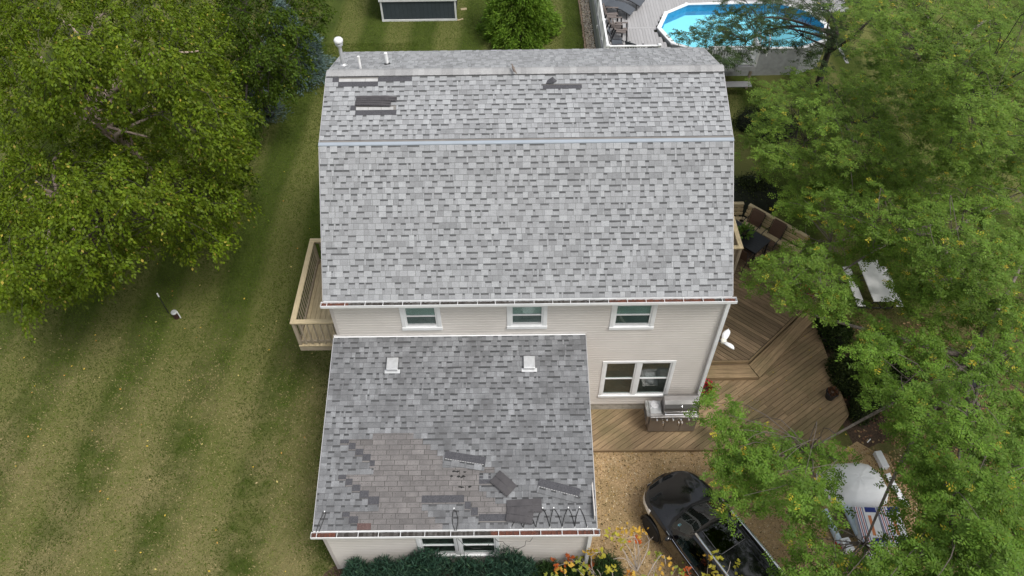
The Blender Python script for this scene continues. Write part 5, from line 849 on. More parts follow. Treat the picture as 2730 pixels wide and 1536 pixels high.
# floodlight on the right corner
fl = MB().tube([(.04, .30, 3.45), (.13, .26, 3.45)], .05, 12).build('floodlight', WHITE, house)
MB().tube([(.13, .26, 3.45), (.20, .24, 3.45)], .035, 10).build('mount_arm', BLACKP, fl)
MB().lathe([(.02, 0), (.07, .01), (.085, .05), (.08, .10), (.05, .13), (.0, .135)], .27, .24, 3.38, 16).build('lamp_body', mat('cream plastic', (.72, .70, .62), .4), fl, smooth=True)
for sg in (1, -1):
    m_ = MB(); n = 8; rows = []
    for i in range(n + 1):
        t = i / n; w = .10 * math.sin(PI * min(1, t * .88 + .12)) ** .7 + .004
        c = Vector((.30 + .10 * t + .06 * t * t, .24 + sg * (.04 + .30 * t), 3.47 + .07 * math.sin(t * PI * .9) + .03 * t))
        rows.append([c + Vector((-w, 0, -.02 * (1 - t))), c + Vector((0, 0, .025)), c + Vector((w, 0, -.03))])
    vs = [p for r_ in rows for p in r_] + [p - Vector((0, 0, .012)) for r_ in rows for p in r_]; k = 3 * (n + 1)
    fs = []
    for i in range(n):
        for j in range(2):
            a = i * 3 + j; fs += [(a, a + 3, a + 4, a + 1), (k + a + 1, k + a + 4, k + a + 3, k + a)]
        fs += [(i * 3, k + i * 3, k + i * 3 + 3, i * 3 + 3), (i * 3 + 2, i * 3 + 5, k + i * 3 + 5, k + i * 3 + 2)]
    m_.add(vs, fs).build('petal_shade', WHITE, fl, smooth=True)

# ---------------------------------------------------------------- balcony on the left wall
BX0, BX1, BY0, BY1, BF = -11.25, -9.92, .66, 3.80, 2.90
bal = B(BX0, BX1, BY0, BY0 + .04, BF - .24, BF - .03).build('balcony', WOODG, house)
B(BX0, BX0 + .04, BY0 + .04, BY1, BF - .24, BF - .03).build('side_joist', WOODG, bal)
B(BX0 + .04, BX1, BY1 - .04, BY1, BF - .24, BF - .03).build('rear_joist', WOODG, bal)
x = BX0
while x < BX1 - .02:
    x2 = min(x + .143, BX1); me = MB().box(-.5 * (BY1 - BY0) - .02, .5 * (BY1 - BY0) + .02, -(x2 - x - .008) / 2, (x2 - x - .008) / 2, 0, .03).mesh('board', WOODN)
    inst('board', me, bal, ((x + x2) / 2, (BY0 + BY1) / 2, BF - .03), (0, 0, PI / 2)); x = x2
CZ = 3.88
def rot_bar(name, a, b, w, h, mt, parent):
    """bar with its long axis on local x so that the grain runs along it"""
    a = Vector(a); b = Vector(b); L = (b - a).length
    me = MB().box(-L / 2, L / 2, -w / 2, w / 2, -h / 2, h / 2).mesh(name, mt)
    d = (b - a).normalized(); q = d.to_track_quat('X', 'Z')
    o = inst(name, me, parent, (a + b) / 2); o.rotation_euler = q.to_euler(); return o
def rails(parent, pts, z_floor, z_cap, mt_cap, mt, bal_step=.125, capw=.14, ends=(True, True), inset=.03):
    for i in range(len(pts) - 1):
        a = Vector((*pts[i], 0)); b = Vector((*pts[i + 1], 0)); d = (b - a); L = d.length; d.normalize()
        Z = Vector((0, 0, 1))
        ex = d * (capw / 2 - .002)
        rot_bar('cap_rail', a - (ex if i == 0 or True else 0) + Z * z_cap, b - ex * (1 if i < len(pts) - 2 else -1) + Z * z_cap, capw, .036, mt_cap, parent)
        rot_bar('top_rail', a + d * .05 + Z * (z_cap - .065), b - d * .05 + Z * (z_cap - .065), .036, .088, mt, parent)
        rot_bar('bottom_rail', a + d * .05 + Z * (z_floor + .12), b - d * .05 + Z * (z_floor + .12), .036, .088, mt, parent)
        n = int(L / bal_step)
        for k in range(1, n):
            p = a + d * (L * k / n); nrm = Vector((-d.y, d.x, 0)) * .034
            rot_bar('baluster', p + nrm + Z * (z_floor + .05), p + nrm + Z * (z_cap - .02), .034, .034, mt, parent)
    for k, p in enumerate(pts):
        rot_bar('post', (p[0], p[1], z_floor - .15), (p[0], p[1], z_cap - .02), .088, .088, mt, parent)
rails(bal, [(BX1 - .04, BY0 + .05), (BX0 + .05, BY0 + .05), (BX0 + .05, BY1 - .05), (BX1 - .04, BY1 - .05)], BF, CZ, WOODN, WOODG, bal_step=.16)
for y in (): rot_bar('support_post', (BX0 + .12, y, 0), (BX0 + .12, y, BF - .24), .1, .1, WOODG, bal)
# ---------------------------------------------------------------- loose shingles and cables on the garage roof
def loose(F, pts, h, th, mats_, label, hs=None, dark_head=None):
    n = len(pts); hs = hs or [0] * n
    vs = [F(x, s, h + dh) for (x, s), dh in zip(pts, hs)] + [F(x, s, h + th + dh) for (x, s), dh in zip(pts, hs)]
    m = MB().add(vs, [tuple(range(n - 1, -1, -1)), tuple(range(n, 2 * n))] + [(i, (i + 1) % n, n + (i + 1) % n, n + i) for i in range(n)], 0, (.4, .4, .4))
    o = m.build('loose_shingle', mats_, col=True)
    return tag(o, label, 'shingle', 'torn shingles lying on the roofs')
def laminated(F, c, ang, h, label, flipv=False, tilt=0.0):
    """a whole torn shingle, face up: dark headlap plus toothed exposure"""
    root = thing('loose_shingle', label, 'shingle', F(c[0], c[1], h), group='torn shingles lying on the roofs')
    M = (Matrix.Rotation(GA if F is GR else UA, 4, 'X') @ Matrix.Rotation(ang, 4, 'Z') @ Matrix.Rotation(tilt, 4, 'X'))
    mb = MB()
    mb.box(-.5, .5, .0, .19, 0, .006, 0, (1, 1, 1)); 
    a = mb; a.v = [tuple(M @ Vector(p)) for p in a.v]
    a.build('headlap', DARKSH, root, local=True)
    sm = strip_mesh(-.5, .5, int(c[0] * -100), TG); sm.v = [tuple(M @ Vector((x, y - .15, z))) for x, y, z in sm.v]
    sm.build('toothed_edge', SHING, root, col=True, local=True)
    gl = MB(); x = -.48
    while x < .46: gl.box(x, x + .045, -.008, .004, .005, .0095); x += .06
    gl.v = [tuple(M @ Vector(p)) for p in gl.v]
    gl.build('adhesive_line', mat('chalky adhesive', (.5, .5, .5), .8), root, local=True)
    return root
def under(F, c, ang, h, label, L=.9, w=.33, curl=.03, tilt=0):
    root = thing('loose_shingle', label, 'shingle', F(c[0], c[1], h), group='torn shingles lying on the roofs')
    M = (Matrix.Rotation(GA if F is GR else UA, 4, 'X') @ Matrix.Rotation(ang, 4, 'Z') @ Matrix.Rotation(tilt, 4, 'X'))
    mb = MB(); n = 8; vs = []
    for i in range(n + 1):
        x = -L / 2 + L * i / n; z = curl * math.sin(PI * i / n) + .004 * math.sin(i * 2.3)
        for y, zz in ((-w / 2, 0), (w / 2, 0), (w / 2, .006), (-w / 2, .006)): vs.append(tuple(M @ Vector((x, y, z + zz))))
    fs = [(0, 3, 2, 1), (4 * n, 4 * n + 1, 4 * n + 2, 4 * n + 3)]
    for i in range(n):
        for j in range(4): fs.append((4 * i + j, 4 * i + (j + 1) % 4, 4 * i + 4 + (j + 1) % 4, 4 * i + 4 + j))
    mb.add(vs, fs).build('sheet', FELT, root, local=True)
    sl = MB(); 
    def zc(x): return curl * math.sin(PI * (x + L / 2) / L) + .0085
    for i in range(int(L / .06)):
        x = -L / 2 + .02 + i * .06
        sl.box(x, x + .04, -w / 2 + .012, -w / 2 + .026, zc(x) , zc(x) + .002)
    sl.v = [tuple(M @ Vector(p)) for p in sl.v]
    sl.build('tar_spots', BLACKM, root, local=True)
    s2 = MB(); s2.box(-L / 2 + .01, L / 2 - .01, -.004, .004, .005, .009)
    s3 = MB()
    for i in range(n):
        x0 = -L / 2 + L * i / n; x1 = x0 + L / n
        s3.add([(x0, .0, zc(x0)), (x1, .0, zc(x1)), (x1, .012, zc(x1)), (x0, .012, zc(x0))], [(0, 1, 2, 3)])
    s3.v = [tuple(M @ Vector(p)) for p in s3.v]; s3.build('lap_line', BLACKM, root, local=True)
    return root
laminated(GR, (-6.53, 1.565), R(-9.5), .02, 'torn grey shingle lying face up at the upper right of the bare tan patch')
laminated(GR, (-4.30, .835), R(-15), .03, 'torn grey shingle lying askew face up near the right edge of the garage roof', tilt=.05)
under(GR, (-5.60, 1.03), R(-42), .03, 'short dark shingle turned upside down right of the black torn holes', L=.55, w=.36, curl=.04)
under(GR, (-5.11, .50), R(2), .03, 'dark upside down shingle, upper of the overlapping pair above the garage gutter', L=.82, w=.32)
under(GR, (-5.22, .285), R(-9), .045, 'dark upside down shingle, lower of the overlapping pair above the garage gutter', L=.62, w=.33, tilt=-.04)
under(UR, (-8.62, 1.30), R(-1), .04, 'dark torn shingle flipped on the upper roof, higher of the two by the chimney pipe', L=1.0, w=.15, curl=.02)
under(UR, (-8.70, 1.17), R(-3), .035, 'dark torn shingle flipped on the upper roof, lower of the two by the chimney pipe', L=.88, w=.16, curl=.02)
sc = MB(); pts = [(-4.44, 1.70), (-4.24, 1.70), (-4.16, 1.78), (-4.27, 1.87), (-4.40, 1.80)]
vs = [UR(x, s, .02 + .05 * (i % 2)) for i, (x, s) in enumerate(pts)]; n = 5
sc.add(vs + [(a, b, c + .008) for a, b, c in vs], [(4, 3, 2, 1, 0), (5, 6, 7, 8, 9)] + [(i, (i + 1) % n, n + (i + 1) % n, n + i) for i in range(n)])
tag(sc.build('shingle_scrap', DARKSH), 'small curled scrap of torn shingle just under the ridge on the right', 'scrap')

def cable(pts, name='heating_cable', r=.008):
    m = MB().tube(pts, r, 6); return m
def zig(seq, n=10):
    out = []
    for (x0, s0), (x1, s1) in zip(seq, seq[1:]):
        for k in range(n):
            t = k / n; e = t + .08 * math.sin(2 * PI * t); f = .5 - .5 * math.cos(PI * t)
            out.append(GR(x0 + (x1 - x0) * f * .5 + (x1 - x0) * t * .5, s0 + (s1 - s0) * math.sin(PI * t / 2) if s1 > s0 else s1 + (s0 - s1) * math.cos(PI * t / 2), .028))
    out.append(GR(*seq[-1], .028)); return out
clip_m = MB().box(-.012, .012, -.02, .02, 0, .012).mesh('clip', WHITE)
cr = thing('heating_cable', 'black de-icing cable zigzagging above the right half of the garage gutter', 'cable', GR(-4.5, 0, .02))
MB().tube(zig([(-5.42, .0), (-5.28, .2), (-5.14, .0), (-5.0, .30), (-4.85, .0), (-4.68, .44), (-4.53, .0), (-4.42, .44), (-4.24, .0), (-4.08, .44), (-3.95, .0), (-3.82, .44), (-3.67, -.0)], 9), .0085, 6).build('cable', CABLE, cr)
for x, s in [(-4.68, .46), (-4.42, .46), (-4.08, .46), (-3.82, .46), (-4.85, .02), (-4.53, .02), (-4.24, .02), (-3.95, .02), (-3.67, .02), (-5.14, .02), (-5.42, .02)]:
    inst('clip', clip_m, cr, GR(x, s, .014), (GA, 0, 0))
cr = thing('heating_cable', 'narrow black cable loop standing on the garage roof above its front window', 'cable', GR(-6.74, .2, .02))
MB().tube([GR(-6.72, -.03, .03), GR(-6.77, .1, .028), GR(-6.79, .25, .028), GR(-6.775, .4, .028), GR(-6.75, .45, .028), GR(-6.70, .40, .028), GR(-6.66, .25, .028), GR(-6.665, .1, .028), GR(-6.69, -.03, .03)], .0085, 6).build('cable', CABLE, cr)
inst('clip', clip_m, cr, GR(-6.755, .47, .014), (GA, 0, 0))
cr = thing('heating_cable', 'doubled black cable slanting up from the left end of the garage gutter', 'cable', GR(-9.8, .2, .02))
MB().tube([GR(-9.93, -.03, .03), GR(-9.88, .2, .028), GR(-9.80, .40, .028), GR(-9.77, .42, .028), GR(-9.75, .38, .028), GR(-9.80, .2, .028), GR(-9.86, -.02, .03)], .0085, 6).build('cable', CABLE, cr)
inst('clip', clip_m, cr, GR(-9.785, .43, .014), (GA, 0, 0))
cr = thing('hanging_cable', 'thin black cable hanging in loops from the garage gutter across the window', 'cable', (-5.9, -4.72, 1.6))
zf = -4.73
MB().tube([(-6.69, zf, 2.62), (-6.68, zf, 2.2), (-6.70, zf + .1, 1.9), (-6.72, zf + .15, 1.5)], .006, 6).build('cable', CABLE, cr)
MB().tube([(-6.66, zf, 2.62), (-6.55, zf + .03, 2.15), (-6.35, zf + .05, 1.9), (-6.15, zf + .06, 1.87), (-5.97, zf + .04, 2.1), (-5.88, zf, 2.6)], .006, 6).build('cable', CABLE, cr)
MB().tube([(-5.80, zf, 2.6), (-5.74, zf + .03, 2.35), (-5.62, zf + .08, 2.2), (-5.58, zf + .1, 2.0), (-5.42, zf + .1, 1.75), (-5.25, zf + .1, 1.72), (-5.10, zf + .08, 1.95), (-5.08, zf + .08, 2.25), (-4.98, zf + .04, 2.3), (-4.93, zf, 2.62)], .006, 6).build('cable', CABLE, cr)

# dove on the ridge
bird = MB().lathe([(.004, -.10), (.02, -.085), (.030, -.03), (.034, .02), (.026, .06), (.013, .085), (.018, .10), (.018, .118), (.006, .132)], 0, 0, 0, 12)
M = Matrix.Translation((-5.24, 4.60, 8.995)) @ Matrix.Rotation(R(20), 4, 'Z') @ Matrix.Rotation(R(-62), 4, 'X')
bird.v = [tuple(M @ Vector(p)) for p in bird.v]
bt = thing('dove', 'small grey brown dove perched on the ridge of the roof', 'bird', (-5.24, 4.60, 8.93))
FEA = mat('grey brown feathers', (.17, .14, .12), .8, var=.2, scale=20)
bird.build('body', FEA, bt, smooth=True)
t_ = MB().hexa([(-.012, -.22, -.004), (.012, -.22, -.004), (.022, -.06, -.004), (-.022, -.06, -.004), (-.012, -.22, .002), (.012, -.22, .002), (.022, -.06, .008), (-.022, -.06, .008)])
t_.v = [tuple(Matrix.Translation((-5.24, 4.60, 8.985)) @ Matrix.Rotation(R(20), 4, 'Z') @ Vector(p)) for p in t_.v]; t_.build('tail', FEA, bt)
for sx in (-1, 1): MB().tube([(-5.24 + sx * .012, 4.60, 8.985), (-5.24 + sx * .012, 4.60, 8.925)], .003, 5).build('leg', REDP, bt)

# ---------------------------------------------------------------- decks on the right
deck = thing('low_deck', 'large weathered wooden deck with diagonal boards beside the gravel drive', 'deck', (1, -.5, 0))
LP = [(-3.42, -1.14), (3.53, -1.17), (4.57, -.08), (4.50, 3.35), (.3, 3.35), (-3.42, .25)]
def shrink(poly, d):
    cx = sum(p[0] for p in poly) / len(poly); cy = sum(p[1] for p in poly) / len(poly)
    return poly
boards('board', LP, R(35), .143, .011, .128, .16, DECKW, deck, split=3.2)
for a, b in zip(LP, LP[1:4]): rot_bar('rim_joist', (a[0], a[1], .065), (b[0], b[1], .065), .04, .12, DECKW, deck)
for a, b in zip(LP, LP[1:4]):
    d = (Vector((*b, 0)) - Vector((*a, 0))).normalized(); nrm = Vector((d.y, -d.x, 0)) * .022
    rot_bar('trim_board', Vector((a[0], a[1], .137)) + nrm, Vector((b[0], b[1], .137)) + nrm, .038, .052, DECKW, deck)
und = MB().prism([(-3.4, -1.1), (3.5, -1.12), (4.5, -.06), (4.45, 3.3), (.3, 3.3), (-3.4, .25)], .008, .05); und.build('gap_shade_sheet', soil, deck)  # dark sheet added below the boards so the gaps look shaded

ud = thing('upper_deck', 'raised brown deck with a wrap around step along the right wall of the house', 'deck', (3, 4, 0))
UP = [(.06, 1.66), (1.95, 1.66), (5.6, 5.02), (2.93, 7.72), (.06, 7.72)]
UPI = [(.06, 1.72), (1.93, 1.72), (5.52, 5.03), (2.9, 7.68), (.06, 7.68)]
boards('board', UPI, R(-42), .143, .016, .44, .47, DECKU, ud)
for a, b in zip(UP, UP[1:]):
    rot_bar('fascia', (a[0], a[1] + .02, .395), (b[0], b[1] + .02, .395), .04, .145, DECKW, ud)
MB().prism(UPI, .36, .41).build('under_frame', DBARK, ud)
# step tread: two mitred runs
T1 = [(.06, 1.17), (2.16, 1.17), (1.95, 1.655), (.06, 1.655)]
T2 = [(2.20, 1.165), (5.1, 3.98), (4.85, 4.28), (1.975, 1.64)]
boards('tread_board', T1, 0.0, .162, .008, .283, .31, DECKW, ud)
boards('tread_board', T2, math.atan2(2.815, 2.9), .145, .008, .283, .31, DECKW, ud)
rot_bar('riser', (.06, 1.19, .22), (2.18, 1.19, .22), .04, .125, DECKW, ud)
rot_bar('riser', (2.18, 1.19, .22), (5.1, 4.02, .22), .04, .125, DECKW, ud)
rot_bar('riser', (.06, 1.64, .295), (1.96, 1.64, .295), .02, .06, DECKU, ud)
# side door landing with its rail
land = thing('door_landing', 'small railed wooden landing against the right wall', 'landing', (1, 5.5, .47))
boards('board', [(.06, 4.86), (2.0, 4.86), (2.0, 6.32), (.06, 6.32)], 0.0, .143, .01, 1.12, 1.15, WOODG, land)
for y in (4.86, 6.3): rot_bar('joist', (.06, y, 1.03), (2.0, y, 1.03), .04, .18, WOODG, land)
rot_bar('joist', (2.0, 4.86, 1.03), (2.0, 6.3, 1.03), .04, .18, WOODG, land)
rails(land, [(.12, 4.88), (1.98, 4.88), (1.98, 6.3)], 1.15, 2.2, WOODN, WOODG)
rot_bar('support_post', (1.96, 4.92, .47), (1.96, 4.92, .95), .09, .09, WOODG, land)
rot_bar('support_post', (1.96, 6.24, .47), (1.96, 6.24, .95), .09, .09, WOODG, land)
# built-in bench
bn = thing('built_in_bench', 'pale wooden bench with sloping back along the far edge of the upper deck', 'bench', (2.5, 7.6, .47))
for a, b in (((.3, 7.66), (2.88, 7.66)), ((2.95, 7.64), (4.6, 5.98))):
    A = Vector((*a, 0)); Bv = Vector((*b, 0)); d = (Bv - A).normalized(); nn = Vector((d.y, -d.x, 0))
    for k in range(2): rot_bar('seat_board', A + nn * (.10 + .15 * k) + Vector((0, 0, .90)), Bv + nn * (.10 + .15 * k) + Vector((0, 0, .90)), .14, .036, WOODN, bn)
    for k in range(3): rot_bar('back_board', A - nn * (.03 + .05 * k) + Vector((0, 0, 1.02 + .13 * k)), Bv - nn * (.03 + .05 * k) + Vector((0, 0, 1.02 + .13 * k)), .036, .12, WOODN, bn)
    rot_bar('cap_board', A - nn * .16 + Vector((0, 0, 1.38)), Bv - nn * .16 + Vector((0, 0, 1.38)), .14, .036, WOODN, bn)
    for t in (.05, .5, .95):
        p = A + (Bv - A) * t; rot_bar('post', p - nn * .08 + Vector((0, 0, .47)), p - nn * .14 + Vector((0, 0, 1.36)), .088, .04, WOODN, bn)
        rot_bar('leg', p + nn * .2 + Vector((0, 0, .47)), p + nn * .2 + Vector((0, 0, .88)), .088, .04, WOODN, bn)

# ---------------------------------------------------------------- patio set
def patio_chair(name, label, loc, face, sling, frame, group):
    """sling chair, local +Y = the way the sitter faces"""
    rz = math.atan2(-face[0], face[1])
    t = thing(name, label, 'chair', loc, rz, group)
    s = MB(); n = 6
    prof = [(.24, .44), (.12, .425), (0, .41), (-.12, .40), (-.22, .41)]
    vs = [(x, y, z + dz) for dz in (0, .012) for y, z in prof for x in (-.23, .23)]
    k = 2 * len(prof)
    fs = [(2 * i, 2 * i + 2, 2 * i + 3, 2 * i + 1) for i in range(len(prof) - 1)] + [(k + 2 * i + 1, k + 2 * i + 3, k + 2 * i + 2, k + 2 * i) for i in range(len(prof) - 1)]
    s.add(vs, fs + [(0, 1, k + 1, k), (k - 2, 2 * k - 2, 2 * k - 1, k - 1)]).build('seat', sling, t, local=True)
    prof = [(-.23, .43), (-.27, .6), (-.32, .78), (-.38, .96), (-.42, 1.02)]
    vs = [(x, y + dy, z) for dy in (0, -.014) for y, z in prof for x in (-.23, .23)]
    MB().add(vs, [(2 * i + 1, 2 * i + 3, 2 * i + 2, 2 * i) for i in range(4)] + [(k + 2 * i, k + 2 * i + 2, k + 2 * i + 3, k + 2 * i + 1) for i in range(4)] + [(8, 9, 19, 18)]).build('backrest', sling, t, local=True)
    for sx in (-1, 1):
        x = sx * .255
        MB().tube([(x, -.40, 1.0), (x, -.30, .72), (x, -.22, .42), (x, -.1, .40), (x, .25, .44)], .014, 8).build('side_frame', frame, t, local=True)
        MB().tube([(x, -.29, .68), (x * 1.12, -.1, .69), (x * 1.15, .15, .68), (x * 1.12, .27, .62)], .016, 8).build('armrest', frame, t, local=True)
        MB().tube([(x * 1.12, .26, .63), (x * 1.08, .25, .4), (x * 1.06, .29, .0)], .013, 8).build('leg', frame, t, local=True)
        MB().tube([(x, -.22, .42), (x, -.30, .2), (x, -.38, 0)], .013, 8).build('leg', frame, t, local=True)
    MB().tube([(-.255, -.2, .40), (.255, -.2, .40)], .012, 6).build('crossbar', frame, t, local=True)
    return t
grp = 'brown chairs round the black dining table'
patio_chair('dining_chair', 'brown sling chair in front of the bench, nearer the house wall', (3.02, 7.02, .47), (-.7, -.71), BRSLING, BLACKM, grp)
patio_chair('dining_chair', 'brown sling chair in front of the bench, farther from the house wall', (3.62, 6.46, .47), (-.7, -.71), BRSLING, BLACKM, grp)
patio_chair('dining_chair', 'brown sling chair at the near end of the black table, seen from behind', (3.16, 5.50, .47), (-.65, .76), BRSLING, BLACKM, grp)
patio_chair('dining_chair', 'brown sling chair tucked under the black table beside the landing rail', (2.56, 5.78, .47), (.7, .71), BRSLING, BLACKM, grp)
tb = thing('dining_table', 'black rectangular slatted dining table on the upper deck', 'table', (2.67, 6.38, .47), math.atan2(.75, -.70) , None)
for k in range(9):
    y = -.445 + k * .099
    MB().box(-.72, .72, y, y + .096, .70, .725).build('table_slat', TABLEM, tb, local=True)
MB().box(-.72, .72, -.445, -.425, .66, .70).box(-.72, .72, .425, .445, .66, .70).box(-.72, -.70, -.425, .425, .66, .70).box(.70, .72, -.425, .425, .66, .70).build('apron', BLACKM, tb, local=True)
for sx in (-.68, .68):
    for sy in (-.40, .40): MB().box(sx - .025, sx + .025, sy - .025, sy + .025, 0, .66).build('leg', BLACKM, tb, local=True)

def leaves(name, mt, parent, pts, dirs, size, width, cols, up=0.5, n=4, spread=.6, kind='stuff', loc=None):
    """kite shaped leaf blades; pts (k,3), dirs (k,3) blade axis"""
    k = len(pts); d = dirs / (np.linalg.norm(dirs, axis=1, keepdims=True) + 1e-9)
    r = rng.normal(size=(k, 3)) * spread; r[:, 2] += up
    s = np.cross(d, r); s /= (np.linalg.norm(s, axis=1, keepdims=True) + 1e-9)
    nrm = np.cross(s, d)
    L = (size * rng.uniform(.7, 1.25, k))[:, None]; w = L * width / 2
    P = np.stack([pts, pts + d * L * .45 + s * w - nrm * L * .06, pts + d * L, pts + d * L * .45 - s * w - nrm * L * .06], axis=1)
    return quads(name, P, mt, parent, cols, kind=kind, loc=loc if loc is not None else tuple(pts.mean(0)))
def tint(k, base, jit=.18, alt=None, altp=0.0):
    c = np.array(base)[None, :] * rng.uniform(1 - jit, 1 + jit, (k, 1)) * rng.uniform(.93, 1.07, (k, 3))
    if alt is not None:
        m = rng.random(k) < altp; a = np.array(alt)[rng.integers(0, len(alt), k)]
        c[m] = a[m] * rng.uniform(.8, 1.2, (m.sum(), 1))
    return c.astype(np.float32)
def plant(name, label, cat, base, kind, h, rad, nleaf, leafsize, col, pot=None, alt=None, altp=0, group=None):
    t = thing(name, label, cat, base, group=group)
    if pot: 
        m = MB(); r0, r1, ph, pm = pot
        m.lathe([(r0, 0), (r1, ph), (r1 + .02, ph), (r1 + .02, ph + .03), (r1 - .02, ph + .03), (r1 - .03, ph - .02), (0, ph - .02)], *base, 20); m.build('pot', pm, t)
        MB().lathe([(r1 - .03, 0), (r1 - .032, .015), (0, .02)], base[0], base[1], base[2] + ph - .03, 14).build('soil', soil, t)
        z0 = base[2] + ph
    else: z0 = base[2]
    c = np.array([base[0], base[1], z0])
    u = rng.normal(size=(nleaf, 3)); u /= np.linalg.norm(u, axis=1, keepdims=True); u[:, 2] = np.abs(u[:, 2])
    rr = rng.uniform(.35, 1, nleaf)[:, None]
    p = c + u * rr * np.array([rad, rad, h])
    leaves(kind, LEAF if kind != 'flowers' else LEAF, t, p, u + np.array([0, 0, .1]), leafsize, .6, tint(nleaf, col, .3, alt, altp))
    sm = MB()
    for k in range(7):
        a = k * 2.4; sm.tube([(c[0], c[1], c[2] - .01), (c[0] + math.cos(a) * rad * .4, c[1] + math.sin(a) * rad * .4, c[2] + h * .6)], .006, 5)
    sm.build('stems', TWIG if kind == 'dry_stems' else DBARK, t)
    return t
BP = BLACKP
plant('potted_plant', 'leafy green plant in a pot on the black dining table', 'plant', (2.62, 6.40, 1.195), 'leaves', .30, .26, 160, .14, (.12, .21, .045), pot=(.09, .12, .13, BP))
plant('flower_pot', 'dark pot of red flowers on the corner of the upper deck', 'flower pot', (4.28, 4.20, .47), 'flowers', .24, .27, 330, .075, (.50, .03, .05), pot=(.13, .18, .28, BP), alt=[(.08, .12, .03)], altp=.25)
plant('flower_pot', 'pot of red flowers behind the house corner by the step', 'flower pot', (.46, .70, .16), 'flowers', .26, .27, 330, .075, (.50, .02, .05), pot=(.12, .17, .26, BP), alt=[(.08, .12, .03)], altp=.25)
plant('flower_pot', 'black pot with dried up brown plant near the deck corner', 'flower pot', (4.20, .52, .16), 'dry_stems', .12, .15, 120, .08, (.16, .08, .05), pot=(.13, .17, .27, BP))
plant('flower_pot', 'black pot half hidden in the shrubs beside the step', 'flower pot', (4.75, 2.75, 0), 'leaves', .3, .25, 160, .09, (.06, .12, .03), pot=(.15, .2, .3, BP))
plant('flower_pot', 'black pot standing on the soil beyond the shrubs', 'flower pot', (6.45, 2.5, 0), 'leaves', .2, .22, 120, .09, (.05, .09, .03), pot=(.18, .24, .34, BP))
# dark bin on the right
bn2 = MB().lathe([(.30, 0), (.36, .55), (.39, .56), (.39, .60), (.33, .60), (.31, .5), (0, .5)], 8.6, .85, 0, 22)
tag(bn2.build('black_tub', BLACKP), 'large black tub on the grass under the trees at far right', 'tub')

# picnic table
pt = thing('picnic_table', 'white folding picnic table with two benches under the trees', 'picnic table', (6.75, 4.7, 0), R(-1))
PW = mat('white moulded plastic', (.80, .80, .80), .5, var=.04, scale=5)
MB().box(-.34, .34, -.92, .92, .70, .745).build('table_top', PW, pt, local=True, bevel=.02)
for sx in (-1, 1): MB().box(sx * .62 - .13, sx * .62 + .13, -.88, .88, .41, .45).build('bench', PW, pt, local=True, bevel=.015)
for sy in (-.62, .62):
    MB().tube([(-.62, sy, .41), (-.6, sy, .03), (-.3, sy, .03), (.3, sy, .03), (.6, sy, .03), (.62, sy, .41)], .018, 8).build('leg', BLACKM, pt, local=True)
    MB().tube([(-.28, sy, .70), (.25, sy, .03)], .018, 8).build('brace', BLACKM, pt, local=True); MB().tube([(.28, sy + .04, .70), (-.25, sy + .04, .03)], .018, 8).build('brace', BLACKM, pt, local=True)

# ---------------------------------------------------------------- grill
gl = thing('gas_grill', 'wide stainless steel gas grill with side burner against the house', 'grill', (-.8, -.35, .16))
B(-1.46, -.10, -.60, -.06, .22, .90).build('cabinet', STEELD, gl)
for x0, x1 in ((-1.455, -1.015), (-1.005, -.565), (-.555, -.105)):
    dr = B(x0, x1, -.622, -.602, .235, .875).build('door', STEELD, gl, bevel=.004)
for x in (-1.06, -.61, -.52): B(x - .014, x + .014, -.645, -.623, .60, .72).build('door_handle', CHROME, gl)
pn = MB().hexa([(-1.47, -.66, .90), (-.09, -.66, .90), (-.09, -.60, .90), (-1.47, -.60, .90), (-1.47, -.63, 1.03), (-.09, -.63, 1.03), (-.09, -.56, 1.03), (-1.47, -.56, 1.03)]).build('control_panel', STEEL, gl, bevel=.006)
for x in (-1.28, -1.0, -.82, -.60, -.38, -.24):
    k_ = MB().tube([(x, -.655, .965), (x, -.71, .955)], .026, 14); k_.build('knob', CHROME, pn)
MB().tube([(-1.12, -.655, .95), (-1.12, -.67, .95)], .012, 10).tube([(-.71, -.655, .95), (-.71, -.67, .95)], .012, 10).build('igniter', CHROME, pn)
B(-1.47, -1.10, -.555, -.06, .905, 1.03).build('side_burner_tray', STEEL, gl, bevel=.006)
B(-1.44, -1.14, -.50, -.10, 1.032, 1.042).build('burner_plate', METAL, gl)
MB().lathe([(.0, 0), (.125, .0), (.13, .02), (.11, .035), (.0, .045)], -1.30, -.22, 1.044, 24).build('burner_lid', mat('dull aluminium', (.6, .6, .62), .55, metal=.3, var=.2, scale=22), gl)
B(-1.56, -1.475, -.60, -.06, .985, 1.025).build('side_shelf', STEEL, gl)
for y in (-.56, -.10): B(-1.545, -1.49, y - .02, y + .02, .55, .985).build('shelf_bracket', STEELD, gl)
B(-1.545, -1.465, -.58, -.08, .60, .62).build('lower_rail', STEELD, gl)
# hood: curved profile extruded
pr = [(-.07, .91), (-.07, 1.30), (-.10, 1.42), (-.20, 1.47), (-.34, 1.45), (-.43, 1.38), (-.49, 1.26), (-.53, 1.12), (-.555, 1.04), (-.555, .91)]
hd = MB(); n = len(pr); vs = [(-1.09, y, z) for y, z in pr] + [(-.10, y, z) for y, z in pr]
hd.add(vs, [tuple(range(n - 1, -1, -1)), tuple(range(n, 2 * n))] + [(i, (i + 1) % n, n + (i + 1) % n, n + i) for i in range(n)])
hood = hd.build('hood', STEEL, gl, bevel=.01)
MB().tube([(-1.06, -.585, 1.10), (-.13, -.585, 1.10)], .014, 10).tube([(-1.04, -.53, 1.12), (-1.04, -.585, 1.10)], .012, 8).tube([(-.16, -.53, 1.12), (-.16, -.585, 1.10)], .012, 8).build('hood_handle', CHROME, hood)
MB().tube([(-.60, -.455, 1.33), (-.60, -.475, 1.32)], .035, 18).build('thermometer', CHROME, hood)
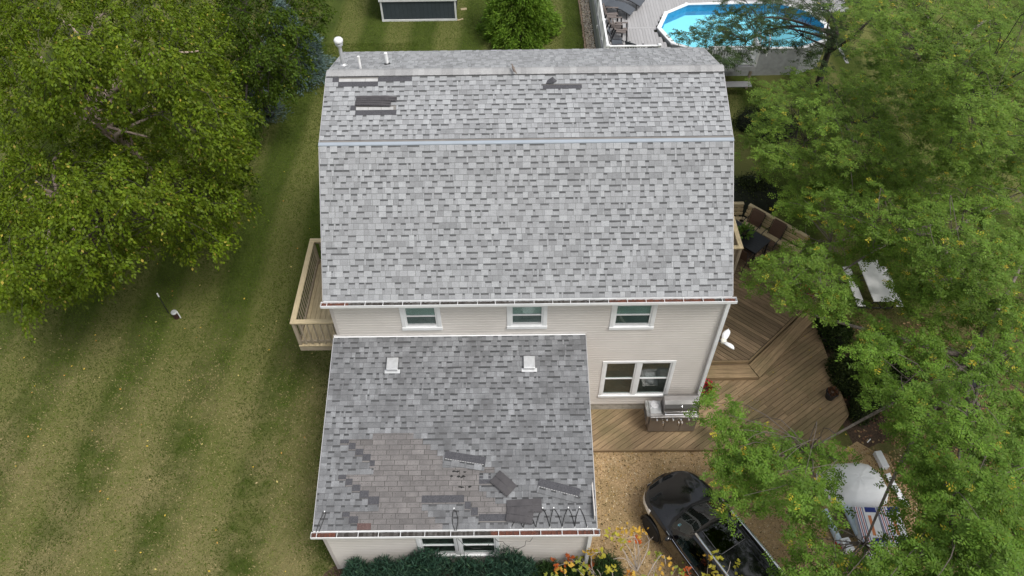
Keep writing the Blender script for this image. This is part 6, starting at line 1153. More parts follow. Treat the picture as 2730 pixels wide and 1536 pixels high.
for x in (-1.4, -.16):
    for y in (-.55, -.12): MB().tube([(x - .015, y, .20), (x + .015, y, .20)], .035, 12).build('caster', BLACKP, gl)

# ---------------------------------------------------------------- lawn fittings on the left
lp = thing('marker_post', 'thin black stake with white top standing in the left lawn', 'stake', (-16.95, 4.22, 0))
MB().tube([(-16.95, 4.22, 0), (-16.96, 4.22, .88)], .016, 8).build('pole', BLACKM, lp)
MB().tube([(-16.96, 4.22, .88), (-16.96, 4.22, 1.04)], .024, 10).build('tip', mat('white pvc', (.8, .8, .8), .4), lp)
wc = thing('well_cap', 'short dark brown well pipe with grey cap in the left lawn', 'well pipe', (-16.62, 4.03, 0))
MB().lathe([(.085, 0), (.085, .26)], -16.62, 4.03, 0, 20).build('casing', mat('rusty brown casing', (.05, .022, .02), .6, var=.3), wc)
MB().lathe([(.10, .262), (.105, .30), (.085, .33), (.0, .335)], -16.62, 4.03, 0, 16).build('cap', METAL, wc)
MB().tube([(-16.49, 4.02, .0), (-16.50, 4.02, .33)], .018, 8).build('conduit', mat('white pvc', (.8, .8, .8), .4), wc)

# ---------------------------------------------------------------- shed
sh = thing('garden_shed', 'dark slate shed with white corner and base trim behind the house', 'shed', (-9.9, 24, 0))
sx0, sx1, sy0, sy1, shh = -11.76, -8.01, 23.02, 25.6, 2.1
x = sx0 + .09; k = 0
while x < sx1 - .1:
    x2 = min(x + .203, sx1 - .09); B(x + .005, x2 - .005, sy0, sy0 + .02, .12, shh).build('panel', SHED, sh); x = x2
B(sx0 + .05, sx1 - .05, sy0 + .012, sy1, .1, shh).build('body', mat('dark joint', (.012, .014, .016), .8), sh)
B(sx0, sx0 + .085, sy0 - .02, sy0 + .03, .1, shh).build('corner_trim', WHITE, sh); B(sx1 - .085, sx1, sy0 - .02, sy0 + .03, .1, shh).build('corner_trim', WHITE, sh)
B(sx0 - .01, sx1 + .01, sy0 - .03, sy0 + .03, .0, .10).build('base_trim', WHITE, sh)
B(sx0 - .05, sx1 + .05, sy0 - .06, sy0 + .02, 1.06, 1.16).build('belt_trim', WHITE, sh)
rf = MB(); pr = [(sy0 - .3, shh - .05), (sy0 + 1.29, shh + .9), (sy1 + .3, shh - .05), (sy1 + .3, shh - .12), (sy0 + 1.29, shh + .82), (sy0 - .3, shh - .12)]
n = 6; rf.add([(sx0 - .1, y, z) for y, z in pr] + [(sx1 + .1, y, z) for y, z in pr], [(0, 1, 4, 5), (1, 2, 3, 4), (11, 10, 7, 6), (10, 9, 8, 7)] + [(i, (i + 1) % n, n + (i + 1) % n, n + i) for i in range(n)])
rf.build('roof', SHING if False else mat('shed roofing', (.3, .3, .31), .9, var=.2), sh)
for (x, y, a, l) in ((-7.85, 23.05, .5, .32), (-7.7, 24.05, .2, .3), (-7.72, 24.15, .15, .3)):
    o = MB().box(-l / 2, l / 2, -.035, .035, 0, .03).build('wood_offcut', WOODN, local=True); o.location = (x, y, .01); o.rotation_euler = (0, 0, a)
    tag(o, {-7.85: 'pale wood offcut lying at the right foot of the shed', -7.7: 'pale offcut on the grass right of the shed, front one of two', -7.72: 'pale offcut on the grass right of the shed, rear one of two'}[x], 'offcut')

# ---------------------------------------------------------------- pool and its deck
pd = thing('pool_deck', 'raised grey composite deck with white railing around the pool', 'deck', (0, 20, 0))
PX0, PY0, PZ = -1.22, 16.88, 1.2
PV = [(1.41, 19.72), (1.92, 21.07), (3.04, 21.90), (5.17, 22.0), (7.60, 21.95), (8.80, 21.10), (9.32, 19.80), (8.85, 18.45), (7.70, 17.85), (5.30, 17.80), (2.75, 17.83), (1.86, 18.37)]
def band(x): # y range of pool opening at x
    ys = []
    for i in range(len(PV)):
        (xa, ya), (xb, yb) = PV[i - 1], PV[i]
        if (xa > x) != (xb > x): ys.append(ya + (yb - ya) * (x - xa) / (xb - xa))
    return (min(ys), max(ys)) if len(ys) >= 2 else None
x = PX0 + .0
while x < 10.8:
    x2 = x + .14; xm = (x + x2) / 2
    segs = [(PY0, 19.92), (20.08, 26.0)]
    bd = band(x2 - .01) or band(xm)
    if bd:
        segs = [(PY0 + (0 if x < 1.2 else 0), bd[0] - .05), (bd[1] + .05, 26.0)] if x < 1.9 else [(bd[1] + .05, 26.0)]
        if x < 1.2: segs = [(PY0, min(19.92, bd[0])), (20.08, 26)]
    if x > 9.4: segs = [(21.2, 26.0)]
    for a, b in segs:
        if b - a > .05: B(x + .004, x2 - .004, a, b, PZ - .025, PZ).build('board', COMPO, pd)
    x = x2
B(PX0 + .01, 1.40, 19.925, 20.075, PZ - .025, PZ + .002).build('border_board', COMPO, pd)
B(PX0 - .03, PX0, PY0, 26, .75, PZ - .001).build('fascia', mat('pale grey fascia', (.42, .42, .43), .6), pd)
B(PX0, 1.4, PY0 - .03, PY0, .75, PZ - .001).build('fascia', mat('pale grey fascia', (.42, .42, .43), .6), pd)
for k in range(int(9 / .16)):
    y = PY0 + .03 + k * .16
    if y < 26: B(PX0 - .028, PX0 - .008, y, y + .15, .03, .74).build('skirt_board', mat('grey skirt', (.27, .28, .29), .7), pd)
def vinyl_rail(parent, a, b, posts, z0, h=.92, step=.115):
    A = Vector((*a, 0)); Bv = Vector((*b, 0)); d = (Bv - A).normalized(); L = (Bv - A).length
    rot_bar('top_rail', A + Vector((0, 0, z0 + h)), Bv + Vector((0, 0, z0 + h)), .09, .05, WHITE, parent)
    rot_bar('bottom_rail', A + Vector((0, 0, z0 + .09)), Bv + Vector((0, 0, z0 + .09)), .055, .06, WHITE, parent)
    for k in range(1, int(L / step)): 
        p = A + d * k * step; rot_bar('baluster', p + Vector((0, 0, z0 + .1)), p + Vector((0, 0, z0 + h - .02)), .035, .035, WHITE, parent)
    for t in posts:
        p = A + (Bv - A) * t; q = MB().box(p.x - .055, p.x + .055, p.y - .055, p.y + .055, z0, z0 + h + .03).box(p.x - .075, p.x + .075, p.y - .075, p.y + .075, z0 + h + .03, z0 + h + .055).box(p.x - .05, p.x + .05, p.y - .05, p.y + .05, z0 + h + .055, z0 + h + .08)
        q.build('post', WHITE, parent)
vinyl_rail(pd, (PX0 + .06, PY0 + .06), (PX0 + .06, 25.8), (0, .24, .48, .72, .99), PZ)
vinyl_rail(pd, (PX0 + .06, PY0 + .06), (1.04, PY0 + .06), (1.0,), PZ)
for y in (17.4, 20.25): B(PX0 - .09, PX0 - .03, y, y + .05, 1.05, 1.2).build('rail_bracket', WHITE, pd)
pl = thing('pool_landing', 'grey landing with white baluster railing below the pool on the right', 'landing', (4.5, 16.9, 0))
for k in range(16): B(3.0 + k * .145, 3.0 + k * .145 + .138, 16.72, 17.6, 1.17, 1.2).build('board', COMPO, pl)
B(3.0, 5.33, 16.68, 16.715, .98, 1.19).build('fascia', mat('pale grey fascia', (.42, .42, .43), .6), pl)
for k in range(3): B(3.2, 5.2, 16.30 - .1 + k * .0, 16.6, .50 - .25 * k * .0, .53).build('stair_tread', COMPO, pl) if k == 0 else None
vinyl_rail(pl, (3.1, 16.76), (5.28, 16.76), (1.0,), 1.2); vinyl_rail(pl, (5.28, 16.76), (5.28, 17.55), (1.0,), 1.2)
for x in (3.2, 5.2): B(x - .05, x + .05, 16.8, 16.9, 0, 1.17).build('support_post', WOODG, pl)

po = thing('swimming_pool', 'oval above ground swimming pool full of bright blue water', 'pool', (5.3, 19.9, 0))
n = len(PV); cxp, cyp = 5.36, 19.85
def inw(p, d):
    v = Vector((cxp - p[0], cyp - p[1])); return (p[0] + v.x / v.length * d, p[1] + v.y / v.length * d)
rim_mat = mat('white resin rim', (.78, .79, .80), .4, var=.03)
for i in range(n):
    a, b = PV[i], PV[(i + 1) % n]; ai, bi = inw(a, .20), inw(b, .20)
    f = .992
    q = [a, b, bi, ai]; m_ = [(cxp, cyp)]
    cx_, cy_ = sum(p[0] for p in q) / 4, sum(p[1] for p in q) / 4
    q = [(cx_ + (p[0] - cx_) * f, cy_ + (p[1] - cy_) * f) for p in q]
    if MB().prism(q, 1.33, 1.37).v: 
        area = sum(q[k][0] * q[(k + 1) % 4][1] - q[(k + 1) % 4][0] * q[k][1] for k in range(4))
        MB().prism(q if area > 0 else q[::-1], 1.325, 1.37).build('rim_segment', rim_mat, po, bevel=.012)
    J = MB().lathe([(.10, 1.32), (.10, 1.385), (.07, 1.39)], *inw(a, .09), 0, 10); J.build('rim_joint', rim_mat, po)
LIN = mat('blue pool liner', (.055, .30, .52), .6, var=.12, scale=5, stain=.3, stain_rgb=(.02, .16, .36), stain_scale=4)
FLO = mat('pale blue pool floor', (.36, .80, .92), .7, var=.05, scale=1.5)
inn = [inw(p, .12) for p in PV]
lv = [(x, y, z) for z in (.05, 1.33) for x, y in inn]
MB().add(lv, [(i, n + i, n + (i + 1) % n, (i + 1) % n) for i in range(n)]).build('liner', LIN, po)
MB().add([(x, y, .78) for x, y in inn], [tuple(range(n)) if sum(inn[k][0] * inn[(k + 1) % n][1] - inn[(k + 1) % n][0] * inn[k][1] for k in range(n)) > 0 else tuple(range(n - 1, -1, -1))]).build('floor', FLO, po)
ow = [inw(p, .03) for p in PV]
MB().add([(x, y, z) for z in (0, 1.325) for x, y in ow], [((i + 1) % n, n + (i + 1) % n, n + i, i) for i in range(n)]).build('outer_wall', mat('grey pool wall', (.35, .36, .37), .6, var=.15), po)
wm = bpy.data.materials.new('pool water'); wm.use_nodes = True; t_ = wm.node_tree; t_.nodes.remove(t_.nodes['Principled BSDF'])
tp = nd(t_, 'ShaderNodeBsdfTransparent'); tp.inputs['Color'].default_value = (.80, .97, 1.0, 1)
gs_ = nd(t_, 'ShaderNodeBsdfGlossy'); gs_.inputs['Roughness'].default_value = .03; mx = nd(t_, 'ShaderNodeMixShader')
tn = nd(t_, 'ShaderNodeTexNoise'); tn.inputs['Scale'].default_value = 7; bp_ = nd(t_, 'ShaderNodeBump'); bp_.inputs['Strength'].default_value = .25; bp_.inputs['Distance'].default_value = .02
gg = nd(t_, 'ShaderNodeNewGeometry'); t_.links.new(gg.outputs['Position'], tn.inputs['Vector']); t_.links.new(tn.outputs['Fac'], bp_.inputs['Height']); t_.links.new(bp_.outputs[0], gs_.inputs['Normal']); fr = schlick(t_, .02, bp_.outputs[0])
t_.links.new(fr.outputs[0], mx.inputs[0]); t_.links.new(tp.outputs[0], mx.inputs[1]); t_.links.new(gs_.outputs[0], mx.inputs[2]); t_.links.new(mx.outputs[0], t_.nodes['Material Output'].inputs['Surface'])
MB().add([(x, y, 1.16) for x, y in inn], [tuple(range(n)) if sum(inn[k][0] * inn[(k + 1) % n][1] - inn[(k + 1) % n][0] * inn[k][1] for k in range(n)) > 0 else tuple(range(n - 1, -1, -1))]).build('water', wm, po)
B(5.0, 5.14, 19.5, 19.64, 1.11, 1.18).build('chlorine_float', mat('teal plastic', (.05, .45, .45), .4), po)
lad = MB()
for x in (5.55, 5.95): lad.tube([(x, 17.5, 1.2), (x, 17.55, 2.0), (x, 17.85, 2.15), (x, 18.2, 2.0), (x, 18.3, 1.2)], .03, 8)
lad.build('ladder_rails', WHITE, po)
# river stone strip and edging
stp = MB().add([(-1.75, 16, .008), (-1.27, 16, .008), (-1.27, 26, .008), (-1.55, 26, .008)], [(0, 1, 2, 3)]).build('stone_strip', soil); stp['kind'] = 'structure'
k = 2600
cx = rng.uniform(-1.68, -1.28, k); cy = rng.uniform(17.5, 25.5, k); sz = rng.uniform(.02, .045, k)
octv = np.array([[1, 0, 0], [0, 1, 0], [-1, 0, 0], [0, -1, 0], [0, 0, .7]])
tri = np.array([[0, 1, 4], [1, 2, 4], [2, 3, 4], [3, 0, 4]])
th = rng.uniform(0, 6.28, k); ax = rng.uniform(.6, 1.3, (k, 1))
V = octv[None] * np.stack([sz * ax[:, 0], sz, sz], 1)[:, None, :]
c_, s_ = np.cos(th)[:, None], np.sin(th)[:, None]
V = np.stack([V[:, :, 0] * c_ - V[:, :, 1] * s_ + cx[:, None], V[:, :, 0] * s_ + V[:, :, 1] * c_ + cy[:, None], V[:, :, 2] + .01 + rng.uniform(0, .03, (k, 1))], 2)
T_ = V[:, tri].reshape(-1, 3, 3)
cc = tint(k, (.60, .50, .38), .35, [(.75, .7, .62), (.3, .25, .2)], .4).repeat(4, 0)
o = quads('river_stones', T_, mat('river stone', (1, 1, 1), .7, attr=True), None, cc, n=3, kind='stuff', loc=(-1.5, 21, 0)); 
tag(o, 'tan river stones in the strip along the left side of the pool deck', 'stones')
y = 17.0
ebk = MB().box(-.045, .045, -.14, .14, 0, .07).mesh('edging_stone', mat('tan edging stone', (.30, .22, .15), .85, var=.3, scale=9))
eg = thing('stone_edging', 'row of tan edging stones between the lawn and the river stones', 'edging', (-1.75, 21, 0))
while y < 25.5: inst('stone', ebk, eg, (-1.76 + random.uniform(-.02, .02), y + .14, 0), (0, 0, random.uniform(-.08, .08))); y += .30

# pool chairs
def plastic_chair(name, label, loc, face, mt, group, slats=5):
    t = thing(name, label, 'chair', loc, math.atan2(-face[0], face[1]), group)
    MB().hexa([(-.22, -.22, .36), (.22, -.22, .36), (.25, .26, .40), (-.25, .26, .40), (-.22, -.22, .385), (.22, -.22, .385), (.25, .26, .425), (-.25, .26, .425)]).build('seat', mt, t, local=True, bevel=.01)
    for k in range(slats):
        x = -.20 + k * .40 / (slats - 1); top = .86 - abs(x) * .35
        MB().hexa([(x - .03, -.23, .38), (x + .03, -.23, .38), (x + .03, -.21, .38), (x - .03, -.21, .38), (x * 1.15 - .03, -.42, top), (x * 1.15 + .03, -.42, top), (x * 1.15 + .03, -.40, top), (x * 1.15 - .03, -.40, top)]).build('back_slat', mt, t, local=True)
    MB().tube([(-.27, -.40, .78), (-.15, -.43, .87), (0, -.44, .90), (.15, -.43, .87), (.27, -.40, .78)], .022, 8).build('top_bow', mt, t, local=True)
    for sx in (-1, 1):
        MB().hexa([(sx * .30 - .04, -.30, .60), (sx * .30 + .04, -.30, .60), (sx * .32 + .045, .28, .60), (sx * .32 - .045, .28, .60), (sx * .30 - .04, -.30, .63), (sx * .30 + .04, -.30, .63), (sx * .32 + .045, .28, .63), (sx * .32 - .045, .28, .63)]).build('armrest', mt, t, local=True, bevel=.01)
        MB().bar((sx * .30, .24, .60), (sx * .30, .30, 0), .05, .07).build('leg', BLACKP, t, local=True)
        MB().bar((sx * .28, -.25, .60), (sx * .30, -.42, 0), .05, .07).build('leg', BLACKP, t, local=True)
    return t
G2 = 'plastic armchairs along the pool deck rail'
plastic_chair('plastic_armchair', 'brown plastic armchair just in front of the loungers', (-.62, 20.45, PZ), (1, -.12), BROWNP, G2)
plastic_chair('plastic_armchair', 'brown plastic armchair, middle one along the pool deck rail', (-.52, 19.55, PZ), (1, -.05), BROWNP, G2)
plastic_chair('plastic_armchair', 'brown plastic armchair next to the grey metal chair', (-.33, 19.10, PZ), (1, -.12), BROWNP, G2)
plastic_chair('round_back_chair', 'black chair with rounded slatted back at the near pool rail', (.76, 17.32, PZ), (.05, 1), BLACKP, None, 6)
patio_chair('metal_chair', 'grey metal armchair facing the pool beside the little table', (-.62, 18.15, PZ), (1, -.05), DGREY, BLACKM, 'grey metal chairs on the pool deck')
patio_chair('metal_chair', 'grey metal armchair in the near corner partly behind the ridge', (.02, 17.42, PZ), (.5, .8), DGREY, BLACKM, 'grey metal chairs on the pool deck')
st_ = thing('side_table', 'small square brown side table between the pool chairs', 'table', (-.40, 17.62, PZ))
B(-.62, -.18, 17.40, 17.84, PZ + .42, PZ + .45).build('table_top', BROWNP, st_)
for x in (-.59, -.21):
    for y in (17.43, 17.81): B(x - .02, x + .02, y - .02, y + .02, PZ, PZ + .42).build('leg', BLACKM, st_)
def lounger(label, foot, head):
    f = Vector((*foot, 0)); h = Vector((*head, 0)); d = (f - h); L = d.length; rz = math.atan2(d.y, d.x)
    t = thing('sun_lounger', label, 'sun lounger', (h.x, h.y, PZ), rz, 'dark grey sun loungers on the pool deck')
    prof = [(-.55, .80), (-.1, .48), (0, .38), (.3, .42), (.6, .43), (.9, .40), (1.2, .31), (1.35, .25)]
    for (p0, p1, nm) in ((0, 3, 'backrest'), (2, 8, 'bed')):
        pp = prof[p0:p1]; vs = [(x, y, z + dz) for dz in (0, .03) for x, z in pp for y in (-.32, .32)]; k = 2 * len(pp)
        fs = [(2 * i, 2 * i + 1, 2 * i + 3, 2 * i + 2) for i in range(len(pp) - 1)] + [(k + 2 * i, k + 2 * i + 2, k + 2 * i + 3, k + 2 * i + 1) for i in range(len(pp) - 1)]
        fs += [(2 * i, 2 * i + 2, k + 2 * i + 2, k + 2 * i) for i in range(len(pp) - 1)] + [(2 * i + 1, k + 2 * i + 1, k + 2 * i + 3, 2 * i + 3) for i in range(len(pp) - 1)] + [(0, k, k + 1, 1), (k - 2, k - 1, 2 * k - 1, 2 * k - 2)]
        MB().add(vs, fs).build(nm, DGREY, t, local=True)
    for x in (.1, 1.15):
        for y in (-.30, .30): MB().tube([(x, y, .34), (x + .04, y * 1.05, 0)], .022, 8).build('leg', BLACKM, t, local=True)
    for y in (-.335, .335): MB().tube([(x, y, z) for x, z in prof], .018, 8).build('side_frame', BLACKM, t, local=True)
    return t
lounger('dark grey sun lounger nearest the armchairs, its foot toward the pool', (.42, 20.95), (-.75, 21.6))
lounger('dark grey sun lounger behind the first, cut by the top of the picture', (.95, 21.75), (-.2, 22.4))
# ---------------------------------------------------------------- the black car
CO, CA = (-.46, -4.00), R(30.0)
car = thing('parked_car', 'shiny black sport utility vehicle parked on the gravel by the garage', 'car', (CO[0], CO[1], 0), CA)
def cr_spline(keys, vals, q):
    keys = np.array(keys, float); vals = np.array(vals, float); out = np.interp(q, keys, vals)
    # smooth (monotone-ish) by averaging neighbouring samples
    for _ in range(3):
        e = np.interp(np.clip(q - .05, keys[0], keys[-1]), keys, vals); f = np.interp(np.clip(q + .05, keys[0], keys[-1]), keys, vals)
        out = (out * 2 + e + f) / 4
    return out
ss = np.concatenate([np.linspace(-2.93, -2.5, 10), np.linspace(-2.45, 1.2, 62), np.linspace(1.25, 1.93, 26)])
wK = [-2.93, -2.85, -2.6, -2.0, -1.0, .5, 1.0, 1.3, 1.5, 1.65, 1.78, 1.87, 1.93]
wV = [.60, .78, .90, .94, .95, .945, .93, .90, .84, .75, .60, .40, .18]
tK = [-2.93, -2.6, .60, .80, 1.1, 1.5, 1.75, 1.88, 1.93]
tV = [1.02, 1.10, 1.10, 1.10, 1.06, .99, .92, .84, .74]
ww = cr_spline(wK, wV, ss); tt = cr_spline(tK, tV, ss)
prof = [(.90, .26, 0), (.97, .36, 0), (1.0, .50, 0), (1.0, .66, 0), (.985, .80, 0), (.965, .0, -.10), (.925, .0, -.045), (.86, .0, -.012), (.76, 0, .004), (.60, 0, .012), (.45, 0, .026), (.30, 0, .034), (.15, 0, .038), (0, 0, .04)]
def sec(w, t, s):
    pts = []
    lo = .26 + max(0, (s - 1.5)) * .12
    for a, zz, dz in prof:
        z = (t + dz) if zz == 0 else min(zz, t - .12 + (zz - .8) * .3) if zz >= .66 else zz
        if zz and s > 1.4: z = max(z, lo)
        pts.append((a * w, z))
    # fine interpolation
    P = np.array(pts); u = np.linspace(0, len(P) - 1, 40)
    i = np.clip(u.astype(int), 0, len(P) - 2); f = u - i
    p0 = P[np.clip(i - 1, 0, len(P) - 1)]; p1 = P[i]; p2 = P[i + 1]; p3 = P[np.clip(i + 2, 0, len(P) - 1)]
    f = f[:, None]
    return .5 * ((2 * p1) + (-p0 + p2) * f + (2 * p0 - 5 * p1 + 4 * p2 - p3) * f ** 2 + (-p0 + 3 * p1 - 3 * p2 + p3) * f ** 3)
SEC = np.array([sec(w, t, s) for w, t, s in zip(ww, tt, ss)])     # (ns, 40, 2)
ns, npf = SEC.shape[:2]
def body_pt(i, j, side): return (side * float(SEC[i, j, 0]), float(ss[i]), float(SEC[i, j, 1]))
WHS = ((.98, .36), (-1.90, .36))
def body_piece(name, mt, test, off=0.0, smooth=True):
    mb = MB(); idx = {}
    for side in (1, -1):
        for i in range(ns - 1):
            for j in range(npf - 1):
                c = [(body_pt(a, b, side)) for a, b in ((i, j), (i, j + 1), (i + 1, j + 1), (i + 1, j))]
                m = tuple(sum(p[k] for p in c) / 4 for k in range(3))
                if not test(side, m, i, j): continue
                ids = []
                for (a, b), p in zip(((i, j), (i, j + 1), (i + 1, j + 1), (i + 1, j)), c):
                    key = (a, b, side if b < npf - 1 else 0)
                    if key not in idx:
                        if off:
                            v = Vector((p[0], 0, p[2] - .45)).normalized() * off; p = (p[0] + v.x, p[1] + (off * .5 if p[1] > 1.2 else 0), p[2] + v.z)
                        idx[key] = len(mb.v); mb.v.append(p)
                    ids.append(idx[key])
                if side == -1: ids = ids[::-1]
                mb.f.append(tuple(ids[::-1])); mb.m.append(0); mb.c.append((1, 1, 1))
    return mb.build(name, mt, car, local=True, smooth=smooth)
def in_arch(m):
    return abs(m[0]) > .55 and any((m[1] - a) ** 2 + (m[2] - b) ** 2 < .395 ** 2 for a, b in WHS)
body_piece('body', CARP, lambda s, m, i, j: not in_arch(m) and m[2] > .42)
body_piece('lower_cladding', CARM, lambda s, m, i, j: not in_arch(m) and m[2] <= .42)
hl = lambda s, m, i, j: 1.22 < m[1] < 1.86 and abs(m[0]) > .30 and (tt[i] - .20 - (1.86 - m[1]) * .04) < m[2] < (tt[i] - .085 + (1.8 - m[1]) * .03)
for sd_ in (1, -1): body_piece('headlight', LAMP, (lambda q: (lambda s, m, i, j: s == q and hl(s, m, i, j)))(sd_), off=.008)
# grille opening and number of chrome bars at the nose
g_ = MB(); g_.box(-.38, .38, 1.86, 1.935, .52, .70); g_.build('grille', CARM, car, local=True, bevel=.02)
for z in (.56, .61, .66): MB().box(-.36, .36, 1.925, 1.945, z - .008, z + .008).build('grille_bar', CHROME, car, local=True)
# hood shut lines and cowl
for sx in (-1, 1): MB().tube([(sx * .62, .80, 1.108), (sx * .70, 1.1, 1.055), (sx * .66, 1.4, .998), (sx * .50, 1.66, .945)], .006, 6).build('hood_gap', BLACKM, car, local=True)
cw = MB(); n = 14; vs = []
for i in range(n + 1):
    x = -.80 + 1.6 * i / n; y = .80 - .22 * (x / .8) ** 2; z = 1.125 - .03 * (x / .8) ** 2
    vs += [(x, y + .06, z - .004), (x, y - .16, z + .045)]
cw.add(vs, [(2 * i, 2 * i + 2, 2 * i + 3, 2 * i + 1) for i in range(n)]).build('cowl', CARM, car, local=True)
for (xa, xb) in ((-.55, .05), (.02, .6)):
    MB().tube([(xa, .80 - .22 * (xa / .8) ** 2 - .05, 1.165), (xb, .80 - .22 * (xb / .8) ** 2 - .07, 1.185)], .010, 6).build('wiper', BLACKM, car, local=True)
# greenhouse: centre line height, belt and roof half widths along the length
gs2 = np.concatenate([np.linspace(-2.86, -2.35, 10), np.linspace(-2.3, .0, 30), np.linspace(.04, .74, 22)])
zc = np.interp(gs2, [-2.86, -2.45, -2.2, -1.2, -.5, -.1, .05, .74], [1.12, 1.58, 1.67, 1.73, 1.74, 1.72, 1.67, 1.15])
wr = np.interp(gs2, [-2.86, -2.3, -1.2, -.2, .0, .74], [.62, .60, .63, .63, .64, .76])
wb = np.interp(gs2, [-2.86, -2.5, -1.5, .0, .5, .74], [.74, .84, .885, .885, .86, .80])
zb = np.interp(gs2, [-2.86, 0, .74], [1.09, 1.08, 1.08])
def gsec(i):
    zr = zc[i]; e = min(.075, (zr - zb[i]) * .5)
    P = [(wb[i], zb[i]), (wb[i] * .99, zb[i] + (zr - zb[i]) * .12)]
    for q in (.3, .5, .7, .88): P.append((wb[i] + (wr[i] + .03 - wb[i]) * q, zb[i] + (zr - e - zb[i]) * q))
    P += [(wr[i] + .012, zr - e), (wr[i] - .03, zr - e * .6), (wr[i] - .10, zr - e * .36), (wr[i] * .62, zr - e * .15), (wr[i] * .3, zr - e * .03), (0, zr)]
    if gs2[i] > .0:   # windshield: bow forward at the centre
        pass
    return P
GS = [gsec(i) for i in range(len(gs2))]
def bow(x, s):  # plan curvature of the windshield and rear glass
    if s > -.1: return -.22 * (x / .8) ** 2 * min(1, (s + .1) / .4)
    if s < -2.3: return .12 * (x / .8) ** 2 * min(1, (-2.3 - s) / .4)
    return 0
def green(name, mt, test, off=0.0, smooth=True):
    mb = MB(); idx = {}
    for side in (1, -1):
        for i in range(len(gs2) - 1):
            for j in range(11):
                if not test(side, (gs2[i] + gs2[i + 1]) / 2, j): continue
                ids = []
                for a, b in ((i, j), (i, j + 1), (i + 1, j + 1), (i + 1, j)):
                    key = (a, b, side if b < 11 else 0)
                    if key not in idx:
                        x, z = GS[a][b]; y = gs2[a] + bow(x, gs2[a])
                        v = Vector((x, 0, (z - .9) * 1.2)).normalized() * off
                        idx[key] = len(mb.v); mb.v.append((side * (x + v.x), y + (off if y > .1 else 0), z + v.z))
                    ids.append(idx[key])
                if side == 1: ids = ids[::-1]
                mb.f.append(tuple(ids)); mb.m.append(0); mb.c.append((1, 1, 1))
    return mb.build(name, mt, car, local=True, smooth=smooth)
wsT = lambda sd, s, j: s > .06 and j >= 7
sideT = lambda sd, s, j: 1 <= j <= 5 and -2.35 < s < .48 and not any(abs(s - q) < .05 for q in (-.62, -1.55))
rearT = lambda sd, s, j: s < -2.42 and j >= 7
green('roof', CARP, lambda sd, s, j: not (wsT(sd, s, j) or sideT(sd, s, j) or rearT(sd, s, j)))
green('windshield', CGLASS, wsT); green('rear_window', CGLASS, rearT)
for sd_ in (1, -1):
    for (a_, b_) in ((-.6, .6), (-1.53, -.62), (-2.5, -1.55)):
        green('side_window', CGLASS, (lambda q, a, b: (lambda sd, s, j: sd == q and a < s < b and sideT(sd, s, j)))(sd_, a_, b_))
green('sunroof', glass('sunroof glass', (.03, .03, .03), .95, .02, 1.55), lambda sd, s, j: -.74 < s < -.04 and j >= 9, off=.004)
MB().tube([(-.385, -.05, 1.727), (-.40, -.70, 1.745), (-.36, -.745, 1.748), (.36, -.745, 1.748), (.40, -.70, 1.745), (.385, -.05, 1.727)], .006, 6).build('sunroof_seal', mat('grey seal', (.09, .09, .095), .5), car, local=True)
for x in (-.42, -.30, .30, .42): MB().tube([(x, -.86, 1.738 - .02 * abs(x)), (x, -1.5, 1.728 - .02 * abs(x)), (x, -2.2, 1.672 - .02 * abs(x))], .006, 6).build('roof_rib', CARP, car, local=True)
for sx in (-1, 1):
    MB().tube([(sx * .56, .00, 1.68), (sx * .565, -.04, 1.735), (sx * .58, -.30, 1.76), (sx * .585, -1.2, 1.77), (sx * .57, -2.1, 1.73), (sx * .56, -2.25, 1.66)], [.018, .034, .038, .038, .034, .016], 10).build('roof_rail', CHROME, car, local=True, smooth=True)
    MB().tube([(sx * .885, .55, 1.085), (sx * .915, .0, 1.09), (sx * .915, -1.2, 1.095), (sx * .875, -2.3, 1.11)], .010, 8).build('window_trim', CHROME, car, local=True)
    mr_ = MB().lathe([(.0, -.11), (.05, -.10), (.085, -.04), (.09, .03), (.07, .09), (.0, .11)], 0, 0, 0, 14)
    mr_.v = [(sx * (.99 + z * .95), .36 + y * .75, 1.15 + x * .85) for x, y, z in mr_.v]
    mo = mr_.build('wing_mirror', CARP, car, local=True, smooth=True)
    MB().box(sx * .955 - .0 if sx > 0 else -.985, .985 if sx > 0 else -.955, .30, .306, 1.10, 1.2).build('mirror_glass', CHROME, car, local=True)
    MB().bar((sx * .87, .38, 1.10), (sx * .95, .37, 1.12), .05, .03).build('mirror_arm', CARP, car, local=True)
    for y in (.52, -.60, -1.56): MB().tube([(sx * .953, y, .46), (sx * .956, y, .7), (sx * .945, y, .95), (sx * .90, y, 1.06)], .004, 4).build('door_gap', BLACKM, car, local=True)
    for y in (-.42, -1.38): MB().tube([(sx * .95, y - .09, .97), (sx * .975, y, .975), (sx * .95, y + .09, .97)], .012, 8).build('door_handle', CARP, car, local=True)
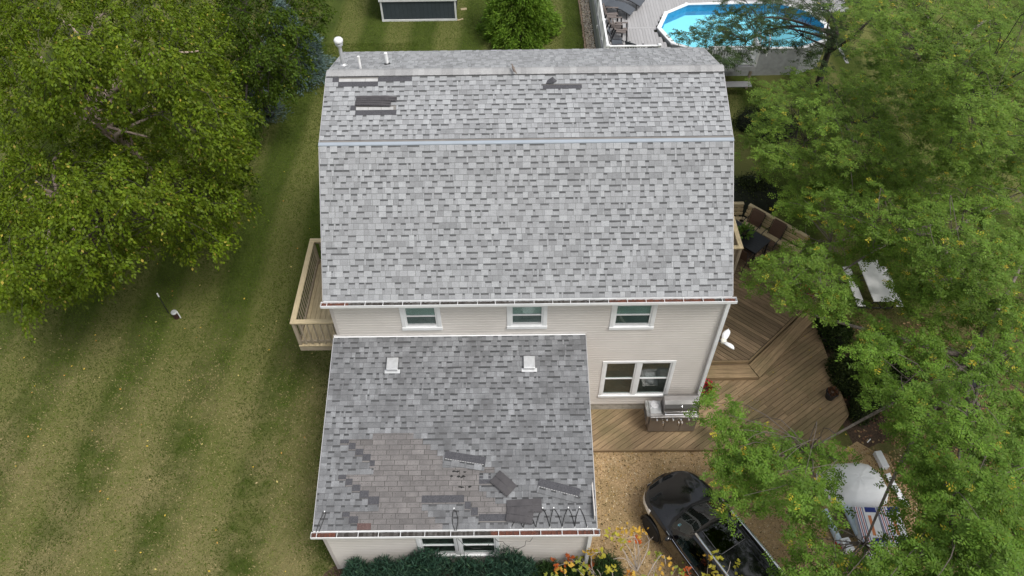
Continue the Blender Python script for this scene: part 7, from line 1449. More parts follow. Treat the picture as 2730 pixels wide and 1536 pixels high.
for (wy, wz) in WHS:
    for sx in (-1, 1):
        ty = MB(); prof_ = [(.21, -.11), (.33, -.115), (.36, -.09), (.365, 0), (.36, .09), (.33, .115), (.21, .11)]
        ty.lathe(prof_, 0, 0, 0, 36); ty.v = [(sx * (.85 + z), wy + x, wz + y) for x, y, z in ty.v]
        wo = ty.build('wheel', TYRE, car, local=True, smooth=False)
        rm_ = MB(); rm_.lathe([(.225, .06), (.235, .105), (.215, .11), (.205, .05)], 0, 0, 0, 36)
        for q in range(5):
            for dq in (-.13, .13):
                a = 2 * PI * q / 5 + dq; rm_.bar((math.cos(2 * PI * q / 5) * .03, math.sin(2 * PI * q / 5) * .03, .085), (math.cos(a) * .22, math.sin(a) * .22, .098), .022, .02)
        rm_.lathe([(0, .06), (.05, .06), (.05, .10), (0, .105)], 0, 0, 0, 14)
        rm_.v = [(sx * (.85 + z), wy + x, wz + y) for x, y, z in rm_.v]; rm_.build('rim', mat('grey alloy', (.5, .5, .52), .35, metal=.8), wo, local=True)
        dd = MB().lathe([(0, .02), (.215, .02), (.215, .03), (0, .03)], 0, 0, 0, 20); dd.v = [(sx * (.85 + z), wy + x, wz + y) for x, y, z in dd.v]; dd.build('brake_disc', CARM, wo, local=True)
        ar = MB(); pts = [(sx * .945, wy + math.cos(a) * .40, wz + math.sin(a) * .40) for a in np.linspace(-.25, PI + .25, 22)]; ar.tube(pts, .022, 6).build('wheel_arch', CARM, car, local=True)
        wlr = MB(); n = 20
        vs = [(sx * x_, wy + math.cos(a) * .40, wz + math.sin(a) * .40) for x_ in (.62, .94) for a in np.linspace(-.3, PI + .3, n)]
        wlr.add(vs, [(i, i + 1, n + i + 1, n + i) for i in range(n - 1)]).build('wheel_well', CARM, car, local=True)
# cabin seen through the glass
cabm = mat('dark grey cabin', (.05, .062, .06), .8, var=.2)
MB().box(-.84, .84, -2.5, .70, .35, .52).build('cabin_floor', cabm, car, local=True)
MB().hexa([(-.78, .28, .80), (.78, .28, .80), (.78, .62, 1.06), (-.78, .62, 1.06), (-.78, .22, .98), (.78, .22, .98), (.78, .60, 1.08), (-.78, .60, 1.08)]).build('dashboard', cabm, car, local=True, bevel=.03)
seatm = mat('grey green seat cover', (.12, .155, .148), .8)
for x in (-.38, .38):
    for y in (-.35, -1.25):
        st = MB().box(x - .25, x + .25, y - .25, y + .25, .55, .75).hexa([(x - .24, y - .30, .70), (x + .24, y - .30, .70), (x + .24, y - .18, .70), (x - .24, y - .18, .70), (x - .20, y - .48, 1.28), (x + .20, y - .48, 1.28), (x + .20, y - .38, 1.28), (x - .20, y - .38, 1.28)]).box(x - .11, x + .11, y - .50, y - .42, 1.30, 1.48)
        st.build('seat', seatm, car, local=True, bevel=.03)
MB().tube([(-.38 + .17 * math.cos(a), .12 + .05 * math.sin(a), 1.02 + .15 * math.sin(a)) for a in np.linspace(0, 2 * PI, 20)], .014, 6, cap=False).build('steering_wheel', CARM, car, local=True)
# parking sticker on the windscreen, lower driver corner
stk = MB().hexa([(-.60, .49, 1.225), (-.52, .50, 1.23), (-.52, .44, 1.262), (-.60, .43, 1.257), (-.60, .492, 1.228), (-.52, .502, 1.233), (-.52, .442, 1.265), (-.60, .432, 1.26)])
stk.build('windscreen_sticker', mat('light blue sticker', (.2, .5, .62), .5), car, local=True)

# ---------------------------------------------------------------- roofing supplies under the trees
def wrapbox(name, label, cat, c, sz, rz, mt, z0=0, group=None, bevel=.012):
    o = MB().box(-sz[0] / 2, sz[0] / 2, -sz[1] / 2, sz[1] / 2, 0, sz[2]).build(name, mt, local=True, bevel=bevel)
    o.location = (c[0], c[1], z0); o.rotation_euler = (0, 0, rz); WLOC[o.name] = Vector((c[0], c[1], z0))
    return tag(o, label, cat, group)
# domed white sheet covering a pallet
n, mth = 40, 12; tv = []; outl = [(3.08, -2.1), (3.2, -1.78), (3.5, -1.62), (3.95, -1.6), (4.4, -1.58), (4.72, -1.68), (4.98, -2.0), (5.05, -2.45), (4.9, -2.8), (4.5, -3.0), (4.1, -3.08), (3.7, -3.02), (3.4, -2.85), (3.18, -2.5)]
oc = (4.05, -2.32); tm = MB(); OL = []
for i in range(n):
    u = i / n * len(outl); a, b = outl[int(u) % len(outl)], outl[(int(u) + 1) % len(outl)]; f = u - int(u)
    OL.append((a[0] + (b[0] - a[0]) * f, a[1] + (b[1] - a[1]) * f))
for r_ in range(mth + 1):
    t = r_ / mth
    for i, (x, y) in enumerate(OL):
        zz = .62 * (1 - t ** 3.2) + .02 + .014 * t * math.sin(i * 1.9) + .004 * math.sin(i * .8 + r_)
        tv.append((oc[0] + (x - oc[0]) * (t * .98 + .0), oc[1] + (y - oc[1]) * t * .98, zz))
fs = []
for r_ in range(mth):
    for i in range(n): 
        i2 = (i + 1) % n; fs.append((r_ * n + i, (r_ + 1) * n + i, (r_ + 1) * n + i2, r_ * n + i2))
tm.add(tv, fs); tag(tm.build('plastic_sheet', TARP, smooth=True), 'white plastic sheet draped over a mound of supplies beside the gravel', 'sheet')
B(3.55, 3.72, -2.25, -2.1, .63, .66).build('x', BLACKP) if False else None
wrapbox('vent_box', 'long white carton lying against the upper right of the white sheet', 'carton', (5.09, -1.55), (.20, .52, .18), R(8), WRAP)
def roll(label, a, b, r, z):
    t = thing('underlay_roll', label, 'roll', (*a, z), group='pale blue rolls of roof underlay')
    MB().tube([(*a, z + r), (*b, z + r)], r, 20).build('sheet_roll', LBLUE, t)
    d = (Vector(b) - Vector(a)).normalized() * .004
    for e, s in ((a, -1), (b, 1)):
        MB().tube([(e[0] - d.x * 0, e[1], z + r), (e[0] + s * d.x, e[1] + s * d.y, z + r)], r * .45, 12).build('core', CARM, t)
roll('pale blue roll at the left edge of the stacked supplies', (3.06, -3.02), (3.22, -3.95), .095, 0)
roll('pale blue roll lying between the brown board and the printed bundles', (3.66, -2.95), (3.78, -3.72), .10, .02)
wrapbox('sheet_board', 'dark brown sheet lying flat between the two pale blue rolls', 'board', (3.43, -3.38), (.40, .78, .03), R(6), PLY)
wb_ = wrapbox('white_box', 'small white printed carton at the front left of the supplies', 'carton', (3.34, -4.02), (.24, .34, .26), R(12), WRAP)
for k in range(4):
    q = MB().box(-.07, .07, .10 - k * .045, .112 - k * .045, .261, .263) if k != 1 else MB().box(-.025, .025, .0, .11, .261, .264)
    o = q.build('print_line', mat('grey print', (.25, .25, .26), .6), wb_, local=True)
wrapbox('red_bag', 'red wrapped bundle peeping out beside the small white carton', 'bundle', (3.20, -3.97), (.14, .22, .12), R(20), REDP)
# stacked bundles with blue, white and red printed wrap
for r_ in range(3):
    for c in range(2):
        zt = 0.10 * r_ + .08
        t = thing('shingle_bundle', '%s bundle of the %s column of printed shingle packs under the leaves' % (('bottom', 'middle', 'top')[r_], ('left', 'right')[c]), 'shingle bundle', (4.02 + c * .62, -3.55, zt), R(-3 + 2 * c), 'printed packs of new shingles stacked on a pallet')
        MB().box(-.29, .29, -.50, .50, 0, .095).build('pack', WRAP, t, local=True, bevel=.012)
        if r_ == 2:
            for k in range(5): MB().box(-.29 + k * .05, -.27 + k * .05, -.50, .48 , .0955, .0975).build('printed_stripe', BLUEP if k % 2 == 0 else REDP, t, local=True)
            MB().box(-.02, .27, .34, .48, .0955, .0975).build('printed_band', BLUEP, t, local=True)
            MB().box(-.02, .27, -.48, -.36, .0955, .0975).build('printed_band', BLUEP, t, local=True)
            MB().box(.02, .10, -.30, .25, .0955, .0975).build('printed_patch', ORANGEP, t, local=True)
            for k in range(6): MB().box(-.28, .28, -.50 + k * .0, -.503, .008 + k * .014, .015 + k * .014).build('edge_stripe', BLUEP, t, local=True)
pal = thing('pallet', 'wooden pallet beneath the printed shingle packs', 'pallet', (4.33, -3.55, 0))
for k in range(5): B(3.72, 4.95, -4.03 + k * .22, -3.93 + k * .22, .06, .078).build('slat', WOODG, pal)
for x in (3.75, 4.3, 4.86): B(x, x + .05, -4.03, -3.05, .008, .06).build('runner', WOODG, pal)
mst = thing('metal_strips', 'bunch of thin white metal strips lying in front of the printed packs', 'metal strips', (4.15, -4.2, 0))
for k in range(7): rot_bar('strip', (3.82, -4.12 - k * .035, .016 + .004 * k), (4.48, -4.12 - k * .035 + random.uniform(-.02, .02), .016 + .004 * k), .024, .012, WRAP, mst)
bg2 = MB(); vs = []
for i in range(9):
    a = i / 8; vs += [(5.10 + .20 * a - .03, -1.95 - 1.0 * a, .03 + .05 * math.sin(i * 2.1) ** 2), (5.22 + .22 * a, -1.93 - 1.0 * a, .04 + .04 * math.cos(i * 1.7) ** 2)]
bg2.add(vs, [(2 * i, 2 * i + 2, 2 * i + 3, 2 * i + 1) for i in range(8)]); bg2.add([(x, y, z - .012) for x, y, z in vs], [(2 * i + 1, 2 * i + 3, 2 * i + 2, 2 * i) for i in range(8)])
tag(bg2.build('plastic_strip', TARP), 'crumpled white plastic strip trailing right of the white sheet', 'plastic')
for k, (x, y) in enumerate(((5.40, -4.05), (5.44, -4.25), (5.46, -4.5), (5.6, -4.8))):
    o = MB().hexa([(-.05, -.03, 0), (.06, -.05, 0), (.05, .05, 0), (-.04, .06, 0), (-.02, -.01, .05), (.02, -.02, .04), (.02, .02, .05), (-.01, .02, .04)]).build('plastic_scrap', TARP, local=True)
    o.location = (x, y, .01); o.rotation_euler = (0, 0, k * 1.3); tag(o, ['largest white plastic scrap at lower right, nearest the printed packs', 'white plastic scrap just below the largest one at lower right', 'white plastic scrap at lower right, third in the row from above', 'lowest white plastic scrap of the row at lower right'][k], 'scrap', 'white plastic scraps at lower right')
mat('far white board', (.7, .7, .7), .5)
# dead white tube near the deck corner
tag(MB().tube([(4.92, -.94, .03), (5.04, -.84, .04)], .014, 8).build('white_stick', TARP), 'short white stick on the soil beyond the deck corner', 'stick')
# ---------------------------------------------------------------- trees
def kmeans(P, k, it=8):
    c = P[rng.choice(len(P), min(k, len(P)), replace=False)]
    for _ in range(it):
        d = ((P[:, None] - c[None]) ** 2).sum(2); a = d.argmin(1)
        c = np.array([P[a == i].mean(0) if (a == i).any() else c[i] for i in range(len(c))])
    return c, a
def curve(a, b, sag=0.0, wob=.0, n=6):
    a = np.array(a, float); b = np.array(b, float); L = np.linalg.norm(b - a); out = []
    w = rng.normal(size=3) * wob * L
    for i in range(n + 1):
        t = i / n; p = a + (b - a) * t + w * math.sin(PI * t); p[2] += sag * L * math.sin(PI * t); out.append(p)
    return out
def tree(name, label, cat, tips, base, crotch, style, nl, r0, barkm, twigm, cols, group=None, extra_limbs=(), fill=()):
    T = np.array(tips, float).reshape(-1, 3)
    t = thing(name, label, cat, base, group=group)
    tr = MB(); P = curve(base, crotch, 0, .03, 6)
    tr.tube(P, [r0 * (1 - .35 * i / 6) * (1.25 if i == 0 else 1) for i in range(7)], 12)
    tr.build('trunk', barkm, t, smooth=True)
    C, A = kmeans(T, nl)
    cr = np.array(crotch, float)
    lb = MB(); tw = MB(); starts = []
    for i, c in enumerate(C):
        m = T[A == i]
        if not len(m): continue
        mid = c * .82 + cr * .18; mid[2] -= .35
        s = np.array(P[-1 - (i % 3)]); rr = r0 * .42
        path = curve(s, mid, .10, .06, 7)
        lb.tube(path, [rr * (1 - .72 * k / 7) for k in range(8)], 8)
        for q in m:
            pk = np.array(path[2:]); st = pk[((pk - q) ** 2).sum(1).argmin()]; pth = curve(st, q, .08, .16, 5)
            tw.tube(pth, [.011 * (1 - .8 * k / 5) + .003 for k in range(6)], 5, cap=False)
            starts.append((st, q))
    for (a, b, r_) in extra_limbs:
        lb.tube(curve(a, b, .03, .05, 8), [r_ * (1 - .5 * k / 8) for k in range(9)], 10)
    lb.build('limbs', barkm, t, smooth=True)
    tw.build('twigs', twigm, t, kind='stuff')
    S_ = np.array([s for s, q in starts]); Q = np.array([q for s, q in starts]); k = len(Q)
    od = Q - S_; od[:, 2] *= .2; od /= (np.linalg.norm(od, axis=1, keepdims=True) + 1e-6)
    if style == 'birch':
        ns_, nlv = 10, 21
        yaw = rng.uniform(-1.5, 1.5, (k, ns_)); L = rng.uniform(.3, .68, (k, ns_)); 
        dx = od[:, None, 0] * np.cos(yaw) - od[:, None, 1] * np.sin(yaw); dy = od[:, None, 0] * np.sin(yaw) + od[:, None, 1] * np.cos(yaw)
        st = Q[:, None, :] + rng.normal(size=(k, ns_, 3)) * np.array([.13, .13, .10]) - od[:, None] * .3
        u = rng.uniform(0, 1, (k, ns_, nlv)) ** .85
        hx = L[..., None] * (u - .25 * u ** 2) * .85; dz = .10 * u - L[..., None] * .95 * u ** 2
        p = np.stack([st[..., None, 0] + dx[..., None] * hx, st[..., None, 1] + dy[..., None] * hx, st[..., None, 2] + dz], -1).reshape(-1, 3)
        p += rng.normal(size=p.shape) * .045
        d = np.stack([np.broadcast_to(dx[..., None], u.shape), np.broadcast_to(dy[..., None], u.shape), -.5 - 1.0 * u], -1).reshape(-1, 3) + rng.normal(size=p.shape) * .55
        shade = np.repeat(rng.uniform(.70, 1.25, (k, ns_)).reshape(-1), nlv)[:, None]
        c = tint(len(p), cols[0], .22, cols[1], cols[2]) * shade.astype(np.float32)
        leaves('foliage', LEAF, t, p, d, .104, .62, c, up=.75, spread=.5, loc=base)
    elif style == 'locust':
        ns_, nc, npn = 7, 8, 7      # strands, compound leaves, leaflets
        yaw = rng.uniform(-1.9, 1.9, (k, ns_)); L = rng.uniform(.28, .65, (k, ns_))
        dx = od[:, None, 0] * np.cos(yaw) - od[:, None, 1] * np.sin(yaw); dy = od[:, None, 0] * np.sin(yaw) + od[:, None, 1] * np.cos(yaw)
        st = Q[:, None, :] + rng.normal(size=(k, ns_, 3)) * np.array([.16, .16, .08])
        u = rng.uniform(0, 1, (k, ns_, nc))
        hx = L[..., None] * u; dz = .05 * u - .28 * L[..., None] * u ** 2
        p = np.stack([st[..., None, 0] + dx[..., None] * hx, st[..., None, 1] + dy[..., None] * hx, st[..., None, 2] + dz], -1).reshape(-1, 3)
        th = rng.uniform(-1.3, 1.3, len(p)); DX = np.repeat(dx.reshape(-1), nc); DY = np.repeat(dy.reshape(-1), nc)
        rd = np.stack([DX * np.cos(th) - DY * np.sin(th), DX * np.sin(th) + DY * np.cos(th), rng.uniform(-.55, .25, len(p))], 1)
        rd /= np.linalg.norm(rd, axis=1, keepdims=True)
        side = np.cross(rd, np.array([0, 0, 1.]) + rng.normal(size=(len(p), 3)) * .25); side /= np.linalg.norm(side, axis=1, keepdims=True)
        RL = rng.uniform(.12, .22, len(p))
        v = np.linspace(.12, 1, npn)[None, :, None]
        q = p[:, None] + rd[:, None] * RL[:, None, None] * v
        sg = np.where(np.arange(npn) % 2 == 0, 1, -1)[None, :, None]
        dd = rd[:, None] * .45 + side[:, None] * sg * 1.0
        shade = np.repeat(np.repeat(rng.uniform(.72, 1.25, (k, ns_)).reshape(-1), nc), npn)[:, None]
        c = tint(len(p) * npn, cols[0], .2)
        if cols[1] is not None:
            yl = np.repeat(rng.random(len(p)) < cols[2], npn); c[yl] = (np.array(cols[1])[rng.integers(0, len(cols[1]), yl.sum())] * rng.uniform(.8, 1.2, (yl.sum(), 1))).astype(np.float32)
        c *= shade.astype(np.float32)
        leaves('foliage', LEAF, t, q.reshape(-1, 3), dd.reshape(-1, 3) + rng.normal(size=(len(p) * npn, 3)) * .15, .085, .42, c, up=1.2, spread=.3, loc=base)
    elif style == 'maple':
        ns_ = 9
        keep = rng.random(k) < .8
        Q2 = Q[keep]; k2 = len(Q2)
        p = (Q2[:, None] + rng.normal(size=(k2, ns_, 3)) * .075).reshape(-1, 3)
        cc_ = np.array(cols[1])[rng.integers(0, len(cols[1]), k2)]
        c = np.repeat(cc_, ns_, 0) * rng.uniform(.7, 1.25, (k2 * ns_, 1))
        d = rng.normal(size=p.shape); d[:, 2] *= .5
        # lobed leaf: three blades per leaf
        for sgn in (-.8, 0, .8):
            ca_, sa_ = math.cos(sgn), math.sin(sgn)
            d2 = np.stack([d[:, 0] * ca_ - d[:, 1] * sa_, d[:, 0] * sa_ + d[:, 1] * ca_, d[:, 2]], 1)
            leaves('foliage', LEAF, t, p, d2, .085, .55, c.astype(np.float32), up=1.5, spread=.25, loc=base)
    return t
YB = [(.34, .28, .05)]
GRL = (.112, .165, .009)
tree('river_birch', 'bright green birch with pale limbs, nearest of the three trees on the left', 'tree', TIPS['birch_front'], (-21.3, 8.4, 0), (-20.6, 7.2, 2.6), 'birch', 11, .20, BIRCHB, DBARK, (GRL, YB, .02),
     extra_limbs=[((-20.6, 7.4, 2.4), (-18.2, 4.6, 4.2), .09)])
BIR = [((-18.9, 8.7, 4.2), (-19.07, 8.41, 5.0), .13), ((-19.07, 8.41, 5.0), (-17.3, 8.55, 6.3), .10), ((-17.3, 8.55, 6.3), (-15.6, 8.6, 7.2), .075), ((-15.6, 8.6, 7.2), (-14.9, 8.9, 7.0), .04), ((-19.07, 8.41, 4.8), (-17.0, 7.7, 4.7), .06), ((-19.07, 8.41, 5.0), (-18.6, 9.2, 6.6), .09)]
tree('river_birch', 'tall birch at upper left whose pale forked trunk shows between the leaves', 'tree', TIPS['birch_mid'], (-18.8, 9.8, 0), (-18.9, 8.7, 4.2), 'birch', 12, .20, BIRCHB, DBARK, (GRL, YB, .015),
     extra_limbs=BIR)
tree('dark_birch', 'darker leafy tree between the left birches and the blue spruce', 'tree', TIPS['birch_dark'], (-15.8, 15.2, 0), (-15.8, 14.8, 2.6), 'birch', 7, .16, DBARK, DBARK, ((.055, .095, .006), YB, .01))  # leaf colour darkened for the shade this tree stands in
LY = [(.36, .32, .03), (.38, .30, .03), (.28, .30, .05)]
LG = (.116, .190, .026)
tree('thornless_locust', 'thin dark tree whose bare trunk stands right of the pool', 'tree', TIPS['locust_pool'], (8.2, 16.4, 0), (8.0, 16.0, 3.2), 'locust', 6, .15, DBARK, DBARK, ((.045, .075, .024), LY, .005), extra_limbs=[((8.1, 16.2, 2.2), (9.2, 15.6, 4.4), .07), ((8.0, 16.0, 3.0), (4.0, 14.6, 4.6), .06)])
tree('thornless_locust', 'feathery green locust just right of the house ridge', 'tree', TIPS['locust_back'], (6.8, 12.2, 0), (6.6, 11.6, 2.4), 'locust', 8, .15, BARK, DBARK, (LG, LY, .02))
tree('thornless_locust', 'large feathery locust filling the upper right corner', 'tree', TIPS['locust_far'], (13.0, 14.5, 0), (12.4, 13.4, 3.6), 'locust', 10, .22, BARK, DBARK, (LG, LY, .03))
tree('thornless_locust', 'feathery locust above the picnic table and the dining set', 'tree', TIPS['locust_mid'], (8.4, 4.6, 0), (8.0, 4.6, 3.0), 'locust', 10, .17, BARK, LTWIG, ((.110, .186, .024), LY, .03), extra_limbs=[((7.9, 4.3, 2.9), (5.4, 3.9, 3.6), .06)])
tree('thornless_locust', 'near feathery locust reaching over the car, deck and roofing supplies', 'tree', TIPS['locust_near'], (7.6, .2, 0), (7.0, -.1, 2.8), 'locust', 13, .19, BARK, LTWIG, ((.105, .188, .022), LY, .02), extra_limbs=[((6.9, .3, 2.6), (3.1, 1.45, 3.0), .075), ((6.9, .1, 2.7), (8.4, 2.0, 5.0), .07)])
tree('young_maple', 'small half bare maple with orange and yellow leaves at the bottom edge', 'tree', TIPS['maple'], (-1.9, -7.6, 0), (-1.9, -6.9, .7), 'maple', 9, .05, TWIG, TWIG, (None, [(.52, .22, .035), (.50, .32, .05), (.36, .33, .04), (.46, .11, .03), (.46, .38, .06), (.24, .27, .045), (.50, .30, .05), (.40, .34, .05)], 0))
# extra bare shoots of the maple
mt_ = MB()
for k in range(26):
    a = np.array((random.uniform(-3.6, -.4), -6.9, random.uniform(.4, 1.0))); b = a + np.array((random.uniform(-.5, .5), random.uniform(.5, 1.9), random.uniform(.5, 1.5)))
    path = curve(a, b, .02, .06, 6); mt_.tube(path, [.014 * (1 - .7 * q / 6) + .002 for q in range(7)], 5)
    for q in range(3):
        s = path[2 + q]; mt_.tube(curve(s, s + np.array((random.uniform(-.35, .35), random.uniform(-.1, .4), random.uniform(.1, .4))), .02, .08, 4), [.007, .006, .005, .004, .003], 5)
mp = [o for o in COL.objects if o.name.startswith('young_maple')][0]
mt_.build('bare_shoots', TWIG, mp, kind='stuff')

def conifer(name, label, cat, base, h, r, n, col, alt=None, sz=.16, layers=14, soft=False, top=1.0, mt=None):
    t = thing(name, label, cat, base)
    MB().tube([base, (base[0], base[1], base[2] + h * .97)], [h * .022 + .03, .02], 8).build('trunk', DBARK, t)
    k = n; z = rng.uniform(0, 1, k) ** 1.25; a = rng.uniform(0, 2 * PI, k)
    nb = 8; lay = np.floor(z * layers); a = a if soft else (np.floor(a / (2 * PI) * 13) + rng.normal(size=k) * .16 + lay * .37) * 2 * PI / 13
    R_ = r * (1 - z) ** .8 * (1 + .18 * np.sin(a * 3 + lay)) ; u = rng.uniform(.25, 1, k) ** .6
    p = np.stack([base[0] + np.cos(a) * R_ * u, base[1] + np.sin(a) * R_ * u, base[2] + .12 * h * 0 + h * (z * .95 + .05) - R_ * u * .22], 1) + rng.normal(size=(k, 3)) * .05
    d = np.stack([np.cos(a), np.sin(a), rng.uniform(-.35, .35, k)], 1) + rng.normal(size=(k, 3)) * .35
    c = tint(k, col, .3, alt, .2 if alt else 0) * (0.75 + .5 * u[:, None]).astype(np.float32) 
    leaves('foliage', mt or NEEDLE, t, p, d, sz, .22, c, up=.6, loc=base)
    br = MB()
    for q in range(40):
        zz = random.random() ** 1.2; aa = random.uniform(0, 2 * PI); rr = r * (1 - zz) ** .8 * .8
        br.tube([(base[0], base[1], base[2] + h * (zz * .95 + .05)), (base[0] + math.cos(aa) * rr, base[1] + math.sin(aa) * rr, base[2] + h * (zz * .95 + .05) - rr * .2)], [.02, .005], 5)
    br.build('branches', DBARK, t, kind='stuff')
    return t
conifer('blue_spruce', 'blue green spruce half hidden behind the dark tree by the lawn', 'spruce', (-15.15, 18.3, 0), 3.6, 2.0, 16000, (.085, .135, .125), [(.14, .19, .19)], sz=.15)
conifer('blue_spruce', 'low blue spruce skirt showing below the dark tree near the lawn edge', 'spruce', (-16.2, 15.4, 0), 1.3, 1.3, 6000, (.075, .115, .105), [(.12, .16, .16)], sz=.13)
conifer('bald_cypress', 'soft bright green conifer standing behind the house near the shed', 'conifer', (-4.9, 21.6, 0), 5.2, 1.95, 70000, (.115, .20, .022), [(.16, .26, .03), (.06, .11, .015)], sz=.17, soft=False, layers=11, mt=LEAF)

def mound(name, label, c, rx, ry, h, n, col, alt, sz, wid, cat='shrub', lumps=7, spiky=.5, group=None, mt=None):
    t = thing(name, label, cat, (c[0], c[1], 0), group=group)
    L = [(random.uniform(-.6, .6) * rx, random.uniform(-.6, .6) * ry, random.uniform(.45, .62)) for _ in range(lumps)] + [(0, 0, .8)]
    P = []; D = []; U = []
    for (lx, ly, s) in L:
        k = n // len(L); u = rng.normal(size=(k, 3)); u /= np.linalg.norm(u, axis=1, keepdims=True); u[:, 2] = np.abs(u[:, 2])
        rr = rng.uniform(.72, 1.04, k)[:, None]
        P.append(np.array([c[0] + lx, c[1] + ly, 0]) + u * rr * np.array([rx * s, ry * s, h * (.65 + .4 * s)])); D.append(u * (1 - spiky) + rng.normal(size=(k, 3)) * spiky + np.array([0, 0, .2])); U.append(rr)
    P = np.concatenate(P); D = np.concatenate(D); U = np.concatenate(U)
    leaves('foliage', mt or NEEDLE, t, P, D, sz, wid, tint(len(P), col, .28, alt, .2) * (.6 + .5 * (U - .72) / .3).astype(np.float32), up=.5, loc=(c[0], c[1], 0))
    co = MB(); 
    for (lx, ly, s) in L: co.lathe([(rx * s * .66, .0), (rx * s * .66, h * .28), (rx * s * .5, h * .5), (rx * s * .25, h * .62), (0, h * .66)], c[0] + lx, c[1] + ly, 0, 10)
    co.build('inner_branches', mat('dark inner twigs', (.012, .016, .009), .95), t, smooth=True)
    return t
# junipers along the garage front
JC = (.030, .072, .046); JA = [(.06, .115, .06), (.018, .04, .03)]
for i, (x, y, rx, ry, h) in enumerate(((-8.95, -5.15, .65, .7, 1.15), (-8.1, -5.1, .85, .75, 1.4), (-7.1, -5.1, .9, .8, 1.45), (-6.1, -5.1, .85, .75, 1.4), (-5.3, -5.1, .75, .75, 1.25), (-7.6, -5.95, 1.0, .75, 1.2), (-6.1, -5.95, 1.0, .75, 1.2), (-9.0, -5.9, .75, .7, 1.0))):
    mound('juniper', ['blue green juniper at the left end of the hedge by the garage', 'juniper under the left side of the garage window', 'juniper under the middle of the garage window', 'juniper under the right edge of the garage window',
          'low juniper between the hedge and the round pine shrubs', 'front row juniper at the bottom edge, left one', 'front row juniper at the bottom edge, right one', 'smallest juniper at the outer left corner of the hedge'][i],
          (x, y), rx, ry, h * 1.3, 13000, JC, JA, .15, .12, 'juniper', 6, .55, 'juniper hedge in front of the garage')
for i, (x, y, r_, h) in enumerate(((-4.60, -5.0, .5, 1.15), (-4.25, -5.5, .5, 1.0), (-3.95, -4.95, .45, .95), (-3.05, -4.85, .62, 1.15), (-3.45, -5.4, .6, 1.0))):
    mound('mugo_pine', ['round dark pine shrub touching the juniper hedge', 'round pine shrub in front, by the bottom edge', 'small round pine shrub against the garage wall', 'bushy pine shrub by the garage downspout corner', 'pine shrub under the bare maple branches'][i],
          (x, y), r_, r_, h * 1.15, 6500, (.034, .072, .020), [(.06, .11, .03)], .10, .14, 'shrub', 9, .35, 'round pine shrubs by the garage corner')
# shrubs on the right
BX = (.040, .062, .018)
for i, (x, y, rx, ry, h, col, lab) in enumerate(((3.0, 9.1, 1.9, 1.0, 1.5, (.030, .044, .014), 'dark evergreen shrub behind the wooden bench'), (4.9, 1.15, .55, .75, 1.0, BX, 'clipped dark shrub against the right edge of the low deck'), (5.25, .25, .55, .6, .7, BX, 'shrub beside the pointed corner of the low deck'),
        (4.95, 2.9, .6, .7, .9, (.045, .075, .02), 'leafy shrub at the far end of the deck step'), (6.2, 1.4, .8, .9, .9, (.05, .085, .022), 'loose green shrub on the soil right of the deck'),
        (2.4, 12.2, .9, .7, .8, (.07, .09, .02), 'yellow green shrub below the pool landing'), (5.4, 13.6, 1.3, .9, 1.1, (.035, .05, .02), 'dark shrub beside the pool landing stairs'), (1.9, 10.4, .8, .7, .7, (.028, .042, .016), 'low dark shrub along the right wall of the house'))):
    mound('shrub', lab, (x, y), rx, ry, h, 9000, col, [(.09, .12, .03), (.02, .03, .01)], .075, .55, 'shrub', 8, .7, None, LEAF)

# ---------------------------------------------------------------- grass blades, fallen leaves, chips
def blades(name, region, k, h, label, shade, seed=0, masks=()):
    x = rng.uniform(region[0], region[1], k); y = rng.uniform(region[2], region[3], k)
    ok = np.ones(k, bool)
    for (a, b, c, d) in masks: ok &= ~((x > a) & (x < b) & (y > c) & (y < d))
    x, y = x[ok], y[ok]; k = len(x)
    th = rng.uniform(0, 2 * PI, k); hh = h * rng.uniform(.5, 1.2, k); ln = rng.normal(size=(k, 2)) * .6
    w = .010 + .008 * rng.random(k)
    a = np.stack([x - np.cos(th) * w, y - np.sin(th) * w, np.zeros(k)], 1); b = np.stack([x + np.cos(th) * w, y + np.sin(th) * w, np.zeros(k)], 1)
    c = np.stack([x + ln[:, 0] * hh, y + ln[:, 1] * hh, hh * .8], 1)
    f = rng.normal(size=k) * .35
    for sc_, am_ in ((2.2, .7), (.9, .7), (.35, .6)):
        G_ = rng.uniform(-1, 1, (int(60 / sc_) + 3, int(60 / sc_) + 3)); gx, gy = (x + 28) / sc_, (y + 12) / sc_
        ix, iy = gx.astype(int), gy.astype(int); fx, fy = gx - ix, gy - iy; fx = fx * fx * (3 - 2 * fx); fy = fy * fy * (3 - 2 * fy)
        f = f + am_ * ((G_[ix, iy] * (1 - fx) + G_[ix + 1, iy] * fx) * (1 - fy) + (G_[ix, iy + 1] * (1 - fx) + G_[ix + 1, iy + 1] * fx) * fy)
    nn_ = x + .02 * y + .25 * np.sin(y * .5); st_ = np.clip(np.sin(nn_ * 2 * PI / 2.5) * 1.6, -1, 1) * np.clip((9 - y) / 8, 0.15, 1)
    dry = np.clip((4.0 - y) / 7, 0, 1) * (rng.random(k) < (.42 + .34 * np.clip(f, -1.2, 1.2) + .20 * st_))
    col = tint(k, shade, .3) * (1 + .20 * st_ + .12 * np.clip(f, -1.5, 1.5))[:, None].astype(np.float32); dc = np.array([(.34, .285, .14), (.26, .22, .105), (.18, .185, .06)])[rng.integers(0, 3, k)]
    col = np.where(dry[:, None] > rng.random(k)[:, None] * .6, dc, col).astype(np.float32)
    o = quads(name, np.stack([a, b, c], 1), GRASSB, None, col, n=3, kind='stuff', loc=(float(np.mean(x)), float(np.mean(y)), 0))
    return tag(o, label, 'grass')
blades('grass', (-26, -9.8, -7, 21), 330000, .05, 'short mown grass of the left lawn', (.072, .108, .011))
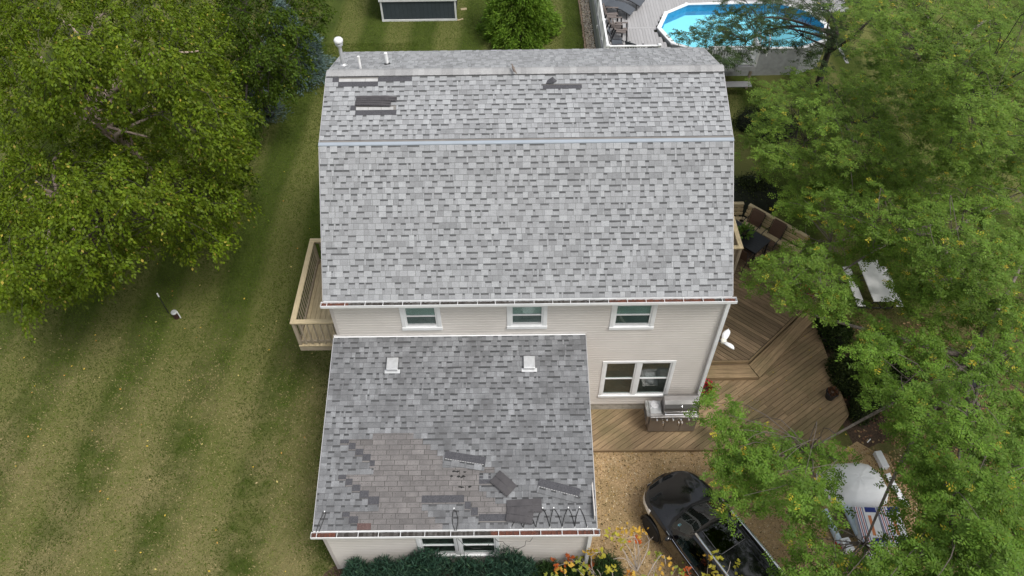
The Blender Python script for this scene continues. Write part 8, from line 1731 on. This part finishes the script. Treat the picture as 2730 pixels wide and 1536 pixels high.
blades('grass', (-14, -1.8, 16.5, 27), 70000, .05, 'short green grass between the house and the shed', (.082, .122, .016))
blades('grass', (0.3, 16, 5.5, 17), 60000, .05, 'green grass strip right of the house under the trees', (.060, .115, .012), masks=((0, 5.6, 5, 8.2), (0, 5, 8, 12.5)))
blades('grass', (5.6, 14, -6, 5.6), 50000, .05, 'patchy grass under the trees at lower right', (.08, .11, .02))
k = 26000
x = rng.uniform(-3.6, 5.8, k); y = rng.uniform(-8.5, -1.0, k); m = ~((x < -3.4) & (y > -4.6)) & ~((x > 4.6) & (y > -1.2)); x, y = x[m], y[m]; k = len(x)
th = rng.uniform(0, 6.28, k); s = rng.uniform(.010, .030, k); tl = rng.normal(size=(k, 2)) * .35
q = np.array([[1, 0], [0, .6], [-1, 0], [0, -.6]])
X = q[None, :, 0] * s[:, None]; Y = q[None, :, 1] * s[:, None]
PX = X * np.cos(th)[:, None] - Y * np.sin(th)[:, None]; PY = X * np.sin(th)[:, None] + Y * np.cos(th)[:, None]
PP = np.stack([x[:, None] + PX, y[:, None] + PY, .018 + np.abs(PX * tl[:, :1] + PY * tl[:, 1:]) + rng.uniform(0, .012, (k, 1))], 2)
tag(quads('leaf_litter', PP, CHIP, None, tint(k, (.38, .27, .14), .45, [(.16, .11, .05), (.60, .50, .34), (.40, .25, .08), (.09, .07, .03)], .5), kind='stuff', loc=(0, -4, 0)), 'tan and yellow fallen leaves and chips over the gravel drive', 'leaf litter')
def scatter(name, n, reg, size, cols, label, z=.05, cat='leaves'):
    x = rng.uniform(reg[0], reg[1], n); y = rng.uniform(reg[2], reg[3], n); th = rng.uniform(0, 6.28, n); s = size * rng.uniform(.6, 1.3, n)
    X = q[None, :, 0] * s[:, None]; Y = q[None, :, 1] * s[:, None] * 1.1
    PX = X * np.cos(th)[:, None] - Y * np.sin(th)[:, None]; PY = X * np.sin(th)[:, None] + Y * np.cos(th)[:, None]
    PP = np.stack([x[:, None] + PX, y[:, None] + PY, np.full((n, 4), z) + .4 * np.abs(PX)], 2)
    c = np.array(cols)[rng.integers(0, len(cols), n)] * rng.uniform(.8, 1.2, (n, 1))
    return tag(quads(name, PP, CHIP, None, c.astype(np.float32), kind='stuff', loc=(float(x.mean()), float(y.mean()), 0)), label, cat)
scatter('fallen_leaves', 190, (-24, -10.3, -5, 12), .035, [(.50, .36, .06), (.45, .25, .06), (.5, .42, .15), (.30, .24, .12)], 'scattered small yellow leaves on the left lawn')
scatter('fallen_leaves', 160, (.2, 4.4, -1.1, 7), .028, [(.45, .32, .06), (.30, .22, .08), (.2, .12, .05)], 'few small fallen leaves lying on the wooden decks', z=.49 if False else .168)
scatter('fallen_leaves', 2200, (4.6, 9, -6, 3.5), .04, [(.26, .15, .08), (.2, .11, .06), (.34, .24, .12), (.16, .08, .05)], 'brown fallen leaves on the soil under the right trees', z=.02)
print('objects', len(bpy.data.objects))
